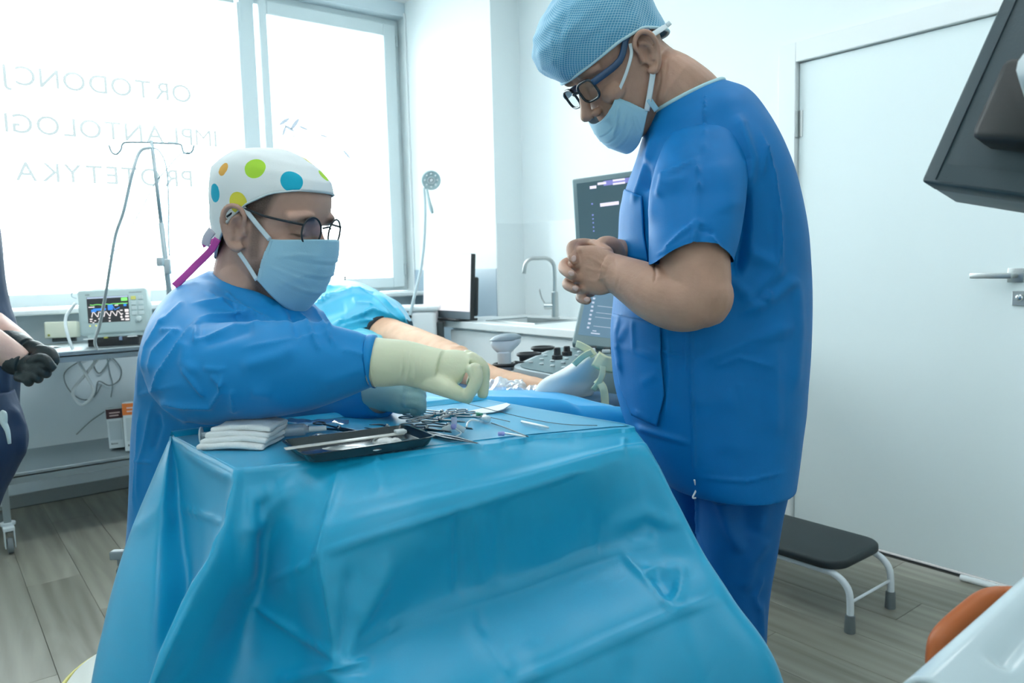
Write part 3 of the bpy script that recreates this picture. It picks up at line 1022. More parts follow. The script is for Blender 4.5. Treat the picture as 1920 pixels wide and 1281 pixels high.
# crumpled white swab in the tray
o = mk('gauze_swab', *(lambda vf: (vf[0] + (vnormals(*vf) * (vnoise(vf[0], 160, 5) * 0.0035)[:, None]), vf[1]))(ball(on(725, 829, OZ + 0.008), (0.022, 0.012, 0.006), 32, 18, [UR, FW, UP])), M_GAUZE)
tag(o, 'small crumpled white swab lying in the black tray', 'swab')
o = mk('gauze_swab', *(lambda vf: (vf[0] + (vnormals(*vf) * (vnoise(vf[0], 160, 8) * 0.002)[:, None]), vf[1]))(ball(on(660, 842, OZ + 0.0065), (0.045, 0.010, 0.0035), 32, 18, [UR * 0.98 - UP * 0.0 - FW * 0.17, FW, UP])), M_GAUZE)
tag(o, 'long flattened white swab spread over the bottom of the tray', 'swab')

# ---- folded gauze pile: each folded compress a thing
ga, gb = on(382, 846), on(535, 846)
gx = gb - ga; gL = np.linalg.norm(gx); gx /= gL; gy = np.cross(UP, gx)
gc0 = (on(380, 843) + on(528, 858) + on(536, 815) + on(398, 812)) / 4
places = ('first', 'second', 'third', 'top')
for k in range(4):
    nx_, ny_ = 34, 22
    G = []
    sx = (0.104, 0.106, 0.100, 0.094)[k]; sy = (0.085, 0.080, 0.076, 0.070)[k]
    z0 = OZ + 0.0005 + 0.0075 * k
    o_ = gc0 + gx * (-0.003 + 0.003 * k) + gy * (0.004 * k - 0.004)
    V, Fc = box((0, 0, 0), (sx, sy, 0.0085), None, 0.004, 3)
    bm = bmesh.new(); bmv = [bm.verts.new(v) for v in V]
    [bm.faces.new([bmv[i] for i in f]) for f in Fc]
    bmesh.ops.subdivide_edges(bm, edges=list(bm.edges), cuts=5, use_grid_fill=True)
    V = np.array([v.co[:] for v in bm.verts]); bm.verts.index_update(); Fc = [tuple(v.index for v in f.verts) for f in bm.faces]; bm.free()
    nz = vnoise(V + A(0, 0, k), 45, k) * 0.0022 + vnoise(V, 110, k) * 0.0008
    V[:, 2] += nz + 0.002 * np.cos(V[:, 0] / sx * 5)
    V[:, 0] *= 1 + 0.04 * vnoise(V * A(0, 1, 1), 40, k + 3)
    V[:, 2] = np.maximum(V[:, 2], -0.0043)
    V = V[:, :1] * gx + V[:, 1:2] * gy + V[:, 2:] * UP + o_ * A(1, 1, 0) + A(0, 0, z0 + 0.0043)
    o = mk('gauze_compress', V, Fc, M_GAUZE)
    tag(o, 'white folded gauze compress lying %s from the bottom of the pile' % places[k] if k < 3 else 'white folded gauze compress on top of the pile', 'gauze', 'pile of folded gauze compresses')

# ---- syringe behind the gauze (plunger flange to the left, barrel to the right)
p, q_ = on(376, 817, OZ + 0.011), on(612, 803, OZ + 0.011)
ax = q_ - p; L = np.linalg.norm(ax); ax /= L
t = thing('syringe', 'large clear syringe lying behind the gauze pile with its plunger to the left', 'syringe', A(*((p + q_) / 2)[:2], OZ))
mk('plunger', *join(lathe([(0.0135, 0), (0.0135, 0.002)], p, ax, 24), box(p + ax * 0.03, (0.06, 0.010, 0.0022), [ax, np.cross(UP, ax), UP], 0.0), box(p + ax * 0.03, (0.06, 0.0022, 0.010), [ax, np.cross(UP, ax), UP], 0.0)), M_MILK, t, True, auto=30)
mk('barrel', *lathe([(0.015, 0.052), (0.015, 0.054), (0.0095, 0.054), (0.0095, L * 0.82), (0.003, L * 0.86), (0.003, L * 0.93)], p, ax, 24), clear_mat('syringe barrel', (0.80, 0.90, 0.94), 0.08, 0.25), t, True, auto=30)
mk('needle_cap', *lathe([(0.0048, L * 0.86), (0.0042, L)], p, ax, 16), M_MILK, t, True, auto=30)
rod('marker_tube', 'thin white capped tube right of the syringe, pointing to the lone scissors', 'tube', (548, 812), (608, 805), 0.003, M_WHITE, tipr=0.002)

# crumpled clear wrapper on the drape
def crumple(name, label, c, sx, sy, h, m, seed, ax=None, cat='plastic film', nx_=46, ny_=34, fr=1.0):
    G = []
    ax = ax or (UR, FW)
    for i in range(nx_):
        row = []
        for j in range(ny_):
            u, v = i / (nx_ - 1) - .5, j / (ny_ - 1) - .5
            row.append(c + ax[0] * u * sx + ax[1] * v * sy)
        G.append(row)
    G = np.array(G)
    Vv = G.reshape(-1, 3)
    f = np.abs(vnoise(Vv, 28 * fr, seed)) * 0.55 + np.abs(vnoise(Vv, 60 * fr, seed + 1)) * 0.3 + np.abs(vnoise(Vv, 140 * fr, seed + 2)) * 0.15
    u = (np.arange(nx_) / (nx_ - 1) * 2 - 1)[:, None]; v = (np.arange(ny_) / (ny_ - 1) * 2 - 1)[None, :]
    env = (np.clip(1 - u ** 4, 0, 1) * np.clip(1 - v ** 4, 0, 1)).reshape(-1)
    Vv[:, 2] = c[2] + h * (0.25 + 1.2 * f) * (0.15 + 0.85 * env)
    Vv[:, :2] += np.stack([vnoise(Vv, 25, seed + 5), vnoise(Vv, 25, seed + 6)], 1) * 0.008
    o = mk(name, *sheet(Vv.reshape(nx_, ny_, 3)), m, smooth=True)
    tag(o, label, cat)
    return o


M_CRINK = clear_mat('crinkled clear film', (0.93, 0.97, 0.98), 0.10, 0.05)
crumple('clear_wrapper', 'crumpled clear wrapper between the gauze pile and the tray', on(630, 822), 0.085, 0.045, 0.010, M_CRINK, 4)
crumple('clear_wrapper', 'crumpled clear film lying along the back edge behind the lone scissors', on(560, 796), 0.17, 0.035, 0.010, M_CRINK, 14)

# ================================================================== PEOPLE
def skin_mat(name, col, hair=(0.035, 0.025, 0.02)):
    m = mat(name, col, 0.5, bump=0.12, bscale=260, var=0.10, vscale=22, spec=0.35, sss=0.12)
    nt = m.node_tree; b = nt.nodes['Principled BSDF']
    src = b.inputs['Base Color'].links[0].from_socket
    at = nt.nodes.new('ShaderNodeAttribute'); at.attribute_name = 'hairmask'
    n = nt.nodes.new('ShaderNodeTexNoise'); n.inputs['Scale'].default_value = 420; n.inputs['Detail'].default_value = 3
    tc = [x for x in nt.nodes if x.bl_idname == 'ShaderNodeTexCoord'][0]
    nt.links.new(tc.outputs['Object'], n.inputs['Vector'])
    mu = nt.nodes.new('ShaderNodeMath'); mu.operation = 'MULTIPLY_ADD'; mu.inputs[1].default_value = 0.5; mu.inputs[2].default_value = 0.7
    nt.links.new(n.outputs['Fac'], mu.inputs[0])
    m3 = nt.nodes.new('ShaderNodeMath'); m3.operation = 'MULTIPLY'; m3.use_clamp = True
    nt.links.new(mu.outputs[0], m3.inputs[0]); nt.links.new(at.outputs['Fac'], m3.inputs[1])
    mx = nt.nodes.new('ShaderNodeMix'); mx.data_type = 'RGBA'
    nt.links.new(m3.outputs[0], mx.inputs[0]); nt.links.new(src, mx.inputs[6]); mx.inputs[7].default_value = (*hair, 1)
    nt.links.new(mx.outputs[2], b.inputs['Base Color'])
    return m


SK1 = skin_mat('skin of the seated man', (0.53, 0.33, 0.26))
SK2 = skin_mat('skin of the standing man', (0.50, 0.30, 0.22))
SK3 = skin_mat('pale skin', (0.62, 0.42, 0.36))
SK4 = skin_mat('tanned leg skin', (0.66, 0.40, 0.26))
M_NAIL = mat('fingernail', (0.66, 0.45, 0.40), 0.25)


def set_hair(o, vals):
    a = o.data.attributes.new('hairmask', 'FLOAT', 'POINT')
    a.data.foreach_set('value', np.asarray(vals, dtype=np.float32))


# z, front x, back x, half width: slices of an adult head round the ear line
HEAD = [(-0.120, .070, .035, .016), (-0.116, .090, .010, .030), (-0.104, .101, -.012, .043), (-0.085, .101, -.036, .052), (-0.060, .099, -.056, .059), (-0.035, .096, -.070, .064),
        (-0.010, .094, -.082, .068), (0.015, .092, -.091, .070), (0.035, .097, -.096, .073), (0.060, .099, -.098, .076), (0.085, .092, -.093, .073), (0.107, .072, -.074, .060),
        (0.121, .042, -.044, .038), (0.127, .010, -.012, .010)]


def frame(xh, pitch, roll=0.0):
    """Head axes from the horizontal facing direction, pitched down."""
    xh = np.asarray(xh, float); xh[2] = 0; xh = xh / np.linalg.norm(xh)
    Y = np.cross(UP, xh)
    X = xh * math.cos(pitch) - UP * math.sin(pitch)
    Z = np.cross(X, Y)
    if roll:
        Y, Z = Y * math.cos(roll) + Z * math.sin(roll), Z * math.cos(roll) - Y * math.sin(roll)
    return np.array([X, Y, Z])


def L2W(V, C, R, s):
    return np.asarray(V) @ R * s + C


def W2L(V, C, R, s):
    return ((np.asarray(V) - C) / s) @ R.T


def ear_parts(side):
    y = 0.072 * side
    o = 0.006 * side
    e = []
    helix = [(.010, y - o * .2, -.012), (.006, y + o * .6, .004), (.010, y + o * 1.6, .020), (.002, y + o * 2.2, .031), (-.012, y + o * 2.8, .033), (-.023, y + o * 3.0, .022), (-.025, y + o * 2.8, .004), (-.019, y + o * 2.2, -.014), (-.010, y + o * 1.4, -.028), (.001, y + o * .7, -.034), (.008, y, -.026)]
    e.append(tube(helix, [.0035, .0042, .0042, .0045, .0048, .0050, .0048, .0048, .0065, .0072, .0045], 10, sub=4))
    anti = [(.000, y + o * 1.2, .020), (-.011, y + o * 1.8, .012), (-.013, y + o * 1.8, -.004), (-.006, y + o * 1.2, -.018)]
    e.append(tube(anti, .0036, 8, sub=4))
    e.append(ball((-.008, y + o * .35, -.001), (.017, .0045, .027), 14, 10))
    e.append(ball((.009, y + o * .7, -.004), (.004, .004, .007), 10, 8))
    return join(*e)


def head_raw(nose=1.0):
    secs = [((( f + b) / 2, 0, z), ((f - b) / 2, 0, 0), (0, w, 0), 2.15) for z, f, b, w in HEAD]
    P_ = [loft([(A(*c), A(*u), A(*v), e) for c, u, v, e in secs], 40, 4)]
    P_.append(limb([(.088, 0, .026), (.098, 0, .010), (.111, 0, -.012), (.1165 * nose, 0, -.026)], [.0085, .0090, .0100, .0112], 14))
    for s in (-1, 1):
        P_.append(ball((.104, .0125 * s, -.029), (.010, .0075, .008), 12, 8))
        P_.append(ear_parts(s))
        P_.append(limb([(.084, .012 * s, .037), (.090, .032 * s, .040), (.074, .055 * s, .034)], [.010, .011, .009], 12))      # brow
        P_.append(ball((.068, .040 * s, -.018), (.024, .024, .020), 14, 10))                                                    # cheek
    P_.append(limb([(.094, -.018, -.068), (.101, 0, -.066), (.094, .018, -.068)], [.006, .0085, .006], 10))
    P_.append(limb([(.094, -.016, -.078), (.100, 0, -.079), (.094, .016, -.078)], [.006, .0085, .006], 10))
    P_.append(ball((.082, 0, -.106), (.020, .022, .015), 14, 10))
    return join(*P_)


def sculpt_head(V, C, R, s):
    """Eye sockets, lids, nostrils, ear bowls on the finished skin."""
    q = W2L(V, C, R, s)
    d = np.zeros_like(q)
    for sd in (-1, 1):
        r2 = ((q[:, 1] - .032 * sd) / .017) ** 2 + ((q[:, 2] - .018) / .012) ** 2
        w = np.exp(-r2) * (q[:, 0] > .05)
        d[:, 0] -= .012 * w
        r2 = ((q[:, 1] - .031 * sd) / .0115) ** 2 + ((q[:, 2] - .016) / .0095) ** 2
        w = np.sqrt(np.clip(1 - r2, 0, 1)) * (q[:, 0] > .05)
        d[:, 0] += .0085 * w
        w = np.exp(-((q[:, 1] - .031 * sd) / .012) ** 2 - ((q[:, 2] - .0075) / .0016) ** 2) * (q[:, 0] > .05)
        d[:, 0] -= .0015 * w
        w = np.exp(-((q[:, 0] + .004) / .008) ** 2 - ((q[:, 2] + .002) / .011) ** 2) * (q[:, 1] * sd > .05)
        d[:, 1] -= .005 * sd * w
    return V + (d @ R) * s


def put(vf, C, R, s):
    return L2W(vf[0], C, R, s), vf[1]


def mask_mesh(zt_c, xt_c, zt_s, xt_s, zb_c, xb_c, zb_s, xb_s, yt=.064, yb=.052, bulge=.008, seed=0, pleat=.0028):
    nu, nv = 41, 37
    G = np.zeros((nv, nu, 3))
    for j in range(nv):
        t = j / (nv - 1)
        zc, xc = zt_c + (zb_c - zt_c) * t, xt_c + (xb_c - xt_c) * t ** 1.6
        zs, xs = zt_s + (zb_s - zt_s) * t, xt_s + (xb_s - xt_s) * t
        ys = yt + (yb - yt) * t
        for i in range(nu):
            s = i / (nu - 1) * 2 - 1
            c = math.cos(s * math.pi / 2)
            k = c ** 0.75
            x = xs + (xc - xs) * k + bulge * math.sin(math.pi * t) * k
            y = ys * math.sin(s * math.pi / 2) * (1 + .05 * math.sin(math.pi * t))
            z = zs + (zc - zs) * c ** 0.9
            for tp in (.30, .50, .70):
                w = (t - tp) / .05
                if -1 < w < 1:
                    x += pleat * (1 - abs(w)) * (1 if w < 0 else -.7) * (.35 + .65 * c)
            G[j, i] = (x, y, z)
    V = G.reshape(-1, 3)
    V[:, 0] += vnoise(V, 60, seed) * .0012
    return sheet(G, .0012)


M_MASK = mat('pale blue pleated mask', (0.34, 0.60, 0.74), 0.75, bump=0.12, bscale=700, sheen=0.3)
M_LOOP = mat('white elastic', (0.70, 0.80, 0.84), 0.8)


def ribbon(pts, w, th, nrm, sub=6):
    """Flat band along pts, width w across, thin along nrm."""
    V, Fc = tube(pts, w / 2, 8, sub=sub, flat=th / w, hint=nrm)
    return V, Fc


def gown_folds(V, Fc, lst, seed, amp=0.003, freq=11, gain=1.7):
    lst = [(p, w, a * gain, k) for p, w, a, k in lst]
    N = vnormals(V, Fc)
    V = V + N * (vnoise(V * A(1, 1, .6), freq, seed) * amp + vnoise(V * A(1, 1, .7), freq * 2.6, seed + 1) * amp * .4)[:, None]
    return folds(V, Fc, lst)


def ring_px(y1x, y2x, d, hw, e=2.3, extra=A(0, 0, 0)):
    a, b = P(*y1x, d), P(*y2x, d)
    return ((a + b) / 2 + extra, (b - a) / 2, FW * hw, e)


# ------------------------------------------------------------------ seated surgeon
S1 = 1.06
R1h = frame(UR * math.cos(.33) - FW * math.sin(.33), .27)
EAR1 = P(443, 426, 1.30)
C1 = EAR1 - R1h[1] * (-.080) * S1 + R1h[0] * .004 + R1h[2] * 0
seated = thing('person', 'seated man in blue gown, dotted cap, round glasses and mask, reaching over the table', 'person', A(*P(440, 900, 1.5)[:2], 0))
Vh, Fh = put(head_raw(), C1, R1h, S1)
neck = tube([L2W(A(-.018, 0, -.02), C1, R1h, S1), L2W(A(-.030, 0, -.085), C1, R1h, S1), P(470, 540, 1.40), P(455, 600, 1.46)], [.060, .058, .066, .085], 24, sub=5)
shoulders = limb([P(400, 610, 1.34), P(455, 590, 1.46), P(500, 600, 1.62)], [.060, .085, .060])
chest = loft([((P(450, 590, 1.46)), UR * .09, FW * .12), (P(430, 700, 1.50), UR * .11, FW * .14), (P(420, 880, 1.58), UR * .11, FW * .13), (P(410, 1020, 1.62), UR * .11, FW * .14)], 24, 3)
arm_r = limb([P(390, 615, 1.34), P(376, 705, 1.235), P(520, 700, 1.19), P(720, 680, 1.175)], [.048, .045, .042, .030])
arm_l = limb([P(500, 610, 1.60), P(520, 760, 1.55), P(640, 760, 1.42), P(715, 742, 1.34)], [.048, .045, .042, .030])
leg_a = limb([P(420, 1020, 1.56), A(*P(640, 1010, 1.72)[:2], .50), A(*P(650, 1200, 1.72)[:2], .07)], [.08, .060, .045])
leg_b = limb([P(440, 1000, 1.72), A(*P(640, 1000, 1.92)[:2], .50), A(*P(650, 1200, 1.92)[:2], .07)], [.08, .065, .045])
V, Fc = remesh(*join((Vh, Fh), neck, shoulders, chest, arm_r, arm_l, leg_a, leg_b), voxel=.0030, smooth=3)
V = sculpt_head(V, C1, R1h, S1)
body = mk('body', V, Fc, SK1, seated)
q = W2L(V, C1, R1h, S1)
beard = np.clip((-.035 - q[:, 2] + (q[:, 0] - .03) * .15) / .02, 0, 1) * np.clip((q[:, 0] - .012) / .018, 0, 1) * np.clip((q[:, 2] + .15) / .03, 0, 1) * .72
side = np.clip((q[:, 0] - .012) / .008, 0, 1) * np.clip((.040 - q[:, 0]) / .01, 0, 1) * np.clip((q[:, 2] + .06) / .02, 0, 1) * (np.abs(q[:, 1]) > .045) * .55 * (q[:, 2] < .03)
temple = np.clip((.062 - q[:, 0] - .35 * (.08 - q[:, 2])) / .012, 0, 1) * np.clip((q[:, 2] - .012 - np.clip(.0 - q[:, 0], 0, 1) * 0.0) / .012, 0, 1) * (np.abs(q[:, 1]) > .03) * .85
nape = np.clip((-.030 - q[:, 0]) / .012, 0, 1) * np.clip((q[:, 2] + .075) / .03, 0, 1) * .6 * (q[:, 2] < .06)
brow = np.exp(-((np.abs(q[:, 1]) - .033) / .017) ** 4 - ((q[:, 2] - .040 + np.abs(np.abs(q[:, 1]) - .03) * .2) / .0055) ** 2) * (q[:, 0] > .05) * .95
lash = np.exp(-((np.abs(q[:, 1]) - .031) / .012) ** 4 - ((q[:, 2] - .0078) / .0014) ** 2) * (q[:, 0] > .05) * .9
ears = (np.abs(q[:, 1]) > .0745) & (q[:, 0] > -.03) & (q[:, 0] < .02) & (np.abs(q[:, 2]) < .045)
hm = np.max([beard, side, temple, nape, brow, lash], axis=0) * (q[:, 2] > -.16)
hm[ears] = 0
set_hair(body, hm)

# gown
M_GOWN = mat('blue surgical gown', (0.002, 0.245, 0.60), 0.5, bump=0.10, bscale=800, sheen=0.18, spec=0.3)
gs = [ring_px((400, 508), (585, 572), 1.42, .085), ring_px((374, 522), (600, 590), 1.43, .115), ring_px((338, 550), (612, 612), 1.44, .165), ring_px((308, 600), (622, 640), 1.46, .195), ring_px((290, 660), (632, 680), 1.48, .200),
      ring_px((274, 760), (590, 750), 1.56, .18), ring_px((266, 880), (560, 840), 1.61, .17), ring_px((260, 985), (570, 920), 1.65, .17), ring_px((250, 1090), (600, 1010), 1.68, .18), ring_px((242, 1190), (560, 1120), 1.70, .18), ring_px((236, 1290), (540, 1220), 1.70, .18)]
torso = loft(gs, 64, 6)
sl_r = tube([P(392, 592, 1.40), P(380, 620, 1.335), P(370, 664, 1.27), P(390, 700, 1.225), P(446, 696, 1.197), P(540, 690, 1.18), P(630, 682, 1.178), P(688, 678, 1.176), P(697, 677.5, 1.1755)],
            [.074, .081, .084, .083, .078, .071, .058, .043, .0405], 40, sub=6)
sl_l = tube([P(500, 590, 1.56), P(520, 700, 1.56), P(560, 760, 1.50), P(650, 756, 1.42), P(715, 745, 1.345)], [.08, .08, .074, .060, .036], 30, sub=5)
V, Fc = remesh(*join(torso, sl_r, sl_l), voxel=.0036, smooth=4)
V = gown_folds(V, Fc, [
    # shoulder and upper sleeve
    ([(372, 598), (470, 590), (486, 608)], 7, .0050, 'r'), ([(372, 600), (345, 640), (300, 702), (288, 745)], 8, .0055, 'r'),
    ([(370, 605), (368, 640), (440, 612), (505, 608)], 9, .0045, 'r'), ([(370, 643), (420, 630), (478, 612)], 12, -.004, 's'),
    ([(330, 620), (290, 660), (280, 700)], 8, .004, 'r'), ([(310, 590), (275, 650), (268, 700)], 7, .0035, 'r'), ([(345, 565), (300, 610)], 7, .003, 'r'),
    ([(360, 570), (420, 566), (520, 608)], 7, .0040, 'r'), ([(385, 545), (440, 590), (470, 600)], 8, .003, 'r'), ([(300, 620), (340, 622)], 7, .003, 'r'),
    ([(505, 610), (560, 606), (620, 620), (694, 638)], 10, .003, 's'), ([(452, 655), (530, 640), (620, 628)], 10, .0026, 'r'), ([(450, 690), (520, 670), (560, 652)], 14, .003, 's'),
    ([(340, 690), (385, 745)], 7, -.004, 'g'), ([(302, 752), (350, 762), (395, 762), (415, 735), (418, 700)], 7, .0050, 'r'),
    ([(355, 795), (330, 775), (302, 752)], 9, .004, 'r'), ([(440, 775), (436, 730)], 9, .004, 'r'), ([(470, 735), (510, 740)], 10, .002, 's'),
    ([(640, 655), (690, 668)], 7, .0018, 'r'), ([(600, 720), (690, 690)], 12, .002, 's'), ([(350, 640), (345, 680), (370, 700)], 10, .003, 's'),
    ([(380, 690), (410, 694), (425, 690)], 6, .0025, 'r'), ([(395, 705), (420, 725)], 6, .003, 'r'),
    # chest beside the neck
    ([(560, 585), (575, 610), (600, 660)], 5, .004, 'r'), ([(580, 570), (612, 625), (628, 650)], 5, .004, 'r'), ([(600, 580), (620, 625)], 4, .004, 'r'), ([(545, 590), (560, 640)], 6, -.003, 's'),
    ([(420, 545), (455, 580), (475, 600)], 5, .003, 'r'), ([(520, 570), (540, 600)], 6, .002, 's'),
    # back and hanging part
    ([(262, 770), (258, 850), (250, 960)], 6, .003, 'r'), ([(285, 755), (272, 830), (262, 870), (258, 940)], 5, .003, 'r'), ([(295, 770), (300, 800), (285, 850)], 6, -.003, 's'),
    ([(248, 862), (285, 868)], 3, .002, 'r'), ([(340, 720), (260, 740), (262, 650)], 8, .002, 'r'),
], 21, .0028, 10)
gown = mk('gown', V, Fc, M_GOWN, seated)
cuff = tube([P(694, 678, 1.1757), P(699, 677.5, 1.1755), P(700, 677.5, 1.1755)], [.0412, .0420, .0405], 40, sub=2)
mk('sleeve_cuff', *cuff, M_GOWN, seated)

LT = []
for q0 in ((P(420, 1020, 1.56), A(*P(640, 1010, 1.72)[:2], .50), A(*P(650, 1200, 1.72)[:2], .06)), (P(440, 1000, 1.72), A(*P(640, 1000, 1.92)[:2], .50), A(*P(650, 1200, 1.92)[:2], .06))):
    LT.append(limb(list(q0), [.095, .080, .062]))
mk('trousers', *remesh(*join(*LT), voxel=.008, smooth=3), mat('teal blue trousers', (0.0, .12, .36), .6), seated)
# cap
M_CAPW = mat('white cotton with dots', (0.80, 0.85, 0.86), 0.8, bump=0.1, bscale=600)


def dots_material(m, dots, org):
    nt = m.node_tree; b = nt.nodes['Principled BSDF']
    tc = nt.nodes.new('ShaderNodeTexCoord')
    prev = None
    for p, r, c in dots:
        d = nt.nodes.new('ShaderNodeVectorMath'); d.operation = 'DISTANCE'
        nt.links.new(tc.outputs['Object'], d.inputs[0]); d.inputs[1].default_value = tuple(p - org)
        k = nt.nodes.new('ShaderNodeMath'); k.operation = 'LESS_THAN'; k.inputs[1].default_value = r
        nt.links.new(d.outputs['Value'], k.inputs[0])
        mx = nt.nodes.new('ShaderNodeMix'); mx.data_type = 'RGBA'
        nt.links.new(k.outputs[0], mx.inputs[0])
        if prev is None:
            mx.inputs[6].default_value = b.inputs['Base Color'].default_value
        else:
            nt.links.new(prev, mx.inputs[6])
        mx.inputs[7].default_value = (*c, 1)
        prev = mx.outputs[2]
    nt.links.new(prev, b.inputs['Base Color'])


def cap_mesh(table, edge, n=72, m=26, puff=0.0, seed=0, wr=.002):
    """table: (z, front, back, half width) going up; edge(phi) gives the height of the rim, phi=0 at the front."""
    T = np.array(table)
    G = []
    ztop = T[-1, 0]
    for i in range(n):
        ph = 2 * math.pi * i / n
        z0 = edge(ph)
        row = []
        for j in range(m):
            t = j / (m - 1)
            z = z0 + (ztop - z0) * (1 - (1 - t) ** 1.6)
            f, b, w = (np.interp(z, T[:, 0], T[:, k]) for k in (1, 2, 3))
            cx, hx = (f + b) / 2, (f - b) / 2
            e = 2 / 2.15
            c, s = math.cos(ph), math.sin(ph)
            row.append((cx + hx * math.copysign(abs(c) ** e, c), w * math.copysign(abs(s) ** e, s), z))
        G.append(row)
    V = np.array(G).reshape(-1, 3)
    Fc = [(i * m + j, ((i + 1) % n) * m + j, ((i + 1) % n) * m + j + 1, i * m + j + 1) for i in range(n) for j in range(m - 1)]
    Fc.append(tuple(i * m + m - 1 for i in range(n)))
    N = vnormals(V, Fc)
    V = V + N * (vnoise(V, 32, seed) * wr + vnoise(V, 75, seed + 2) * wr * .35)[:, None]
    # turned-in rim
    V2 = V[[i * m for i in range(n)]] - N[[i * m for i in range(n)]] * .003
    k = len(V)
    Fc += [(i * m, k + i, k + (i + 1) % n, ((i + 1) % n) * m) for i in range(n)]
    return np.vstack([V, V2]), Fc


capT = [(-.09, .070, -.074, .058), (-.06, .085, -.086, .066), (-.035, .100, -.094, .071), (0, .102, -.106, .0775), (.03, .1035, -.112, .0805), (.055, .1040, -.116, .0835), (.08, .0990, -.114, .083), (.10, .089, -.099, .077), (.118, .068, -.078, .062), (.130, .040, -.045, .038), (.136, .012, -.012, .012)]


def edge1(ph):
    c = math.cos(ph)
    return np.interp(c, [-1, -.7, -.25, .1, .45, .8, 1], [-.074, -.060, -.004, .040, .066, .080, .084])


V, Fc = put(cap_mesh(capT, edge1, seed=4, wr=.0022), C1, R1h, S1)
cap = mk('cap', V, Fc, M_CAPW, seated)


def on_head(px, py, C, R, s, tab, near=-1):
    """Place on the near side of the cap seen at a pixel (found along the sight line)."""
    best = None
    for d in np.linspace(1.05, 1.5, 300):
        q = W2L(P(px, py, d)[None], C, R, s)[0]
        T = np.array(tab)
        if q[2] > T[-1, 0] or q[2] < T[0, 0]:
            continue
        f, b, w = (np.interp(q[2], T[:, 0], T[:, k]) for k in (1, 2, 3))
        r = (abs(q[0] - (f + b) / 2) / ((f - b) / 2)) ** 2.15 + (abs(q[1]) / w) ** 2.15
        if r <= 1:
            return P(px, py, d)
    return P(px, py, 1.25)


LIME, YEL, TEAL, ORG = (0.42, 0.72, 0.05), (0.78, 0.72, 0.07), (0.0, 0.42, 0.60), (0.80, 0.42, 0.08)
dots = [(on_head(px, py, C1, R1h, S1, capT), r, c) for px, py, r, c in
        ((477, 314, .0185, LIME), (547, 340, .0185, TEAL), (447, 380, .0180, YEL), (573, 298, .0165, YEL), (404, 362, .016, TEAL), (395, 430, .0150, ORG), (420, 318, .012, ORG), (520, 276, .014, (0.7, 0.25, 0.5)), (606, 330, .012, LIME))]
dots_material(M_CAPW, dots, ROOTLOC[cap.name])
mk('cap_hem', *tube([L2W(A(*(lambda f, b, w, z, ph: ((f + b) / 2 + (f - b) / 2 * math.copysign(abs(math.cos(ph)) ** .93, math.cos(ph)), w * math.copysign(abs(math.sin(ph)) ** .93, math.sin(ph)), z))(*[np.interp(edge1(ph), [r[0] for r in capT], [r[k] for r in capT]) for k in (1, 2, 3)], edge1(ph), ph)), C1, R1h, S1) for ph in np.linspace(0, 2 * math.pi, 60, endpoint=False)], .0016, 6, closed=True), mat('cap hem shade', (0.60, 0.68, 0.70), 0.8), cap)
M_TIE = mat('magenta ribbon', (0.52, 0.06, 0.36), 0.6)
mk('cap_tie', *join(ribbon([P(408, 448, 1.33), P(395, 470, 1.335), P(368, 497, 1.34), P(345, 520, 1.335), P(327, 537, 1.33)], .013, .0012, FW), ribbon([P(412, 447, 1.34), P(396, 453, 1.36), P(380, 461, 1.37)], .008, .0012, FW)), M_TIE, cap)
mk('cap_tail', *ribbon([P(398, 432, 1.34), P(389, 445, 1.35), P(385, 460, 1.36)], .016, .0015, FW), mat('cap tail cotton', (0.74, 0.72, 0.78), 0.8), cap)

# mask
mv = put(mask_mesh(.012, .1235, -.006, .052, -.122, .092, -.078, .036, yt=.064, yb=.058, bulge=.012, seed=3), C1, R1h, S1)
V = folds(*mv, [([(519, 483), (560, 478), (603, 482)], 3, .0022, 'r'), ([(503, 500), (560, 520), (590, 545)], 4, .0016, 'r'), ([(520, 540), (560, 520), (585, 512)], 6, .0015, 's')])
mask = mk('face_mask', V, mv[1], M_MASK, seated)


def side_pt(x, z, y, C, R, s):
    return L2W(A(x, y, z), C, R, s)


loopm = lambda p, w=.006: ribbon(p, w, .001, FW)
mk('ear_loop', *loopm([side_pt(.052, -.007, -.065, C1, R1h, S1), side_pt(.030, .012, -.0735, C1, R1h, S1), side_pt(.008, .030, -.079, C1, R1h, S1), side_pt(-.004, .036, -.080, C1, R1h, S1)], .0085), M_LOOP, mask)
mk('ear_loop', *loopm([side_pt(.037, -.078, -.060, C1, R1h, S1), side_pt(.020, -.058, -.066, C1, R1h, S1), side_pt(.004, -.040, -.073, C1, R1h, S1)], .0075), M_LOOP, mask)
dotsV = []
for k in range(4):
    for j in range(14):
        t = .06 + j * .022
        dotsV.append(ball(side_pt(.0575 - t * .012 + k * .0042, -.004 - t * .075 - k * .0006, -.0655 + k * .0014, C1, R1h, S1), .0006, 6, 4))
o = mk('weld_dots', *join(*dotsV), mat('weld dot blue', (0.22, 0.42, 0.58), 0.6), mask); o['kind'] = 'stuff'


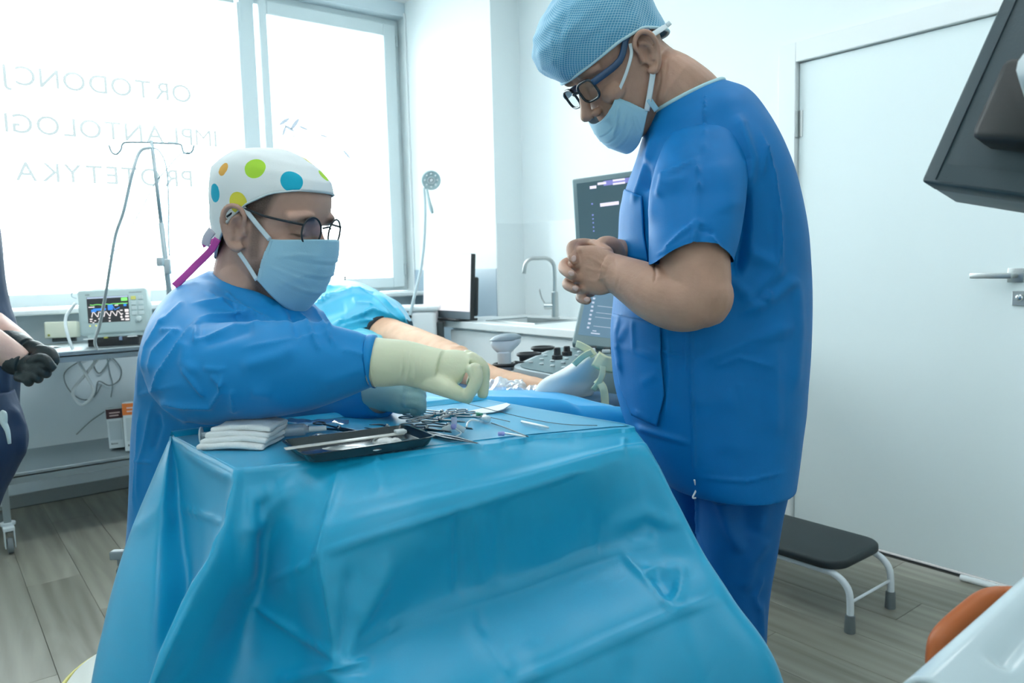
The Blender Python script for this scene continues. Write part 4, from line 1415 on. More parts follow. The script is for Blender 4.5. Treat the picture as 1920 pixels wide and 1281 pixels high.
# glasses
def glasses(par, C, R, s, lens_c, rx, rz, tilt, sq, rfr, m_fr, m_fr2, ear_x=-.004, ear_z=.030, temple_w=.003, name='glasses'):
    g = None
    out = []
    for sd in (-1, 1):
        c = A(lens_c[0] - .0, lens_c[1] * sd, lens_c[2])
        n = 44
        ang = np.linspace(0, 2 * math.pi, n, endpoint=False)
        e = 2 / sq
        yy = rx * np.sign(np.cos(ang)) * np.abs(np.cos(ang)) ** e
        zz = rz * np.sign(np.sin(ang)) * np.abs(np.sin(ang)) ** e
        xx = -np.abs(yy + sd * rx) * .14 + zz * tilt
        ringp = np.stack([c[0] + xx, c[1] + yy, c[2] + zz], 1)
        out.append((sd, ringp))
    Vf, Ff = join(*[tube(L2W(r, C, R, s), rfr, 8, closed=True) for _, r in out])
    bridge = tube(L2W(A((lens_c[0] + .002, -(lens_c[1] - rx), lens_c[2] + rz * .35), (lens_c[0] + .006, 0, lens_c[2] + rz * .5), (lens_c[0] + .002, lens_c[1] - rx, lens_c[2] + rz * .35)), C, R, s), rfr, 8, sub=5)
    g = mk(name, *join((Vf, Ff), bridge), m_fr, par)
    M_L = MATS.get('lens') or clear_mat('spectacle lens', (0.93, 0.95, 0.96), 0.06)
    MATS['lens'] = M_L
    for sd, r in out:
        W = L2W(r, C, R, s)
        cen_ = W.mean(0)
        V = np.vstack([W, cen_])
        mk('lens', V, [(i, (i + 1) % len(W), len(W)) for i in range(len(W))], M_L, g)
        yo = sd * (lens_c[1] + rx)
        tp = [A(lens_c[0] - .006, yo, lens_c[2] + rz * .45), A(lens_c[0] - .014, yo + sd * .004, lens_c[2] + rz * .45), A(.045, sd * .0755, lens_c[2] + rz * .42), A(.010, sd * .0785, ear_z + .002), A(ear_x, sd * .080, ear_z), A(ear_x - .022, sd * .079, ear_z - .018)]
        mk('temple', *tube(L2W(np.array(tp), C, R, s), temple_w, 8, sub=5, flat=.45, hint=R[1]), m_fr2, g)
    return g


M_FRAME = mat('dark metal frame', (0.035, 0.042, 0.05), 0.3, 0.6)
glasses(seated, C1, R1h, S1, (.108, .034, .019), .0225, .0235, -.03, 2.0, .0017, M_FRAME, M_FRAME, temple_w=.0020)

# gloves
M_GLOVE = mat('cream latex glove', (0.70, 0.73, 0.53), 0.45, bump=0.1, bscale=300, sss=0.1)
gl = [tube([P(690, 678, 1.176), P(720, 680, 1.176), P(760, 681, 1.176), P(800, 690, 1.174), P(825, 695, 1.172)], [.0385, .0378, .0350, .0335, .0330], 28, sub=5)]
gl.append(loft([(P(815, 694, 1.172), (P(818, 658, 1.172) - P(815, 738, 1.172)) / 2 * .92, FW * .024), (P(850, 694, 1.170), (P(858, 650, 1.17) - P(842, 735, 1.17)) / 2 * .9, FW * .024), (P(876, 690, 1.166), (P(888, 664, 1.166) - P(868, 716, 1.166)) / 2, FW * .022)], 24, 4))
fing = [  # near to far: index .. little, bending over and down
    ([(882, 676, 1.150), (903, 694, 1.148), (903, 722, 1.150), (899, 746, 1.152)], [.0125, .0112, .0100, .0085]),
    ([(880, 672, 1.166), (904, 690, 1.166), (906, 716, 1.168), (905, 741, 1.168)], [.0120, .0110, .0098, .0085]),
    ([(872, 668, 1.184), (896, 682, 1.186), (901, 704, 1.188), (898, 726, 1.186)], [.0115, .0105, .0095, .0080]),
    ([(864, 668, 1.198), (884, 682, 1.204), (888, 702, 1.206), (882, 720, 1.202)], [.0105, .0095, .0085, .0075]),
    ([(800, 708, 1.168), (826, 722, 1.152), (852, 735, 1.144), (880, 748, 1.150)], [.0200, .0165, .0125, .0086]),   # thumb
    ([(888, 690, 1.142), (893, 712, 1.138), (884, 732, 1.140), (874, 746, 1.144)], [.0118, .0104, .0096, .0082]),   # index to the thumb tip
]
del fing[0]
gl += [limb([P(*p) for p in pts], r, 14, 5) for pts, r in fing]
V, Fc = remesh(*join(*gl), voxel=.0022, smooth=4)
V = folds(V, Fc, [([(757, 655), (755, 690), (748, 720)], 3.5, .0020, 'r'), ([(768, 655), (767, 690), (760, 722)], 3.5, .0020, 'r'), ([(778, 660), (779, 700), (775, 728)], 4, .0016, 'r'), ([(790, 670), (792, 705)], 4, .0012, 'r'),
                  ([(700, 690), (740, 700)], 8, .0008, 's'), ([(880, 680), (888, 712)], 3, -.0012, 's'), ([(896, 690), (905, 693)], 3, -.001, 's'), ([(893, 712), (905, 716)], 2.5, -.001, 's')])
gv = mk('glove', V, Fc, M_GLOVE, seated)
mk('rolled_cuff', *tube(np.array([P(703, 678, 1.176) + UP * .0388 * math.sin(a) + FW * .0388 * math.cos(a) for a in np.linspace(0, 2 * math.pi, 30, endpoint=False)]), .0013, 8, closed=True), M_GLOVE, gv)
M_GLOVE2 = mat('clear greenish glove', (0.30, 0.50, 0.52), 0.4, bump=0.1, bscale=300)
gl = [tube([P(700, 735, 1.35), P(735, 735, 1.33), P(760, 742, 1.31), P(775, 745, 1.30)], [.036, .035, .033, .024], 24, sub=5)]
for k, (yy, dd) in enumerate(((722, 1.30), (732, 1.29), (744, 1.285), (754, 1.285))):
    gl.append(limb([P(762, yy, dd), P(784, yy + 3, dd), P(790, yy + 14, dd + .01), P(776, yy + 20, dd + .02)], [.011, .010, .009, .008], 12, 4))
gl.append(limb([P(745, 718, 1.31), P(770, 712, 1.29), P(786, 716, 1.28)], [.013, .011, .009], 12, 4))
V, Fc = remesh(*join(*gl), voxel=.0025, smooth=4)
mk('glove', V, Fc, M_GLOVE2, seated)

# ------------------------------------------------------------------ standing man
S2 = 1.04
R2h = frame(-UR * math.cos(.35) - FW * math.sin(.35), .70)
EAR2 = P(1212, 98, 1.38)
C2 = EAR2 - R2h[1] * .080 * S2 + R2h[0] * .004
std = thing('person', 'standing man in blue scrubs and net cap, head bowed, hands clasped at his chest', 'person', A(*P(1370, 900, 1.5)[:2], 0))
head = put(head_raw(1.04), C2, R2h, S2)
neck = tube([L2W(A(-.022, 0, .01), C2, R2h, S2), L2W(A(-.040, 0, -.055), C2, R2h, S2), P(1262, 165, 1.455), P(1300, 205, 1.48), P(1325, 270, 1.5)], [.058, .060, .063, .070, .080], 28, sub=5)
trap = limb([P(1325, 270, 1.38), P(1335, 255, 1.5), P(1330, 270, 1.64)], [.040, .055, .040])
chest = loft([(P(1340, 250, 1.5), UR * .09, FW * .12), (P(1330, 420, 1.5), UR * .12, FW * .15), (P(1325, 600, 1.5), UR * .13, FW * .14), (P(1330, 800, 1.52), UR * .11, FW * .14)], 28, 3)
ELB, WR = P(1308, 566, 1.245), P(1150, 513, 1.335)
arm_l = tube([P(1325, 310, 1.345), P(1318, 380, 1.30), P(1303, 480, 1.265), P(1306, 548, 1.247), P(1278, 566, 1.252), P(1232, 552, 1.275), P(1190, 530, 1.305), P(1158, 514, 1.332), P(1138, 508, 1.342)],
             [.044, .052, .0575, .0535, .0500, .0480, .0405, .0340, .0330], 32, sub=6)
elbow = ball(P(1334, 583, 1.247), (.026, .026, .024), 16, 12)
elb2 = ball(P(1316, 556, 1.244), (.052, .050, .052), 20, 14)
arm_r = limb([P(1340, 300, 1.66), P(1330, 480, 1.70), P(1270, 540, 1.66), P(1190, 492, 1.50), P(1152, 474, 1.435)], [.050, .050, .046, .034, .027])
hand = []
WU = UP
# back of the near hand
hand.append(loft([(P(1156, 513, 1.333), (P(1158, 479, 1.333) - P(1152, 547, 1.333)) / 2, FW * .022, 2.2), (P(1128, 509, 1.338), (P(1132, 466, 1.338) - P(1126, 556, 1.338)) / 2, FW * .019, 2.4),
                  (P(1104, 505, 1.345), (P(1108, 461, 1.345) - P(1108, 551, 1.345)) / 2, FW * .018, 2.5), (P(1088, 503, 1.353), (P(1090, 466, 1.353) - P(1096, 540, 1.353)) / 2, FW * .015, 2.4), (P(1080, 503, 1.362), (P(1082, 474, 1.362) - P(1088, 530, 1.362)) / 2, FW * .010, 2.2)], 28, 5))
# knuckles of the near hand, fingers folding away between the others
for (x, y) in ((1091, 472), (1083, 495), (1085, 519), (1096, 541)):
    hand.append(limb([P(x + 12, y, 1.347), P(x, y, 1.350), P(x - 8, y + 1, 1.372), P(x + 4, y + 2, 1.402)], [.0105, .0108, .0100, .0085], 14, 4))
# palm of the far hand
hand.append(loft([(P(1150, 474, 1.43), (P(1156, 452, 1.43) - P(1150, 500, 1.43)) / 2, FW * .020, 2.2), (P(1120, 490, 1.415), (P(1124, 458, 1.415) - P(1120, 535, 1.415)) / 2, FW * .018, 2.3), (P(1092, 505, 1.405), (P(1094, 470, 1.405) - P(1098, 545, 1.405)) / 2, FW * .015, 2.3)], 24, 4))
# fingers of the far hand wrapping over the knuckles
FG = [([(1124, 464, 1.398), (1097, 457, 1.388), (1073, 462, 1.364), (1073, 480, 1.341), (1077, 490, 1.336)], [.0100, .0102, .0100, .0092, .0074]),
      ([(1092, 494, 1.395), (1066, 492, 1.385), (1056, 502, 1.360), (1069, 514, 1.334), (1076, 517, 1.331)], [.0100, .0100, .0098, .0092, .0074]),
      ([(1096, 523, 1.395), (1070, 526, 1.382), (1063, 534, 1.360), (1077, 542, 1.338), (1083, 543, 1.336)], [.0094, .0094, .0090, .0084, .0068]),
      ([(1110, 548, 1.395), (1092, 553, 1.382), (1088, 559, 1.366), (1099, 564, 1.348), (1105, 563, 1.346)], [.0086, .0086, .0084, .0076, .0060])]
for pts, r in FG:
    hand.append(limb([P(*p) for p in pts], r, 14, 6))
# thumbs
hand.append(limb([P(1160, 478, 1.405), P(1150, 459, 1.385), P(1132, 456, 1.372), P(1122, 464, 1.366)], [.014, .0135, .0125, .0100], 16, 5))
hand.append(limb([P(1138, 476, 1.345), P(1120, 462, 1.368), P(1111, 458, 1.385), P(1116, 466, 1.392)], [.013, .0105, .0095, .008], 14, 5))
Vb, Fb = remesh(*join(head, neck, trap, chest, arm_l, elbow, elb2, arm_r, *hand), voxel=.0021, smooth=4)
Vb = sculpt_head(Vb, C2, R2h, S2)
Vb = folds(Vb, Fb, [
    ([(1236, 105), (1238, 150), (1222, 210)], 2.4, -.0016, 's'), ([(1252, 108), (1246, 160), (1232, 215)], 2.4, -.0016, 's'), ([(1262, 135), (1252, 180), (1240, 215)], 2.4, -.0013, 's'), ([(1229, 115), (1230, 160)], 2.2, -.0012, 's'),
    ([(1226, 492), (1229, 512), (1226, 530)], 2.0, -.003, 's'), ([(1234, 490), (1240, 525)], 8, .002, 's'), ([(1150, 480), (1160, 520), (1155, 545)], 3, -.0008, 's')])
Vb = folds(Vb, Fb, [([(1141, 505), (1120, 490), (1100, 480)], 3, .0008, 's'), ([(1141, 510), (1115, 507), (1095, 500)], 3, .0009, 's'), ([(1140, 518), (1115, 528), (1098, 525)], 3, .0008, 's'),
                    ([(1076, 476), (1084, 477)], 1.4, -.0005, 's'), ([(1066, 506), (1074, 503)], 1.4, -.0005, 's')])
body2 = mk('body', Vb, Fb, SK2, std)
V = Vb
q = W2L(V, C2, R2h, S2)
nape = np.clip((-.045 - q[:, 0]) / .02, 0, 1) * np.clip((q[:, 2] + .04) / .02, 0, 1) * .15 * (q[:, 2] < .06)
brow = np.exp(-((np.abs(q[:, 1]) - .033) / .018) ** 4 - ((q[:, 2] - .040) / .005) ** 2) * (q[:, 0] > .05) * .6
stub = np.clip((-.070 - q[:, 2]) / .02, 0, 1) * np.clip((q[:, 0] - .01) / .02, 0, 1) * .22 * (q[:, 2] > -.16)
hm = np.max([nape, brow, stub], axis=0) * (q[:, 2] > -.16)
set_hair(body2, hm)
# nails on the finger tips
for (x, y, d, ux, uy) in ((1076, 485, 1.3290, .25, -1), (1071.5, 512.5, 1.3235, .8, .35), (1079, 540.5, 1.3285, .8, .3), (1101, 561.5, 1.3400, .9, .1)):
    c = P(x, y, d)
    a = P(x + ux, y + uy, d) - c; a /= np.linalg.norm(a)
    b = np.cross(a, FW); b /= np.linalg.norm(b)
    mk('fingernail', *ball(c, (.0060, .0046, .0018), 14, 8, [a, b, np.cross(a, b)]), M_NAIL, std)

# shirt
M_SCRUB = mat('blue scrub cloth', (0.0, 0.172, 0.48), 0.55, bump=0.14, bscale=900, sheen=0.0, spec=0.22, var=0.03, vscale=30)


def ringt(f, b, d, hw, e=2.3, tilt=0.0):
    return ring_px(f, b, d, hw, e, A(0, 0, 0))


sh = [ringt((1219, 218), (1352, 155), 1.475, .082, 2.0), ringt((1207, 258), (1388, 176), 1.48, .140, 2.1), ringt((1196, 300), (1418, 213), 1.485, .165, 2.2), ringt((1180, 345), (1447, 270), 1.49, .19, 2.3),
      ringt((1166, 390), (1476, 350), 1.495, .20), ringt((1161, 455), (1497, 445), 1.50, .195), ringt((1152, 560), (1504, 545), 1.50, .19), ringt((1147, 640), (1503, 640), 1.50, .19), ringt((1157, 730), (1496, 740), 1.50, .19),
      ringt((1180, 810), (1484, 825), 1.50, .19), ringt((1216, 868), (1475, 870), 1.50, .19), ringt((1240, 893), (1470, 893), 1.50, .188)]
tor = loft(sh, 72, 6)
V, Fc = remesh(*tor, voxel=.0036, smooth=3)
SF = [
    ([(1322, 175), (1320, 290)], 2.0, -.004, 'g'), ([(1230, 250), (1205, 340), (1190, 380)], 6, .006, 's'), ([(1215, 300), (1213, 360)], 5, -.005, 's'),
    ([(1380, 215), (1408, 300), (1400, 360)], 12, .007, 's'), ([(1425, 245), (1450, 330), (1460, 400), (1465, 500)], 6, .005, 'r'), ([(1435, 270), (1428, 330)], 8, .003, 'r'),
    ([(1398, 350), (1397, 430), (1382, 520)], 10, -.012, 's'), ([(1455, 390), (1458, 500)], 3, .003, 'r'), ([(1400, 470), (1460, 500)], 14, .004, 's'), ([(1385, 560), (1420, 540), (1470, 500)], 12, .004, 's'),
    ([(1380, 590), (1440, 565), (1495, 520)], 12, .004, 's'), ([(1310, 680), (1400, 640), (1490, 610)], 14, .004, 's'), ([(1340, 690), (1385, 670), (1450, 690)], 8, .003, 'r'), ([(1300, 760), (1380, 740)], 20, .003, 's'),
    ([(1165, 590), (1162, 640), (1168, 700)], 4, .005, 'r'), ([(1250, 615), (1256, 700), (1250, 790)], 5, .003, 's'), ([(1190, 800), (1240, 815), (1290, 830)], 6, .003, 's'), ([(1220, 655), (1280, 668)], 4, .003, 'r'), ([(1296, 612), (1296, 700), (1300, 800), (1303, 895)], 3, -.006, 'g'), ([(1288, 610), (1284, 700)], 4, .003, 'r'), ([(1450, 640), (1452, 820)], 14, .003, 's'), ([(1495, 520), (1500, 620), (1490, 740)], 10, .003, 's'),
    ([(1345, 480), (1400, 560), (1430, 590)], 14, .004, 's'), ([(1440, 545), (1432, 565)], 8, .004, 's'), ([(1380, 700), (1370, 860)], 24, .003, 's'), ([(1310, 895), (1400, 903), (1475, 885)], 3, .003, 'r')]
V = gown_folds(V, Fc, SF, 41, .0026, 9)
# close the bottom inwards a little: lower hem
shirtV, shirtF = V, Fc


def sleeve(secs, n=64, sub=8, hem=.030):
    V, Fc = loft(secs, n, sub, cap=False)
    m = len(V) // n
    for i in range(m):
        t = max(0, (i / (m - 1) - .55) / .45)
        for j in range(n):
            a = 2 * math.pi * j / n
            V[i * n + j] += UP * hem * t * (max(0, -math.sin(a)) ** 2.2)
    return V, Fc


sec = [(P(1345, 222, 1.46), UR * .050, FW * .055, 2.1), (P(1325, 248, 1.385), UR * .066, FW * .068, 2.1), (P(1313, 320, 1.325), UR * .079, FW * .070, 2.2), (P(1306, 385, 1.295), UR * .0795, FW * .070, 2.2),
       (P(1301, 440, 1.275), UR * .0755, FW * .066, 2.2), (P(1294, 494, 1.260), UR * .0685, FW * .062, 2.2)]
Vs, Fs = sleeve(sec, 90, 14, .033)
SLF = [([(1304, 300), (1310, 360), (1305, 420), (1301, 460)], 3.5, .009, 'r'), ([(1245, 325), (1235, 370)], 6, .004, 's'), ([(1236, 330), (1275, 315), (1312, 298)], 5, .004, 'r'), ([(1240, 345), (1290, 330)], 6, .002, 's'),
       ([(1322, 175), (1320, 290)], 2.0, -.003, 'g'), ([(1308, 410), (1270, 445), (1245, 470)], 5, .004, 'r'), ([(1308, 410), (1330, 440), (1364, 490)], 4, .004, 'r'), ([(1315, 425), (1335, 440)], 7, -.004, 's'),
       ([(1225, 480), (1260, 466), (1298, 440)], 2, .0018, 'r'), ([(1260, 350), (1290, 430)], 22, -.003, 's'), ([(1345, 300), (1375, 400)], 24, .003, 's'), ([(1232, 260), (1222, 330), (1222, 420)], 8, .003, 's')]
Vs = gown_folds(Vs, Fs, SLF, 45, .0016, 12)
# cuff thickness
N = vnormals(Vs, Fs)
secR = [(P(1350, 240, 1.56), UR * .05, FW * .05, 2.1), (P(1345, 290, 1.66), UR * .07, FW * .06, 2.2), (P(1335, 390, 1.69), UR * .075, FW * .065, 2.2), (P(1325, 480, 1.70), UR * .068, FW * .06, 2.2)]
VsR, FsR = sleeve(secR, 40, 8, .0)
shirt = mk('shirt', *join((shirtV, shirtF), (Vs, Fs), (VsR, FsR)), M_SCRUB, std)
# lower pocket, chest pocket, neck binding
M_BIND = mat('pale neck binding', (0.42, 0.66, 0.72), 0.7)


def surf_patch(px_poly, base, off=.004, dens=26, tree=None):
    """Cloth patch laid over a mesh: grid between two pixel rails, found on the sight lines."""
    left, right = px_poly
    n = dens
    G = []
    for i in range(n):
        t = i / (n - 1)
        a = [np.interp(t, np.linspace(0, 1, len(left)), [p[k] for p in left]) for k in (0, 1)]
        b = [np.interp(t, np.linspace(0, 1, len(right)), [p[k] for p in right]) for k in (0, 1)]
        row = []
        for j in range(n):
            s = j / (n - 1)
            x, y = a[0] + (b[0] - a[0]) * s, a[1] + (b[1] - a[1]) * s
            r = ray(x, y); r = r / np.linalg.norm(r)
            hit = tree.ray_cast(Vector((0, 0, CAM_H)), Vector(r))
            if hit[0] is None:
                row.append(None)
            else:
                row.append(np.array(hit[0]) - r * off)
        G.append(row)
    # fill gaps from neighbours
    for i in range(n):
        last = next((g for g in G[i] if g is not None), None)
        for j in range(n):
            if G[i][j] is None: G[i][j] = last if last is not None else G[i - 1][j]
            last = G[i][j]
    return np.array(G)


from mathutils.bvhtree import BVHTree
tree = BVHTree.FromPolygons([tuple(v) for v in shirtV], [tuple(f) for f in shirtF])
G = surf_patch(([(1150, 588), (1151, 650), (1163, 720), (1186, 778)], [(1238, 610), (1240, 680), (1246, 740), (1232, 800)]), None, .005, 34, tree)
mk('hip_pocket', *(lambda vf: (folds(vf[0], vf[1], [([(1150, 650), (1182, 657)], 3, .004, 'r'), ([(1182, 657), (1240, 672)], 3, .004, 'r'), ([(1186, 600), (1188, 660)], 4, .004, 'r'), ([(1175, 610), (1160, 640)], 6, .003, 's'), ([(1200, 720), (1235, 700)], 8, .002, 's'), ([(1190, 770), (1220, 790)], 5, .003, 'r')]), vf[1]))(sheet(G, .003)), M_SCRUB, shirt)
G = surf_patch(([(1172, 355), (1166, 390), (1163, 430), (1164, 480)], [(1204, 368), (1206, 400), (1208, 440), (1216, 492)]), None, .005, 24, tree)
mk('chest_pocket', *sheet(G, .003), M_SCRUB, shirt)
nb = np.array([sh[0][0] + sh[0][1] * 1.01 * math.cos(a) + sh[0][2] * 1.03 * math.sin(a) for a in np.linspace(0, 2 * math.pi, 48, endpoint=False)])
mk('neck_binding', *tube(nb, .0048, 8, closed=True), M_BIND, shirt)

# trousers
M_TROU = mat('blue scrub trousers', (0.0, 0.125, 0.38), 0.6, bump=0.14, bscale=900, sheen=0.0, spec=0.3, var=0.03, vscale=30)


def at_floor(px, d, z):
    p = P(px, 1200, d)
    return A(p[0], p[1], z)


z0 = P(1380, 1250, 1.46)[2]
lg = loft([(P(1385, 820, 1.46), UR * .085, FW * .085, 2.2), (P(1386, 880, 1.45), UR * .090, FW * .088, 2.2), (P(1384, 960, 1.45), UR * .0775, FW * .085, 2.2), (P(1380, 1040, 1.45), UR * .070, FW * .075, 2.2), (P(1378, 1130, 1.45), UR * .060, FW * .068), (P(1378, 1220, 1.45), UR * .056, FW * .062),
           (at_floor(1378, 1.45, .22), UR * .056, FW * .06), (at_floor(1378, 1.45, .05), UR * .058, FW * .06)], 48, 7)
lf = loft([(P(1320, 820, 1.58), UR * .085, FW * .085, 2.2), (P(1320, 880, 1.60), UR * .088, FW * .088, 2.2), (P(1316, 980, 1.62), UR * .078, FW * .085, 2.2), (P(1310, 1080, 1.62), UR * .066, FW * .07), (P(1310, 1200, 1.62), UR * .058, FW * .062),
           (at_floor(1310, 1.62, .22), UR * .056, FW * .06), (at_floor(1310, 1.62, .05), UR * .058, FW * .06)], 48, 7)
hip = loft([(P(1352, 780, 1.5), UR * .14, FW * .15, 2.3), (P(1352, 860, 1.5), UR * .135, FW * .155, 2.3), (P(1350, 900, 1.5), UR * .11, FW * .14, 2.3)], 40, 4)
V, Fc = remesh(*join(lg, lf, hip), voxel=.0045, smooth=3)
V = gown_folds(V, Fc, [([(1307, 890), (1309, 1000), (1330, 1080)], 2.5, -.004, 'g'), ([(1340, 910), (1372, 1000), (1392, 1040)], 12, .005, 's'), ([(1395, 920), (1400, 1010)], 16, -.004, 's'), ([(1440, 900), (1425, 1000)], 14, .004, 's'),
                       ([(1440, 1010), (1410, 1050), (1395, 1110)], 12, .004, 's'), ([(1430, 1080), (1415, 1120), (1424, 1150)], 6, .004, 'r'), ([(1426, 1130), (1428, 1200)], 6, .003, 's')], 55, .0035, 8)
mk('trousers', V, Fc, M_TROU, std)
mk('drawstring', *tube([P(1302, 900, 1.335), P(1305, 918, 1.345), P(1299, 933, 1.345), P(1305, 934, 1.345)], .0016, 8, sub=6), M_WHITE, std)
M_SHOE = mat('white clog', (0.7, 0.74, 0.75), 0.45)
for px_, dd in ((1378, 1.45), (1310, 1.62)):
    c = at_floor(px_, dd, 0)
    mk('shoe', *loft([(c + UR * .06 + A(0, 0, .035), FW * .030, UP * .034, 2.6), (c + A(0, 0, .045), FW * .038, UP * .044, 2.6), (c - UR * .08 + A(0, 0, .036), FW * .045, UP * .035, 2.6), (c - UR * .165 + A(0, 0, .024), FW * .036, UP * .023, 2.6)], 24, 5), M_SHOE, std)

# net cap
M_NET = bpy.data.materials.new('blue net cap'); M_NET.use_nodes = True
nt = M_NET.node_tree; b = nt.nodes['Principled BSDF']; b.inputs['Roughness'].default_value = .8; b.inputs['Sheen Weight'].default_value = .3
tc = nt.nodes.new('ShaderNodeUVMap')
sx_ = nt.nodes.new('ShaderNodeSeparateXYZ'); nt.links.new(tc.outputs[0], sx_.inputs[0])


def mnode(op, a, b_=None, c_=None):
    n = nt.nodes.new('ShaderNodeMath'); n.operation = op
    for i, v in enumerate((a, b_, c_)):
        if v is None: continue
        if isinstance(v, (int, float)): n.inputs[i].default_value = v
        else: nt.links.new(v, n.inputs[i])
    return n.outputs[0]


ua = mnode('MULTIPLY', sx_.outputs[0], 100.0); va = mnode('MULTIPLY', sx_.outputs[1], 34.0)
d1 = mnode('ABSOLUTE', mnode('SUBTRACT', mnode('FRACT', mnode('ADD', ua, va)), .5))
d2 = mnode('ABSOLUTE', mnode('SUBTRACT', mnode('FRACT', mnode('SUBTRACT', ua, va)), .5))
ln = mnode('GREATER_THAN', mnode('MAXIMUM', d1, d2), .40)
mx = nt.nodes.new('ShaderNodeMix'); mx.data_type = 'RGBA'
nt.links.new(ln, mx.inputs[0]); mx.inputs[6].default_value = (0.07, 0.34, 0.56, 1); mx.inputs[7].default_value = (0.42, 0.68, 0.80, 1)
nt.links.new(mx.outputs[2], b.inputs['Base Color'])
bp = nt.nodes.new('ShaderNodeBump'); bp.inputs['Strength'].default_value = .4; bp.inputs['Distance'].default_value = .001
nt.links.new(ln, bp.inputs['Height']); nt.links.new(bp.outputs[0], b.inputs['Normal'])
netT = [(-.05, .090, -.090, .066), (-.03, .102, -.096, .070), (0, .100, -.104, .077), (.03, .103, -.106, .080), (.045, .110, -.108, .083), (.065, .122, -.112, .088), (.09, .130, -.113, .091), (.115, .126, -.110, .088), (.14, .106, -.096, .078), (.157, .074, -.070, .058), (.168, .036, -.036, .032), (.172, .01, -.01, .01)]


def edge2(ph):
    c = math.cos(ph)
    return np.interp(c, [-1, -.6, -.2, .2, .6, 1], [-.012, .010, .036, .045, .046, .046])


nC, mC = 96, 40
Vc, Fcc = cap_mesh(netT, edge2, nC, mC, seed=8, wr=.003)
Vc, _ = put((Vc, Fcc), C2, R2h, S2)
Vc = folds(Vc, Fcc, [([(1045, 45), (1062, 60), (1050, 140)], 6, .005, 's'), ([(1065, 10), (1050, 70)], 5, -.004, 's'), ([(1035, 60), (1040, 130)], 5, .004, 's'), ([(1075, 0), (1066, 40), (1052, 80)], 4, .003, 'r')])
netc = mk('net_cap', Vc, Fcc, M_NET, std)
uvl = netc.data.uv_layers.new(name='UVMap')
for p in netc.data.polygons:
    for li in p.loop_indices:
        vi = netc.data.loops[li].vertex_index
        if vi < nC * mC:
            i, j = divmod(vi, mC)
            if p.loop_total == 4 and i == 0 and any(netc.data.loops[l].vertex_index // mC == nC - 1 for l in p.loop_indices if netc.data.loops[l].vertex_index < nC * mC):
                i = nC
            uvl.data[li].uv = (i / nC, j / (mC - 1))


def cap_rim(tab, edge, C, R, s, off=0.0, n=72):
    out = []
    for ph in np.linspace(0, 2 * math.pi, n, endpoint=False):
        z = edge(ph)
        f, b, w = [np.interp(z, [r[0] for r in tab], [r[k] for r in tab]) for k in (1, 2, 3)]
        c, s_ = math.cos(ph), math.sin(ph)
        out.append(L2W(A((f + b) / 2 + (f - b + 2 * off) / 2 * math.copysign(abs(c) ** .93, c), (w + off) * math.copysign(abs(s_) ** .93, s_), z), C, R, s))
    return np.array(out)


mk('elastic_hem', *tube(cap_rim(netT, edge2, C2, R2h, S2, .0005), .0030, 8, closed=True), mat('pale blue elastic hem', (0.50, 0.72, 0.80), 0.8), netc)
mk('tie_band', *join(ribbon([P(1222, 66, 1.375), P(1238, 56, 1.39), P(1252, 46, 1.43)], .010, .0015, FW), ribbon([P(1250, 48, 1.42), P(1257, 42, 1.42)], .009, .0015, FW)), M_LOOP, netc)

# mask worn under the nose
mv = put(mask_mesh(-.046, .110, -.026, .078, -.128, .094, -.082, .048, yt=.052, yb=.060, bulge=.010, seed=9, pleat=.0014), C2, R2h, S2)
V = folds(*mv, [([(1158, 200), (1155, 235), (1150, 256)], 3, .0035, 'r'), ([(1172, 215), (1168, 245)], 3, .003, 'r'), ([(1125, 222), (1160, 192)], 2, .0015, 'r'), ([(1131, 228), (1166, 197)], 2, .0015, 'r'), ([(1190, 215), (1200, 250)], 6, -.002, 's'), ([(1190, 200), (1172, 185)], 2, .001, 'r')])
mask2 = mk('face_mask', V, mv[1], M_MASK, std)
tp = lambda x, z, y: L2W(A(x, y, z), C2, R2h, S2)
mk('ear_loop', *ribbon([tp(.080, -.026, .055), tp(.050, -.006, .072), tp(.022, .014, .078), tp(.012, .030, .079)], .006, .001, -FW), M_LOOP, mask2)
mk('ear_loop', *ribbon([tp(.050, -.080, .062), tp(.032, -.062, .068), tp(.010, -.040, .074), tp(.002, -.030, .077)], .0105, .001, -FW), M_LOOP, mask2)
mk('mask_flap', *box(tp(.036, -.078, .0665), (.012, .026, .002), [R2h[0], R2h[2], R2h[1]], .0008), M_MASK, mask2)

# glasses: thick dark frame with blue inner side
M_FR2 = mat('black spectacle frame', (0.012, 0.022, 0.03), 0.25)
M_TMP = mat('dark blue temple', (0.02, 0.07, 0.16), 0.3)
glasses(std, C2, R2h, S2, (.108, .034, .012), .0245, .0185, -.02, 3.2, .0026, M_FR2, M_TMP, ear_x=-.010, ear_z=.040, temple_w=.0065)

# ================================================================== ROOM FURNITURE AND EQUIPMENT
def frame3(TL, TR, BL):
    """Panel axes from three corners: centre, right, up, towards-the-viewer normal, width, height."""
    x = TR - TL; w = np.linalg.norm(x); x = x / w
    y = TL - BL; y = y - (y @ x) * x; h = np.linalg.norm(y); y = y / h
    n = np.cross(x, y)
    c = TL + x * w / 2 - y * h / 2
    return c, x, y, n, w, h


class Panel:
    def __init__(s, TL, TR, BL):
        s.c, s.x, s.y, s.n, s.w, s.h = frame3(TL, TR, BL)

    def at(s, u, v, o=0.0):
        """u, v in 0..1 from the top left corner, o in front."""
        return s.c + s.x * (u - .5) * s.w - s.y * (v - .5) * s.h + s.n * o

    def box(s, u0, u1, v0, v1, o0, o1, bev=0.0):
        c = s.at((u0 + u1) / 2, (v0 + v1) / 2, (o0 + o1) / 2)
        return box(c, ((u1 - u0) * s.w, (v1 - v0) * s.h, o1 - o0), [s.x, s.y, s.n], bev)


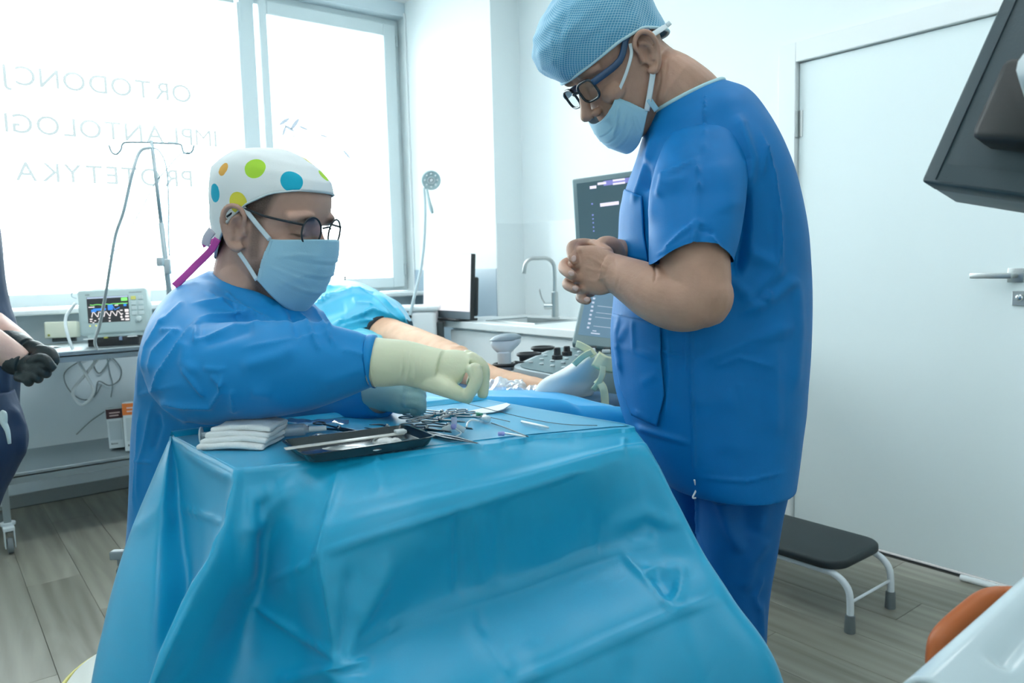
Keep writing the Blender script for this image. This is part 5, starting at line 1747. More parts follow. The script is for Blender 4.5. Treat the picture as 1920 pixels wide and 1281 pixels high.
def glow(name, col, st):
    return mat(name, (0.02, 0.02, 0.02), 0.3, emit=col, es=st)


# ---- steel side table
t = thing('side_table', 'two-tier steel trolley table under the window carrying the patient monitor', 'table', (0.8, 4.2, 0))
X0, X1, Y0, Y1, TT = 0.20, 1.42, 3.95, 4.48, 0.872
M_TSTEEL = mat('dull table steel', (0.36, 0.42, 0.44), 0.38, 0.85, bump=0.04, bscale=150)
mk('table_top', *join(bx(X0, X1, Y0, Y1, TT - .03, TT, .004), bx(X0, X1, Y0, Y0 + .012, TT - .05, TT - .02)), M_TSTEEL, t, False)
mk('shelf', *join(bx(X0, X1, Y0 + .01, Y1, .325, .35, .004), bx(X0, X1, Y0 + .01, Y0 + .022, .30, .335)), M_TSTEEL, t, False)
for x in (X0 + .03, X1 - .03):
    for y in (Y0 + .035, Y1 - .03):
        mk('leg', *bx(x - .014, x + .014, y - .014, y + .014, .13, TT - .03, .002), M_TSTEEL, t, False)
        c = mk('caster', *join(lathe([(.03, 0), (.03, .012)], (x, y, .118), UP, 20), bx(x - .022, x + .022, y - .055, y + .01, .10, .118, .003), bx(x - .020, x - .016, y - .07, y - .01, .03, .105), bx(x + .016, x + .020, y - .07, y - .01, .03, .105)), M_LGREY, t, True, auto=30)
        mk('wheel', *lathe([(.022, -.012), (.034, -.010), (.036, 0), (.034, .010), (.022, .012)], (x, y - .045, .0365), (1, 0, 0), 22), M_RUBBER, c, True, auto=40)

# ---- patient monitor
pm = Panel(P(143, 545, 3.62), P(273, 538.5, 3.70), P(146, 630, 3.62))
t = thing('patient_monitor', 'pale green grey patient monitor with colour traces on the steel table', 'monitor', A(*pm.c[:2], TT))
M_MON = mat('pale green grey monitor case', (0.50, 0.62, 0.62), 0.45)
mk('case', *join(pm.box(0, 1, 0, 1, -.13, 0, .012), pm.box(.1, .9, .95, 1.07, -.12, -.01, .004), pm.box(.2, .62, -.03, .03, -.12, -.03, .006)), M_MON, t)
scr = mk('screen', *pm.box(.135, .735, .16, .74, -.002, .001), glow('dark monitor glass', (0.02, 0.025, 0.03), 1.0), t, False)


def trace(name, pts, r, m, par, pan):
    return mk(name, *tube([pan.at(u, v, .0025) for u, v in pts], r, 5), m, par, False)


G_G, G_W, G_B, G_Y, G_GD = glow('green trace', (0.25, .9, .2), 1.3), glow('white trace', (.95, .9, .9), 1.2), glow('blue trace', (.04, .28, .9), 1.1), glow('yellow light', (.9, .9, .2), 1.2), glow('pale bar', (.55, .7, .9), .9)
mk('status_bar', *pm.box(.14, .73, .165, .20, .001, .002), G_GD, scr, False)
mk('green_trace', *join(tube([pm.at(.18 + .04 * i, .335 + (.012 if i % 3 == 1 else 0), .0025) for i in range(13)], .0016, 5), pm.box(.63, .72, .21, .28, .001, .003), pm.box(.55, .72, .33, .345, .001, .003)), G_G, scr, False)
mk('blue_trace', *join(pm.box(.22, .40, .42, .47, .001, .0025), pm.box(.19, .26, .44, .50, .001, .0025), pm.box(.43, .50, .35, .47, .001, .003), pm.box(.66, .70, .35, .40, .001, .003), tube([pm.at(.50, .38, .0025), pm.at(.53, .47, .0025), pm.at(.60, .42, .0025)], .002, 5)), G_B, scr, False)
wave = []
for k in range(5):
    u = .19 + k * .088
    wave += [(u, .61), (u + .02, .50), (u + .035, .50), (u + .07, .58), (u + .082, .60)]
mk('white_trace', *tube([pm.at(u, v, .003) for u, v in wave], .0018, 5), G_W, scr, False)
rects = [(.155, .24, .375, .395), (.53, .58, .36, .38), (.67, .725, .47, .53), (.68, .725, .55, .585), (.67, .725, .61, .65), (.67, .725, .68, .72), (.60, .64, .48, .50), (.60, .64, .56, .58), (.60, .63, .62, .66), (.61, .65, .68, .71),
         (.16, .20, .64, .665), (.16, .19, .69, .71), (.22, .25, .68, .70), (.28, .31, .64, .665), (.28, .31, .71, .73), (.43, .455, .635, .66), (.43, .455, .70, .725), (.195, .22, .72, .74)]
mk('readout', *join(*[pm.box(a, b, c, d, .001, .0022) for a, b, c, d in rects]), G_W, scr, False)['kind'] = 'stuff'
M_BTN = mat('pale button', (0.62, 0.72, 0.72), 0.4)
for r in range(4):
    for c in range(2):
        mk('button', *pm.box(.77 + c * .105, .845 + c * .105, .185 + r * .115, .265 + r * .115, 0, .003, .001), mat('yellow button', (.75, .72, .2), .4) if (r == 0 and c == 0) else M_BTN, t, False)
mk('dial', *lathe([(.013, 0), (.012, .012), (.010, .013)], pm.at(.87, .70, 0), pm.n, 20), M_BTN, t, True, auto=30)
for u in (.155, .24):
    mk('indicator', *lathe([(.0035, 0), (.003, .002)], pm.at(u, .80, 0), pm.n, 10), G_Y, t)
mk('lettering', *join(*[pm.box(.12 + .016 * i, .132 + .016 * i, .10, .125, 0, .0008) for i in range(4)], *[pm.box(.75 + .0145 * i, .761 + .0145 * i, .092, .110, 0, .0008) for i in range(13)]), M_MGREY, t, False)['kind'] = 'stuff'
o = thing('monitor_dock', 'black recording unit underneath the patient monitor with white clips', 'dock', A(*pm.at(.5, 1.2, -.06)[:2], TT))
dk = pm
mk('housing', *dk.box(.10, .84, 1.075, 1.28, -.12, -.005, .004), M_BLACK, o)
mk('clip', *dk.box(.05, .22, 1.075, 1.10, -.06, .012, .002), M_WHITE, o)
mk('clip', *dk.box(.68, .82, 1.075, 1.10, -.06, .012, .002), M_WHITE, o)
mk('plug', *join(dk.box(.56, .605, 1.07, 1.16, -.004, .010, .002)), mat('blue grey plug', (.2, .28, .42), .4), o)
mk('plug', *dk.box(.34, .40, 1.06, 1.10, -.004, .008, .002), mat('yellow plug', (.5, .5, .1), .4), o)

cb = Panel(P(82, 604, 3.85), P(143, 602, 3.90), P(82, 635, 3.85))
o = thing('adapter_box', 'cream plastic box left of the patient monitor on the steel table', 'box', A(*cb.c[:2], TT))
mk('case', *cb.box(0, 1, 0, 1, -.10, 0, .006), mat('cream plastic', (.66, .68, .56), .5), o)
mk('foot', *cb.box(.2, .9, 1, 1.22, -.08, -.02), M_DGREY, o)
mk('status_light', *cb.box(.10, .17, .75, .88, 0, .002), mat('olive lamp', (.35, .36, .08), .4), o)
pp = PZ(88, 652, TT)
o = mk('paper_slip', *(lambda G: sheet(G, .0004))(np.array([[pp + UR * (i - 3) * .022 + FW * (j - 2) * .02 + A(0, 0, .002 + .004 * math.sin(i * 1.3 + j)) for j in range(5)] for i in range(7)])), M_WHITE, None)
tag(o, 'white curled paper slip in front of the cream box on the steel table', 'paper')

# boxes on the lower shelf
M_CARD = mat('white carton', (.52, .60, .62), .6)
for nm, lab, px0, px1, ytop, ybot, d, band in (('medicine_box', 'white carton with dark maroon band on the lower shelf, left one', 197, 226, 757, 832, 3.74, (.055, .02, .025)), ('medicine_box', 'white carton with orange band on the lower shelf beside the maroon one', 228, 268, 748, 839, 3.68, (.60, .16, .03))):
    pn = Panel(P(px0, ytop, d), P(px1, ytop - 3, d + .02), P(px0 + 4, ybot, d))
    z = (pn.at(.5, 1)[2])
    dz = .362 - z
    for q_ in ('c',):
        pn.c = pn.c + A(0, 0, dz)
    o = thing(nm, lab, 'box', A(*pn.c[:2], .35), 'cartons on the lower shelf')
    dp = .10
    mk('carton', *pn.box(0, 1, 0, 1, -dp, 0, .0015), M_CARD, o, False)
    mb = mat('maroon print' if band[0] < .1 else 'orange print', band, .55)
    mk('printed_band', *join(pn.box(-.012, 1.012, .02, .26, -dp * 1.01, .0006)), mb, o, False)
    mk('print', *join(pn.box(.2, .9, .10, .13, .0007, .001), pn.box(.2, .8, .17, .20, .0007, .001)), mat('pale print', (.6, .45, .42), .6), o, False)
    mk('text_panel', *pn.box(.12, .92, .32, .80, .0003, .0008), mat('grey print panel', (.40, .48, .51), .6), o, False)
    mk('lettering', *join(*[pn.box(.16 + .09 * i, .22 + .09 * i, .875 - .01 * (i == 0), .905, 0, .001) for i in range(5)]), M_DGREY, o, False)['kind'] = 'stuff'

# grey cables looped under the steel table
M_CAB = mat('grey cable', (.20, .26, .28), .5)
for k, (lab, pts, r) in enumerate((('grey cable coiled in a wide loop below the table top, nearest the monitor dock', [(212, 662), (196, 690), (185, 700), (176, 686), (180, 672), (205, 668), (226, 690), (224, 712), (205, 723), (185, 715), (180, 735), (176, 745)], .0035),
                                   ('thin grey cable hanging left below the table top and curving back', [(170, 668), (140, 683), (121, 700), (124, 722), (140, 742), (160, 750), (178, 742), (190, 722)], .003),
                                   ('grey cable running down behind the cartons to the lower shelf', [(200, 665), (206, 700), (211, 720), (208, 745)], .003),
                                   ('grey cable slanting down the wall to the left of the cartons', [(196, 772), (170, 790), (143, 815)], .003))):
    o = mk('cable', *tube([PY(x, y, 4.705) for x, y in pts], r, 8, sub=5), M_CAB)
    tag(o, lab, 'cable')

# ---- drip stand with hooks and tubing
b0, b1 = P(317, 545, 3.02), P(284, 264, 3.02)
bf = b0 + (b0 - b1) * 0; bf = A(b0[0] + .02, b0[1] + .02, 0)
t = thing('drip_stand', 'thin steel drip stand with curled hooks in front of the window', 'stand', bf)
M_POLE = mat('grey pole', (.30, .38, .41), .4)
mk('pole', *join(tube([bf + A(0, 0, .06), b0, b0 + (b1 - b0) * .45], .0105, 14), tube([b0 + (b1 - b0) * .40, b1], .0075, 14)), M_POLE, t)
hk = lambda pts: tube([P(x, y, 3.02) for x, y in pts], .0042, 8, sub=6)
mk('hook', *hk([(283, 267), (240, 267), (230, 270), (227, 280), (219, 289), (210, 286), (204, 272)]), M_POLE, t)
mk('hook', *hk([(284, 268), (334, 270), (341, 276), (344, 285), (352, 288), (360, 284), (364, 272)]), M_POLE, t)
mk('clamp', *join(box(P(301, 491, 3.0), (.022, .03, .035), [UR, FW, UP], .003), box(P(315, 500, 2.99), (.020, .02, .06), [UR, FW, UP], .004)), M_LGREY, t)
mk('base', *join(*[tube([bf + A(0, 0, .07), bf + A(.26 * math.cos(a), .26 * math.sin(a), .045)], .012, 10) for a in np.arange(5) * 2 * math.pi / 5 + .3]), M_STEEL, t)
for a in np.arange(5) * 2 * math.pi / 5 + .3:
    mk('caster', *lathe([(.022, -.01), (.022, .01)], bf + A(.26 * math.cos(a), .26 * math.sin(a), .0225), (math.sin(a), -math.cos(a), 0), 14), M_RUBBER, t, auto=30)
M_TUB = mat('translucent grey tubing', (.40, .52, .56), .35)
M_TUBW = mat('white tubing', (.66, .74, .76), .35)
for lab, pts, r, m in (('thick white tube looped over the drip stand, hanging in a knotted loop below the table', [(284, 276, 3.0), (262, 285, 3.0), (247, 330, 3.0), (232, 395, 3.05), (217, 440, 3.1), (208, 490, 3.15), (200, 540, 3.25), (188, 605, 3.4), (178, 640, 3.5), (184, 668, 3.55), (162, 700, 3.6), (136, 735, 3.62), (155, 759, 3.62), (175, 735, 3.6), (160, 700, 3.58), (142, 668, 3.55), (126, 625, 3.55), (124, 595, 3.58), (142, 568, 3.6)], .0070, M_TUBW),
                       ('thin grey line slanting from the right hook down to the patient monitor', [(352, 286, 3.0), (335, 292, 3.0), (312, 318, 3.0), (290, 345, 3.04), (262, 398, 3.1), (225, 458, 3.2), (180, 505, 3.4), (141, 542, 3.6), (134, 555, 3.62), (143, 560, 3.62)], .0022, M_TUB),
                       ('thin grey line arching from the right hook down behind the dotted cap', [(352, 286, 3.0), (374, 292, 3.0), (386, 318, 3.0), (384, 360, 3.0), (373, 410, 3.0), (373, 460, 3.0), (388, 495, 3.0), (400, 520, 3.0)], .0018, M_TUB),
                       ('grey line hanging close along the right side of the drip pole', [(286, 276, 3.0), (300, 285, 3.0), (312, 315, 3.0), (316, 380, 3.0), (316, 440, 3.0), (318, 480, 2.98)], .0032, M_TUB),
                       ('very thin clear line looping left of the drip pole', [(282, 278, 2.99), (262, 300, 2.99), (247, 360, 2.99), (262, 385, 2.99), (290, 400, 2.99), (308, 430, 2.99), (317, 470, 2.98)], .0009, M_TUB)):
    o = mk('infusion_line', *tube([P(*p) for p in pts], r, 8, sub=7), m)
    tag(o, lab, 'tube')
    if r > .005:
        kn = P(140, 668, 3.545)
        mk('knot', *join(ball(kn, .011, 10, 8), tube([kn, P(128, 675, 3.545), P(122, 678, 3.545)], .005, 8), tube([kn, P(150, 662, 3.545)], .006, 8)), M_TUBW, o)

# ---- sink unit along the right wall
t = thing('sink_cabinet', 'white base cabinet along the right wall with flat doors', 'cabinet', (2.7, 2.9, 0))
mk('body', *bx(2.455, 3.0, 2.2, 3.72, .10, .855), M_WHITE, t, False)
mk('plinth', *bx(2.50, 3.0, 2.2, 3.70, 0, .10), M_LGREY, t, False)
ys = [2.203, PXW(962, 640, 2.44)[1], 3.722]
ys = [2.203, 2.62, ys[1], 3.722]
for a, b_ in zip(ys[:-1], ys[1:]):
    d_ = mk('door', *bx(2.436, 2.454, a + .0015, b_ - .0015, .105, .845, .0015), M_WHITE, t, False)
    mk('handle', *bx(2.428, 2.436, (a + b_) / 2 - .07, (a + b_) / 2 + .07, .60, .61, .002), M_NICKEL, d_, False)
sx0_, sx1_, sy0_, sy1_ = 2.52, 2.82, 3.05, 3.48
V, Fc = join(bx(2.41, sx0_, 2.2, 3.735, .86, .90, .004), bx(sx1_, 3.011, 2.2, 3.734, .86, .90, .004), bx(sx0_, sx1_, 2.2, sy0_, .86, .90, .0), bx(sx0_, sx1_, sy1_, 3.734, .86, .90, .0), bx(2.41, 2.794, 3.734, 3.81, .86, .90, .003))
o = mk('worktop', V, Fc, mat('white worktop', (.84, .87, .87), .25), None, False)
tag(o, 'white worktop over the base cabinet holding sink and screen', 'worktop')
V, Fc = join(*[tube([(sx0_, sy0_, .902), (sx1_, sy0_, .902), (sx1_, sy1_, .902), (sx0_, sy1_, .902)], .004, 8, closed=True)], bx(sx0_ + .002, sx1_ - .002, sy0_ + .002, sy1_ - .002, .872, .875), bx(sx0_ + .0005, sx0_ + .003, sy0_, sy1_, .873, .902), bx(sx1_ - .003, sx1_ - .0005, sy0_, sy1_, .873, .902))
o = mk('sink', V, Fc, M_STEEL, None, False)
tag(o, 'shallow steel sink let into the white worktop below the curved tap', 'sink')
fb = A(2.872, 3.29, .9)
t = thing('tap', 'tall curved satin steel kitchen tap beside the sink', 'tap', fb)
mk('spout', *tube([fb + A(0, 0, .10), fb + A(0, 0, .26), fb + A(-.006, .004, .315), fb + A(-.035, .02, .343), fb + A(-.08, .045, .345), fb + A(-.115, .07, .343), fb + A(-.142, .085, .315), fb + A(-.150, .09, .26)], .0115, 14, sub=5), M_NICKEL, t)
mk('tap_body', *join(lathe([(.026, 0), (.026, .006), (.020, .008), (.020, .15), (.016, .155)], fb, UP, 22), tube([fb + A(0, 0, .07), fb + A(-.03, .055, .07)], .019, 16)), M_NICKEL, t, True, auto=30)
mk('lever', *tube([fb + A(-.028, .052, .08), fb + A(-.045, .065, .12), fb + A(-.055, .072, .17)], .0045, 8, sub=3), M_NICKEL, t)
sb = A(2.95, 2.98, .9)
t = thing('soap_box', 'white plastic dispenser box standing on the worktop right of the tap', 'box', sb)
mk('case', *bx(2.91, 2.99, 2.93, 3.05, .9, 1.03, .006), M_WHITE, t)
mk('lid', *bx(2.907, 2.993, 2.927, 3.053, 1.03, 1.045, .004), M_WHITE, t)

# ---- flat screen standing on the worktop, blank white
sp = Panel(P(795, 481, 4.66), P(884, 475.5, 4.20), P(797, 593, 4.66))
t = thing('desktop_screen', 'flat screen with blank white picture on the end of the worktop', 'screen', A(*sp.c[:2], .9))
mk('bezel', *join(sp.box(0, 1, 0, 1, -.028, 0, .003), sp.box(.3, 1.0, .35, .95, -.055, -.028, .01)), mat('black screen shell', (.010, .014, .017), .35), t)
mk('picture', *sp.box(.008, .992, .006, .885, 0, .001), glow('white picture', (.93, .95, 1.0), 1.02), t, False)
mk('chin', *sp.box(.0, 1.0, .89, 1.0, 0, .002), mat('grey screen chin', (.14, .18, .21), .4), t, False)
bc = sp.at(.62, 1.0, -.04)
mk('stand', *join(box(A(bc[0], bc[1], .94), (.05, .02, .10), [sp.x * A(1, 1, 0), sp.n * A(1, 1, 0), UP], .003), box(A(bc[0], bc[1], .907), (.22, .15, .012), [sp.x * A(1, 1, 0), sp.n * A(1, 1, 0), UP], .004)), M_BLACK, t)
mk('power_light', *sp.box(.02, .05, .95, .98, .002, .004), glow('green light', (.3, .9, .6), .8), t, False)

# ---- white instrument unit with examination lamp beyond the patient
ub = P(779, 610, 4.45)
t = thing('suction_unit', 'white boxy medical unit between the patient and the blank screen', 'unit', A(ub[0], ub[1], 0))
mk('case', *join(box(A(ub[0], ub[1], .70), (.26, .24, .52), [UR, FW, UP], .02), box(A(ub[0] + .01, ub[1], .975), (.28, .26, .03), [UR, FW, UP], .01)), M_WHITE, t)
mk('port', *lathe([(.010, 0), (.010, .006)], P(769, 594, 4.305), -FW, 14), M_BLACK, t, auto=30)
mk('side_bracket', *join(box(P(824, 620, 4.42), (.05, .05, .10), [UR, FW, UP], .008), box(P(830, 645, 4.42), (.03, .05, .08), [UR, FW, UP], .006)), M_DGREY, t)
mk('column', *box(A(ub[0], ub[1], .26), (.08, .08, .40), [UR, FW, UP], .01), M_LGREY, t)
mk('base', *box(A(ub[0], ub[1], .04), (.36, .36, .07), [UR, FW, UP], .02), M_LGREY, t)
lh = P(808, 338, 4.25)
t = thing('examination_lamp', 'pale round examination lamp on a long bent gooseneck beside the window', 'lamp', A(*P(768, 600, 4.33)[:2], .92))
mk('gooseneck', *tube([P(767, 598, 4.32), P(776, 560, 4.31), P(790, 500, 4.30), P(796, 440, 4.28), P(797, 385, 4.27), P(795, 352, 4.26)], .0085, 14, sub=6), mat('pale gooseneck', (.58, .70, .74), .35), t)
ln_ = -FW * .93 + UR * .25 - UP * .18; ln_ /= np.linalg.norm(ln_)
M_LAMP = mat('pale grey green lamp', (.42, .55, .57), .4)
hd = mk('lamp_head', *lathe([(.020, -.07), (.036, -.055), (.050, -.02), (.0545, 0), (.0545, .008), (.050, .012), (.044, .010), (.030, .004), (.0, .004)], lh, ln_, 32, cap=True), M_LAMP, t, True, auto=40)
mk('lamp_ring', *join(lathe([(.022, .004), (.022, .012), (.015, .012), (.015, .005)], lh, ln_, 24, False)), M_LGREY, hd, True, auto=40)
mk('lens', *lathe([(.012, .004), (.009, .011), (.001, .013)], lh, ln_, 18), M_WHITE, hd)
u_ = np.cross(ln_, UP); u_ /= np.linalg.norm(u_); v_ = np.cross(u_, ln_)
mk('led', *join(*[ball(lh + ln_ * .008 + (u_ * math.cos(a) + v_ * math.sin(a)) * .035, .006, 8, 6) for a in np.arange(8) * math.pi / 4]), M_WHITE, hd)['kind'] = 'stuff'
mk('handle', *tube([P(800, 355, 4.22), P(804, 375, 4.20), P(808, 390, 4.19), P(811, 400, 4.19)], [.008, .009, .012, .007], 14, sub=4), M_LAMP, t)

# jar with pump on the sill
jb = PZ(648, 527, SILL - .006)
jb = A(jb[0], 4.62, SILL - .006)
jb = PY(648, 545, 4.62); jb[2] = SILL - .006
t = thing('disinfectant_jar', 'small glass jar with metal pump lid on the window sill above the patient', 'jar', jb)
mk('jar', *lathe([(.026, 0), (.028, .01), (.028, .07), (.026, .078)], jb, UP, 22), mat('frosted jar glass', (.55, .63, .65), .25), t, True, auto=40)
mk('lid', *lathe([(.032, .078), (.032, .086), (.012, .092)], jb, UP, 22), M_NICKEL, t, True, auto=40)
mk('pump', *lathe([(.005, .09), (.005, .105), (.009, .108), (.006, .118)], jb, UP, 14), M_DGREY, t)

# ---- step stool by the door
t = thing('step_stool', 'low step stool with black padded top and white tube legs by the door', 'stool', (2.42, 1.55, 0))
sv, sf = box((2.425, 1.545, .208), (.325, .62, .030), None, 0, 1)
bm = bmesh.new(); bmesh.ops.create_cube(bm, size=1)
for v in bm.verts: v.co = Vector((v.co.x * .325 + 2.425, v.co.y * .62 + 1.545, v.co.z * .030 + .208))
vert_e = [e for e in bm.edges if abs(e.verts[0].co.z - e.verts[1].co.z) > .01]
bmesh.ops.bevel(bm, geom=vert_e, offset=.075, segments=8, profile=.5, affect='EDGES')
hor = [e for e in bm.edges if abs(e.verts[0].co.z - e.verts[1].co.z) < .001 and len(e.link_faces) == 2 and abs(e.link_faces[0].normal.z - e.link_faces[1].normal.z) > .5]
bm.normal_update()
hor = [e for e in bm.edges if abs(e.verts[0].co.z - e.verts[1].co.z) < .001 and len(e.link_faces) == 2 and abs(abs(e.link_faces[0].normal.z) - abs(e.link_faces[1].normal.z)) > .5]
bmesh.ops.bevel(bm, geom=hor, offset=.010, segments=3, profile=.5, affect='EDGES')
bm.verts.index_update()
V = np.array([v.co[:] for v in bm.verts]); Fc = [tuple(v.index for v in f.verts) for f in bm.faces]; bm.free()
mk('seat', V, Fc, mat('black padded vinyl', (.012, .022, .026), .55, bump=.1, bscale=400), t, True, auto=35)
M_WTUBE = mat('white enamelled tube', (.78, .84, .88), .3)
for x in (2.290, 2.560):
    mk('leg_frame', *tube([(x, 1.205, .01), (x, 1.205, .09), (x, 1.215, .145), (x, 1.26, .178), (x, 1.34, .181), (x, 1.75, .181), (x, 1.83, .178), (x, 1.875, .145), (x, 1.885, .09), (x, 1.885, .01)], .0115, 14, sub=4), M_WTUBE, t)
    for y in (1.205, 1.885):
        mk('rubber_foot', *lathe([(.0165, 0), (.0175, .004), (.0155, .058), (.0135, .06)], (x, y, 0), UP, 18), M_RUBBER, t, True, auto=40)
for y in (1.205, 1.885):
    mk('crossbar', *tube([(2.290, y, .10), (2.560, y, .10)], .0048, 10), M_WTUBE, t)

# bar on the floor under the door edge
a, b_ = PZ(1806, 1084, .012), PZ(1935, 1118, .012)
o = mk('floor_bar', *limb([a, (a + b_) / 2, b_ + (b_ - a) * .4], [.012, .012, .012], 14), M_WHITE)
tag(o, 'white rounded bar lying on the floor along the right part of the door', 'bar')

# ---- dark display seen from behind, close on the right
dp = Panel(P(1896, -40, .86), P(2230, -70, .72), P(1791, 350, .86))
t = thing('wall_display', 'big dark display seen from behind, cut off by the top right corner', 'display', A(*dp.c[:2], dp.c[2] - .2))
M_DISP = mat('dark slate plastic', (.030, .055, .068), .5, bump=.06, bscale=300)
mk('rear_shell', *join(dp.box(0, 1, 0, 1, -.03, 0, .004)), M_DISP, t)
mk('rear_ridge', *join(dp.box(.10, .105, 0, .98, 0, .0015), dp.box(.12, 1, .9, .985, 0, .001)), M_DISP, t, False)
mk('mount_block', *dp.box(.36, .9, .45, .82, 0, .045, .01), mat('black mount', (.012, .014, .014), .5), t)
mk('bottom_edge', *dp.box(0.02, 1, .985, 1.0, -.075, -.028, .003), M_MGREY, t)
mk('arm', *tube([dp.at(.7, .6, .04), dp.at(.8, .6, .10), dp.at(1.6, .6, .14), dp.at(2.2, .5, .10), A(*dp.at(2.2, .5, .10)[:2], 3.02)], .018, 14), M_LGREY, t)

# ---- console close on the lower right
t = thing('equipment_console', 'pale rounded equipment console cut off by the bottom right corner', 'console', A(*P(2050, 1500, .70)[:2], 0))
E0, E1, E2, E3 = P(1690, 1272, .66), P(1925, 1070, .80), P(2260, 1150, .74), P(2150, 1560, .56)
nu = 26
G = []
for i in range(nu):
    row = []
    for j in range(nu):
        u, v = i / (nu - 1), j / (nu - 1)
        p = (E0 * (1 - u) + E1 * u) * (1 - v) + (E3 * (1 - u) + E2 * u) * v
        edge = min(v, 1 - v, u + .15, 1 - u + .15)
        p = p + UP * (.016 * min(1, edge / .12) ** .5 - .006)
        p = p + UP * (-.007 * math.exp(-((v - .28) / .05) ** 2) * (1 if .25 < u < .95 else 0) - .006 * math.exp(-((v - .50) / .06) ** 2 - ((u - .5) / .25) ** 2) + .004 * math.sin(v * 9))
        row.append(p)
    G.append(row)
G = grid_fine(np.array(G), 2, 2)
M_CONS = mat('glossy pale blue white plastic', (.60, .72, .77), .18, coat=.4)
mk('cover', *sheet(G, .006), M_CONS, t)
q4 = [E0, E1, E2, E3]
V = np.array([p - UP * .02 for p in q4] + [A(p[0] * .9 + .1 * E2[0], p[1] * .9 + .1 * E2[1], .10) for p in q4])
mk('cabinet', V, [(0, 1, 2, 3), (7, 6, 5, 4), (0, 4, 5, 1), (1, 5, 6, 2), (2, 6, 7, 3), (3, 7, 4, 0)], M_LGREY, t, False)
for p in q4:
    c = A(p[0] * .8 + .2 * (E0 + E2)[0] / 2, p[1] * .8 + .2 * (E0 + E2)[1] / 2, .045)
    mk('caster', *lathe([(.044, -.012), (.044, .012)], c, UR, 18), M_RUBBER, t, auto=30)
M_ORG = mat('orange brown grip', (.46, .115, .022), .45)
mk('handle', *tube([P(1756, 1420, .80), P(1756, 1300, .815), P(1757, 1225, .82), P(1772, 1192, .825), P(1815, 1153, .835), P(1850, 1128, .84), P(1885, 1120, .845), P(1960, 1124, .83)], [.0105, .0105, .011, .0125, .0130, .0130, .012, .011], 18, sub=6), M_ORG, t)

# ---- round stool in front, lower left
sc_ = PZ(330, 1238, .47)
t = thing('round_stool', 'white round stool seat with yellow piping behind the hanging drape, lower left', 'stool', A(sc_[0], sc_[1], 0))
sc_ = A(sc_[0], sc_[1], 0)
mk('seat', *lathe([(.13, .40), (.192, .405), (.199, .42), (.199, .445), (.186, .462), (.13, .468), (.001, .470)], sc_, UP, 56), mat('cream white vinyl', (.74, .76, .70), .35), t)
mk('piping', *tube(np.array([sc_ + A(.200 * math.cos(a), .200 * math.sin(a), .449) for a in np.linspace(0, 2 * math.pi, 56, endpoint=False)]), .0040, 8, closed=True), mat('yellow piping', (.55, .50, .12), .4), t)
mk('side_band', *lathe([(.2000, .408), (.2015, .425), (.2000, .442)], sc_, UP, 56, False), mat('yellowish band', (.52, .50, .25), .4), t)
mk('column', *lathe([(.028, .06), (.028, .40)], sc_, UP, 20), M_STEEL, t, auto=30)
for a in np.arange(5) * 2 * math.pi / 5 + .9:
    e = sc_ + A(.16 * math.cos(a), .16 * math.sin(a), .05)
    mk('leg', *tube([sc_ + A(0, 0, .08), e], .014, 10), M_STEEL, t)
    mk('caster', *lathe([(.022, -.012), (.022, .012)], e - A(0, 0, .0275), (math.sin(a), -math.cos(a), 0), 14), M_RUBBER, t, auto=30)

# ---- surgeon's seat
c = P(395, 1000, 1.62); c = A(c[0], c[1], 0)
t = thing('surgeon_stool', 'grey metal stool under the seated man, its lever showing left of the drape', 'stool', c)
mk('seat', *lathe([(.10, .52), (.155, .525), (.16, .55), (.14, .575), (.001, .58)], c, UP, 40), M_DGREY, t)
mk('column', *lathe([(.03, .06), (.03, .52)], c, UP, 20), M_STEEL, t, auto=30)
lv = P(222, 1040, 1.60)
mk('lever', *join(tube([A(c[0], c[1], .50), lv], .006, 8), box(lv, (.03, .02, .018), [UR, FW, UP], .003), box(lv + A(0.004, 0, -.015), (.012, .012, .02), [UR, FW, UP], .002)), M_MGREY, t)
for a in np.arange(5) * 2 * math.pi / 5 + .2:
    e = c + A(.17 * math.cos(a), .17 * math.sin(a), .05)
    mk('leg', *tube([c + A(0, 0, .08), e], .014, 10), M_STEEL, t)
    mk('caster', *lathe([(.022, -.012), (.022, .012)], e - A(0, 0, .0275), (math.sin(a), -math.cos(a), 0), 14), M_RUBBER, t, auto=30)

# ================================================================== PATIENT, BED, ULTRASOUND, THIRD PERSON
BZ = .86
# bed: from the foot end (near) to the hips (far)
f0, f1 = PZ(820, 775, BZ), PZ(1160, 775, BZ)
hipP = P(650, 612, 3.0)
footP = P(1060, 740, 2.05)
bd = (hipP - footP) * A(1, 1, 0); bd /= np.linalg.norm(bd)          # bed direction, foot to head
bs = np.cross(UP, bd)                                               # to the left seen from the foot
mid = footP * A(1, 1, 0) - bd * .12 + bs * .10
W2 = .22
t = thing('operating_bed', 'padded operating bed under blue sheets carrying the patient', 'bed', A(*mid[:2], 0))
c = mid + bd * .95
mk('mattress', *box(A(c[0], c[1], BZ - .04), (1.9, 2 * W2, .08), [bd, bs, UP], .02, 3), mat('dark blue mattress', (.03, .10, .20), .5), t)
mk('frame', *box(A(c[0], c[1], BZ - .10), (1.8, 2 * W2 - .06, .05), [bd, bs, UP], .01), M_LGREY, t)
mk('pedestal', *join(box(A(c[0], c[1], .42), (.35, .25, .62), [bd, bs, UP], .03), box(A(c[0], c[1], .06), (1.1, .45, .10), [bd, bs, UP], .03)), M_WHITE, t)

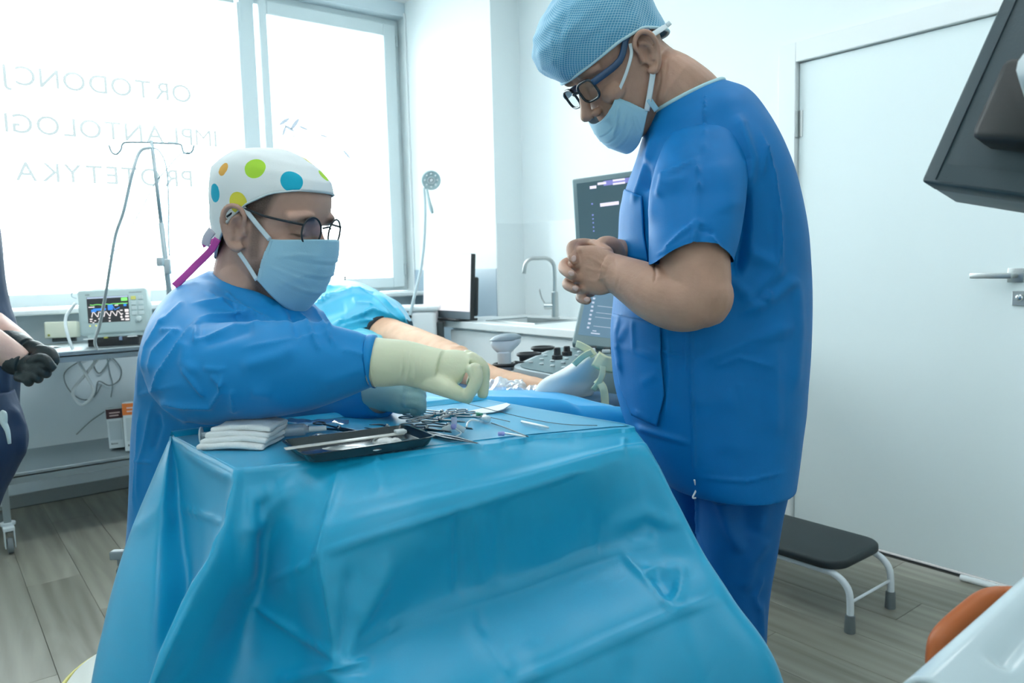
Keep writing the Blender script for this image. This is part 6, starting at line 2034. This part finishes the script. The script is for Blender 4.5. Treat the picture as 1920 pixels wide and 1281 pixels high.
# sheet hanging over the foot end, its near rim showing beyond the instrument table
M_SHEET = mat('bright blue bed sheet', (0.0, .36, .72), .5, bump=.08, bscale=700, sheen=.3)
e0 = [(800, 768), (850, 760), (900, 757), (985, 757), (1060, 762), (1105, 772), (1180, 780), (1215, 792)]
K = []
rim = [P(806, 772, 1.84), P(838, 752, 1.82), (P(883, 744, 1.80)), P(980, 746, 1.80), P(1052, 750, 1.80), P(1088, 763, 1.80), P(1135, 764, 1.80), P(1185, 768, 1.80)]
for k in range(8):
    r = rim[k]
    row = [r + bd * .42 + A(0, 0, BZ + .015 - r[2]), r + bd * .20 + A(0, 0, (BZ + .02 - r[2]) * .8), r + bd * .03 + A(0, 0, -.004), r, r - bd * .035 + A(0, 0, -.03 - .008 * (k % 2)), r - bd * .045 + A(0, 0, -.14), r - bd * .05 + A(0, 0, -.32)]
    K.append(row)
V, Fc = sheet(grid_fine(np.array(K), 8, 6), .002)
Fc = [f[::-1] for f in Fc]
V = V + (vnoise(V, 14, 3) * .003)[:, None] * UP
o = mk('bed_sheet', V, Fc, M_SHEET)
tag(o, 'bright blue sheet over the foot end of the bed behind the instrument table', 'sheet')
# pale sheet under the thigh
M_SHEET2 = mat('pale turquoise sheet', (.05, .46, .62), .6, bump=.08, bscale=700, sheen=.3)
K = [[P(520, 672, 2.30), P(560, 660, 2.5), P(600, 640, 2.7), P(650, 615, 2.95)],
     [P(600, 690, 2.25), P(625, 655, 2.45), P(650, 630, 2.65), P(690, 612, 2.9)],
     [P(700, 690, 2.25), P(690, 660, 2.45), P(700, 645, 2.60), P(720, 625, 2.85)],
     [P(800, 710, 2.20), P(760, 680, 2.45), P(745, 668, 2.60), P(745, 640, 2.85)]]
V, Fc = sheet(grid_fine(np.array(K), 16, 16), .002)
V = V + (np.abs(vnoise(V, 16, 31)) * .014 + vnoise(V, 40, 32) * .004)[:, None] * UP
o = mk('under_sheet', V, Fc, M_SHEET2)
tag(o, 'pale turquoise sheet crumpled under the patient thigh beside the blue gown', 'sheet')

pat = thing('person', 'patient lying under a turquoise drape with one bare leg and wrapped foot', 'person', A(*P(860, 700, 2.4)[:2], BZ))
leg = tube([P(610, 596, 3.12), P(690, 622, 2.95), P(745, 641, 2.80), P(800, 658, 2.62), P(850, 678, 2.45), P(880, 697, 2.33), P(925, 716, 2.24), P(970, 723, 2.16), P(1008, 727, 2.10), P(1030, 731, 2.07)],
           [.090, .082, .0745, .064, .056, .050, .0450, .036, .0275, .026], 32, sub=6)
calf = ball(P(905, 722, 2.27), (.075, .042, .042), 18, 12, [(P(950, 725, 2.2) - P(880, 700, 2.35)) / np.linalg.norm(P(950, 725, 2.2) - P(880, 700, 2.35)), FW, UP])
kneecap = ball(P(862, 663, 2.42), (.032, .030, .026), 14, 10)


def fsec(x, y, d, h, wd, ang=(.44, .9)):
    a = np.array(ang) / math.hypot(*ang)
    c = P(x, y, d)
    v = P(x + a[0] * h, y + a[1] * h, d) - c
    return (c, v, FW * wd, 2.2)


def hsec(x0, x1, y, d, wd, tilt=0):
    a, b_ = P(x0, y + tilt, d), P(x1, y - tilt, d)
    return ((a + b_) / 2, (b_ - a) / 2, FW * wd, 2.2)


footS = [hsec(1016, 1086, 754, 2.04, .026), hsec(1004, 1104, 746, 2.04, .032), hsec(1004, 1117, 730, 2.035, .036), hsec(1018, 1127, 713, 2.03, .038), hsec(1046, 1131, 698, 2.02, .042), hsec(1069, 1130, 684, 2.01, .044), hsec(1089, 1125, 669, 2.0, .044), hsec(1100, 1117, 659, 1.995, .036)]
footv = loft([(c_, u_ * .88, v_ * .86, e_) for c_, u_, v_, e_ in footS], 28, 5)
hips = ball(P(640, 612, 3.12), (.13, .13, .09), 20, 14)
tors = limb([P(620, 605, 3.12), P(570, 592, 3.35)], [.09, .09])
V, Fc = remesh(*join(leg, calf, kneecap, footv, hips, tors), voxel=.005, smooth=4)
V = V + vnormals(V, Fc) * (vnoise(V, 40, 8) * .0012)[:, None]
mk('body', V, Fc, SK4, pat)
# short trouser leg
mk('shorts', *tube([P(600, 594, 3.13), P(660, 612, 3.02), P(700, 626, 2.925), P(722, 634, 2.87)], [.102, .098, .091, .086], 32, sub=4), mat('black shorts', (.012, .02, .026), .8), pat)
# wrapped foot
M_STOCK = mat('pale stocking', (.66, .72, .72), .7, bump=.12, bscale=600)
V, Fc = loft(footS, 44, 8)
V = gown_folds(V, [f for f in Fc if len(f) == 4], [([(1118, 668), (1122, 700), (1110, 735)], 3, .003, 'r'), ([(1095, 735), (1110, 715), (1125, 700)], 3, .0025, 'r'), ([(1100, 745), (1118, 722)], 3, -.0025, 's'), ([(1112, 705), (1126, 690)], 2.5, -.003, 's')], 66, .0014, 18)
wf = mk('foot_wrap', V, Fc, M_STOCK, pat)
M_BAND = mat('cream rubber band', (.68, .70, .46), .45)


def strap(pts, w, nrm, th=.0016):
    return ribbon([P(*p) for p in pts], w, th, nrm)


mk('rubber_band', *join(strap([(1114, 668, 1.945), (1106, 658, 1.95), (1096, 652, 1.955), (1086, 647, 1.96), (1080, 645, 1.965)], .019, FW),
                        strap([(1076, 684, 1.975), (1094, 668, 1.945), (1110, 660, 1.935)], .016, FW),
                        strap([(1116, 672, 1.94), (1136, 683, 1.93), (1165, 686, 1.95), (1200, 688, 1.98)], .042, FW),
                        strap([(1120, 668, 1.94), (1130, 690, 1.93), (1126, 712, 1.93), (1112, 732, 1.945)], .015, FW),
                        strap([(1118, 712, 1.94), (1130, 726, 1.93), (1134, 745, 1.93), (1134, 772, 1.93)], .020, FW)), M_BAND, wf)

# turquoise drape over hips and body
M_PD = mat('turquoise patient drape', (0.0, .37, .60), .45, bump=.06, bscale=700, sheen=.35)
top = [(440, 572, 3.5), (500, 553, 3.45), (560, 535, 3.4), (600, 527, 3.3), (640, 526, 3.25), (672, 530, 3.2), (702, 543, 3.15), (732, 560, 3.08), (756, 582, 3.02), (766, 603, 2.97)]
low = [(440, 660, 2.7), (500, 656, 2.7), (560, 650, 2.72), (600, 640, 2.74), (630, 630, 2.76), (660, 619, 2.79), (690, 611, 2.82), (716, 606, 2.84), (745, 606, 2.86), (766, 609, 2.90)]
K = []
for a, b_ in zip(top, low):
    tp_ = P(*a); lo_ = P(*b_)
    row = [tp_ + FW * .35 + A(0, 0, -.28), tp_ + FW * .12 + A(0, 0, -.035), tp_]
    for s, bul in ((.25, .035), (.5, .045), (.75, .035), (1.0, 0)):
        x = a[0] + (b_[0] - a[0]) * s; y = a[1] + (b_[1] - a[1]) * s
        d = a[2] + (b_[2] - a[2]) * (s ** .8)
        row.append(P(x, y, d) + UP * bul * .4 - FW * bul)
    row.append(lo_ + FW * .01 - UP * .008)
    K.append(row)
V, Fc = sheet(grid_fine(np.array(K), 16, 12), .0)
V = V + vnormals(V, Fc) * (vnoise(V * A(1, 1, 2.2), 7, 12) * .010)[:, None]
V = folds(V, Fc, [([(590, 575), (620, 560), (660, 548), (700, 552), (740, 580)], 5, .016, 'r'), ([(560, 600), (600, 570), (640, 548), (665, 545)], 5, .014, 'r'), ([(560, 560), (600, 542), (650, 540), (700, 560), (730, 590), (760, 605)], 5, .012, 'r'),
                  ([(620, 612), (660, 595), (700, 582), (735, 595)], 4.5, .016, 'r'), ([(640, 612), (680, 602), (720, 600)], 3, .010, 'r'), ([(662, 558), (668, 570), (700, 572)], 4, .012, 'r'), ([(565, 545), (600, 535), (625, 542)], 4, .008, 'r'),
                  ([(740, 575), (762, 605)], 3, .010, 'r'), ([(600, 590), (650, 575)], 9, -.012, 's'), ([(690, 590), (640, 600)], 7, -.010, 's')])
o = mk('patient_drape', V, Fc, M_PD)
tag(o, 'turquoise drape heaped in folds over the patient hips beyond the seated man', 'drape')
# clear film under the calf and white wadding
crumple('clear_film', 'crumpled clear plastic film under the patient ankle', P(965, 741, 2.10), .26, .12, .060, clear_mat('clear crinkled film', (.90, .93, .95), .05, .30), 51, nx_=60, ny_=40, fr=.5)
crumple('white_wadding', 'white crumpled pad behind the gloved hand on the bed', P(800, 752, 2.05), .16, .16, .035, mat('white pad', (.75, .82, .86), .7), 57, cat='pad')

# ---- ultrasound machine
M_US = mat('ultrasound grey', (.16, .24, .26), .45)
M_USL = mat('ultrasound pale grey', (.50, .58, .61), .4)
um = Panel(P(1072, 336, 2.78), P(1330, 300, 2.60), P(1083, 515, 2.78))
fl, bl, br, fr_ = P(958, 690, 2.30), P(1046, 650, 2.62), P(1270, 676, 2.48), P(1200, 735, 2.12)
t = thing('ultrasound_machine', 'grey ultrasound machine with two screens and a key panel behind the wrapped foot', 'ultrasound machine', A(*((fl + br) / 2)[:2], 0))
s1 = mk('main_screen', *um.box(0, 1, 0, 1, -.035, 0, .006), M_US, t)
mk('glass', *um.box(.035, .965, .055, .96, -.001, .0008), mat('dark screen glass', (.028, .062, .075), .35, emit=(.06, .12, .15), es=.55), s1, False)
G_V = glow('violet picture', (.30, .32, .85), .8); G_V2 = glow('white violet picture', (.85, .82, 1.0), 1.1)
mk('header_bar', *um.box(.24, .60, .065, .115, .001, .0015), G_V, s1, False)
mk('header_text', *join(um.box(.135, .185, .10, .13, .0016, .002), um.box(.195, .26, .075, .10, .0016, .002), um.box(.31, .40, .065, .085, .0016, .002), um.box(.31, .40, .10, .12, .0016, .002)), G_V2, s1, False)['kind'] = 'stuff'
mk('bright_bar', *um.box(.205, .345, .29, .325, .001, .002), G_V2, s1, False)
mk('scale_dots', *join(*[ball(um.at(.145, .285 + .115 * i, .001), (.0035 if i in (0, 1) else .003), 8, 6) for i in (0, 1.0, 1.35, 1.7, 2.1, 2.45)]), glow('blue dots', (.25, .32, .8), .9), s1, False)['kind'] = 'stuff'
ut = Panel(P(1094, 540, 2.68), P(1300, 562, 2.60), P(1065, 643, 2.56))
s2 = mk('touch_screen', *ut.box(0, 1, 0, 1, -.03, 0, .006), M_US, t)
mk('glass', *ut.box(.04, .97, .04, .84, -.001, .0008), mat('touch glass', (.05, .10, .14), .25, emit=(.17, .30, .42), es=.55), s2, False)
G_L = glow('pale icons', (.62, .72, .88), .9)
ic = []
rnd = random.Random(9)
for i in range(8):
    ic.append(ut.box(.105, .125 + .006 * rnd.random(), .16 + .075 * i, .175 + .075 * i + .018, .001, .0016))
for u in (.33, .50): ic.append(ut.box(u, u + .045, .55, .62, .001, .0016))
for u in (.16, .36, .40, .58, .78):
    ic.append(ut.box(u, u + .035, .74, .755, .001, .0016)); ic.append(ut.box(u - .01, u + .07, .78, .80, .001, .0016))
for v in (.30, .42, .50, .66): ic.append(ut.box(.16, .9, v, v + .006, .001, .0014))
mk('icons', *join(*ic), G_L, s2, False)['kind'] = 'stuff'


def deck_at(u, v, z=0.0):
    return (fl * (1 - u) + fr_ * u) * (1 - v) + (bl * (1 - u) + br * u) * v + UP * z


def deck_ring(k, z):
    cc = deck_at(.5, .5)
    Q = [cc + (x - cc) * k for x in (fl, fr_, br, bl)]
    out = []
    for i in range(4):
        p0, p1, p2 = Q[i - 1], Q[i], Q[(i + 1) % 4]
        a = p1 + (p0 - p1) / np.linalg.norm(p0 - p1) * .05; b_ = p1 + (p2 - p1) / np.linalg.norm(p2 - p1) * .05
        for j in range(6):
            s = j / 5
            out.append((1 - s) ** 2 * a + 2 * s * (1 - s) * p1 + s * s * b_ + UP * z)
    return np.array(out)


mk('key_panel', *rings([deck_ring(.93, -.002), deck_ring(.95, .004), deck_ring(.92, .005)]), M_US, t, True, auto=35)
mk('deck', *rings([deck_ring(.80, -.09), deck_ring(1.0, -.035), deck_ring(1.03, -.015), deck_ring(1.02, .001), deck_ring(.94, .0015)]), M_USL, t, True, auto=35)
ks = []
for i in range(5):
    for j in range(5):
        u, v = .07 + .09 * i + (.03 if j % 2 else 0), .22 + .15 * j
        if (i, j) in ((4, 0), (4, 1)): continue
        ks.append(lathe([(.0075, .004), (.0070, .0085), (.0055, .009)], deck_at(u, v), UP, 12))
for VF in ks:
    mk('key', *VF, M_LGREY, t)
for u, v in ((.33, .88), (.45, .90), (.62, .92), (.74, .90), (.86, .9)):
    mk('paddle_switch', *join(box(deck_at(u, v, .012), (.028, .012, .012), [UR, FW, UP], .003)), M_LGREY if u > .4 else M_WHITE, t)
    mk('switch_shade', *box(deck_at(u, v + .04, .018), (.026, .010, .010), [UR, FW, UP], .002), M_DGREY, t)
for x, y, h in ((1045, 674, .034), (1063, 667, .028)):
    mk('knob', *lathe([(.016, .0), (.016, .012), (.011, .014), (.010, h), (.008, h + .002)], PZ(x, y, .928), UP, 20), M_BLACK, t, True, auto=40)
mk('trackball_ring', *lathe([(.035, .004), (.036, .010), (.030, .016), (.001, .020)], deck_at(.62, .30), UP, 26), M_WHITE, t)
# probe holder, probe, empty cups
ph = P(946, 684, 2.36)
mk('holder', *join(tube(np.array([ph + UR * .034 * math.cos(a) + FW * .026 * math.sin(a) for a in np.linspace(0, 2 * math.pi, 26, endpoint=False)]), .0055, 8, closed=True),
                   tube([ph + UR * .03, deck_at(.02, .25, -.01)], .012, 10), box(P(975, 712, 2.33), (.022, .03, .06), [UR, FW, UP], .006)), M_BLACK, t)
pr = mk('probe', *join(lathe([(.020, -.03), (.021, .0), (.0215, .035), (.024, .042)], ph, UP, 24), loft([(ph + UP * .040, UR * .024, FW * .022), (ph + UP * .052, UR * .036, FW * .026), (ph + UP * .066 + UR * .004, UR * .046, FW * .028), (ph + UP * .082 + UR * .008, UR * .044, FW * .026), (ph + UP * .092 + UR * .010, UR * .026, FW * .018)], 28, 4)), mat('probe pale plastic', (.62, .70, .75), .3), t)
mk('probe_face', *loft([(ph + UP * .076 + UR * .002, UR * .0475, FW * .029), (ph + UP * .088 + UR * .012, UR * .042, FW * .026), (ph + UP * .096 + UR * .016, UR * .022, FW * .016)], 28, 4), mat('probe grey face', (.26, .33, .37), .4), pr)
for x, y, d in ((992, 668, 2.50), (1018, 656, 2.58)):
    c_ = P(x, y, d)
    mk('cup', *join(tube(np.array([c_ + UR * .036 * math.cos(a) + FW * .030 * math.sin(a) + UP * .006 for a in np.linspace(0, 2 * math.pi, 26, endpoint=False)]), .006, 8, closed=True), lathe([(.030, -.03), (.034, .004), (.028, .004), (.024, -.025)], c_, UP, 24)), M_BLACK, t, True, auto=40)
mk('cup_rail', *tube([P(960, 690, 2.36), P(985, 682, 2.44), P(1012, 668, 2.53), P(1030, 660, 2.60)], .009, 10, sub=4), M_USL, t)
# body below
bc = deck_at(.5, .5)
bxx = (fr_ - fl) * A(1, 1, 0); bxx /= np.linalg.norm(bxx); byy = np.cross(UP, bxx)
mk('cabinet', *join(box(A(bc[0], bc[1], .50) + byy * .16, (.36, .34, .62), [bxx, byy, UP], .03, 3)), M_USL, t)
mk('front_housing', *join(box(P(1160, 730, 2.22), (.10, .16, .15), [bxx, byy, UP], .02, 3)), M_US, t)
mk('under_tray', *box(P(1040, 728, 2.42) - UP * .01, (.30, .14, .045), [bxx, byy, UP], .012), M_MGREY, t)
mk('screen_column', *tube([A(bc[0], bc[1], .8) + byy * .12, um.at(.5, .7, -.06), um.at(.5, .6, -.03)], .03, 14, sub=3), M_US, t)
mk('base', *box(A(bc[0], bc[1], .13) + byy * .18, (.46, .50, .10), [bxx, byy, UP], .04, 3), M_USL, t)
for sx__ in (-1, 1):
    for sy__ in (-1, 1):
        c_ = A(bc[0], bc[1], .06) + bxx * .18 * sx__ + byy * (.18 + .2 * sy__)
        mk('wheel', *lathe([(.05, -.02), (.06, -.01), (.06, .01), (.05, .02)], c_, bxx, 20), M_RUBBER, t, auto=40)

# ---- person at the left edge
S3 = 1.0
p3 = thing('person', 'person in dark navy scrubs at the left edge, black gloved hands clasped', 'person', A(*P(-60, 900, 2.15)[:2], 0))
R3h = frame(UR * .9 - FW * .3, .25)
C3 = P(-135, 130, 2.10)
bsec = lambda x0, x1, y, d, hw: ring_px((x0, y), (x1, y), d, hw, 2.3)
core = loft([bsec(-230, -60, 330, 2.15, .16), bsec(-235, -45, 450, 2.15, .18), bsec(-210, -20, 600, 2.15, .15), bsec(-190, -5, 700, 2.15, .15)], 28, 5)
nk = tube([C3 + A(0, 0, -.02), P(-142, 235, 2.13), P(-150, 310, 2.15), P(-150, 350, 2.15)], [.055, .058, .068, .10], 20, sub=4)
fl1 = tube([P(-150, 350, 1.98), P(-150, 520, 1.92), P(-120, 600, 1.92), P(-40, 634, 1.93), P(15, 663, 1.95), P(38, 680, 1.96)], [.055, .052, .050, .046, .036, .032], 24, sub=5)
fl2 = tube([P(-140, 350, 2.36), P(-110, 540, 2.34), P(-40, 590, 2.22), P(20, 632, 2.06), P(45, 650, 2.02)], [.050, .046, .042, .034, .030], 20, sub=5)
hd3 = put(head_raw(), C3, R3h, S3)
V, Fc = remesh(*join(core, nk, fl1, fl2, hd3), voxel=.005, smooth=3)
V = sculpt_head(V, C3, R3h, S3)
b3 = mk('body', V, Fc, SK3, p3)
q = W2L(V, C3, R3h, S3)
set_hair(b3, ((q[:, 2] > .03) & (q[:, 0] < .085) | (q[:, 2] > .075) | ((q[:, 0] < -.03) & (q[:, 2] > -.06))) * 1.0 * (q[:, 2] > -.1))
M_NAVY = mat('dark navy scrubs', (.006, .030, .080), .7, bump=.1, bscale=500)
tn = loft([bsec(-185, -108, 292, 2.15, .075), bsec(-206, -84, 306, 2.15, .13), bsec(-232, -58, 335, 2.15, .185), bsec(-248, -34, 430, 2.15, .20), bsec(-226, -10, 560, 2.15, .17), bsec(-206, 8, 620, 2.15, .17), bsec(-198, 12, 700, 2.15, .17), bsec(-200, 8, 775, 2.15, .175)], 40, 6)
s1_ = tube([P(-150, 350, 2.03), P(-152, 420, 1.96), P(-150, 520, 1.93), P(-122, 596, 1.93), P(-70, 620, 1.93)], [.065, .070, .070, .066, .058], 28, sub=5)
s2_ = tube([P(-140, 345, 2.36), P(-115, 500, 2.34), P(-60, 580, 2.26), P(-22, 598, 2.19)], [.065, .066, .060, .050], 24, sub=5)
V, Fc = remesh(*join(tn, s1_, s2_), voxel=.006, smooth=4)
V = gown_folds(V, Fc, [([(8, 600), (14, 680), (10, 760)], 8, .004, 's')], 71, .005, 8)
sh3 = mk('shirt', V, Fc, M_NAVY, p3)
tr = []
for x0, x1, d in ((-190, 34, 2.12), (-180, 20, 2.32)):
    tr.append(loft([bsec(x0 + 30, x1 - 22, 735, d, .12), bsec(x0 + 10, x1 - 3, 790, d, .12), bsec(x0 + 20, x1 + 1, 850, d, .12), bsec(x0 + 30, x1 - 50, 960, d, .095), bsec(x0 + 40, x1 - 75, 1100, d, .085), (at_floor((x0 + x1) / 2 - 82, d, .25), UR * .075, FW * .08), (at_floor((x0 + x1) / 2 - 82, d, .04), UR * .08, FW * .085)], 32, 6))
V, Fc = remesh(*join(*tr), voxel=.006, smooth=4)
V = gown_folds(V, Fc, [([(20, 760), (40, 800), (40, 860)], 8, .006, 's')], 73, .005, 8)
mk('trousers', V, Fc, M_NAVY, p3)
mk('pocket_pen', *join(tube([P(4, 772, 1.99), P(6, 790, 1.985), P(14, 808, 1.985), P(18, 832, 1.99)], [.006, .008, .006, .004], 8, sub=4), tube([P(4, 772, 1.99), P(10, 778, 1.985), P(10, 800, 1.985)], .005, 8, sub=4)), mat('pale lanyard clip', (.55, .68, .68), .5), p3)
for d, px_ in ((2.12, -165), (2.32, -165)):
    c_ = at_floor(px_, d, 0)
    mk('shoe', *loft([(c_ - UR * .07 + A(0, 0, .035), FW * .03, UP * .034, 2.6), (c_ + A(0, 0, .045), FW * .038, UP * .044, 2.6), (c_ + UR * .09 + A(0, 0, .034), FW * .045, UP * .033, 2.6), (c_ + UR * .17 + A(0, 0, .024), FW * .034, UP * .023, 2.6)], 20, 4), M_SHOE, p3)
M_GB = mat('black nitrile glove', (.010, .022, .025), .42, bump=.25, bscale=260)


def glove3(parts):
    V, Fc = remesh(*join(*parts), voxel=.0026, smooth=3)
    return V + vnormals(V, Fc) * (vnoise(V, 60, 4) * .0012)[:, None], Fc


g1 = [tube([P(14, 640, 2.05), P(30, 645, 2.02), P(50, 655, 1.995)], [.034, .033, .030], 20, sub=4),
      loft([(P(42, 652, 2.01), (P(46, 638, 2.01) - P(40, 672, 2.01)) / 2, FW * .022), (P(68, 658, 1.985), (P(72, 644, 1.985) - P(64, 678, 1.985)) / 2, FW * .022), (P(84, 664, 1.97), (P(88, 652, 1.97) - P(82, 678, 1.97)) / 2, FW * .018)], 20, 4)]
for k, (dx_, dy_) in enumerate(((0, 0), (-5, 9), (-14, 18))):
    g1.append(limb([P(74 + dx_, 655 + dy_, 1.965), P(94 + dx_, 660 + dy_, 1.955), P(102 + dx_, 672 + dy_, 1.95), P(100 + dx_, 684 + dy_, 1.95)], [.0125, .0125, .0115, .0100], 14, 4))
mk('glove', *glove3(g1), M_GB, p3)
g2 = [tube([P(22, 672, 1.955), P(34, 680, 1.958), P(46, 684, 1.955)], [.036, .035, .031], 20, sub=4),
      loft([(P(40, 684, 1.957), (P(44, 668, 1.957) - P(38, 702, 1.957)) / 2, FW * .022), (P(64, 686, 1.94), (P(66, 668, 1.94) - P(60, 706, 1.94)) / 2, FW * .023), (P(80, 690, 1.93), (P(84, 676, 1.93) - P(76, 708, 1.93)) / 2, FW * .018)], 20, 4)]
for k, (x, y) in enumerate(((80, 684), (76, 696), (66, 706), (52, 711))):
    g2.append(limb([P(x - 18, y - 4, 1.935), P(x, y, 1.925), P(x + 14 - 4 * k, y + 6, 1.93), P(x + 20 - 6 * k, y + 2, 1.945)], [.0125, .0120, .0110, .0095], 14, 4))
g2.append(limb([P(58, 676, 1.93), P(82, 672, 1.92), P(100, 690, 1.925)], [.013, .012, .010], 14, 4))
mk('glove', *glove3(g2), M_GB, p3)
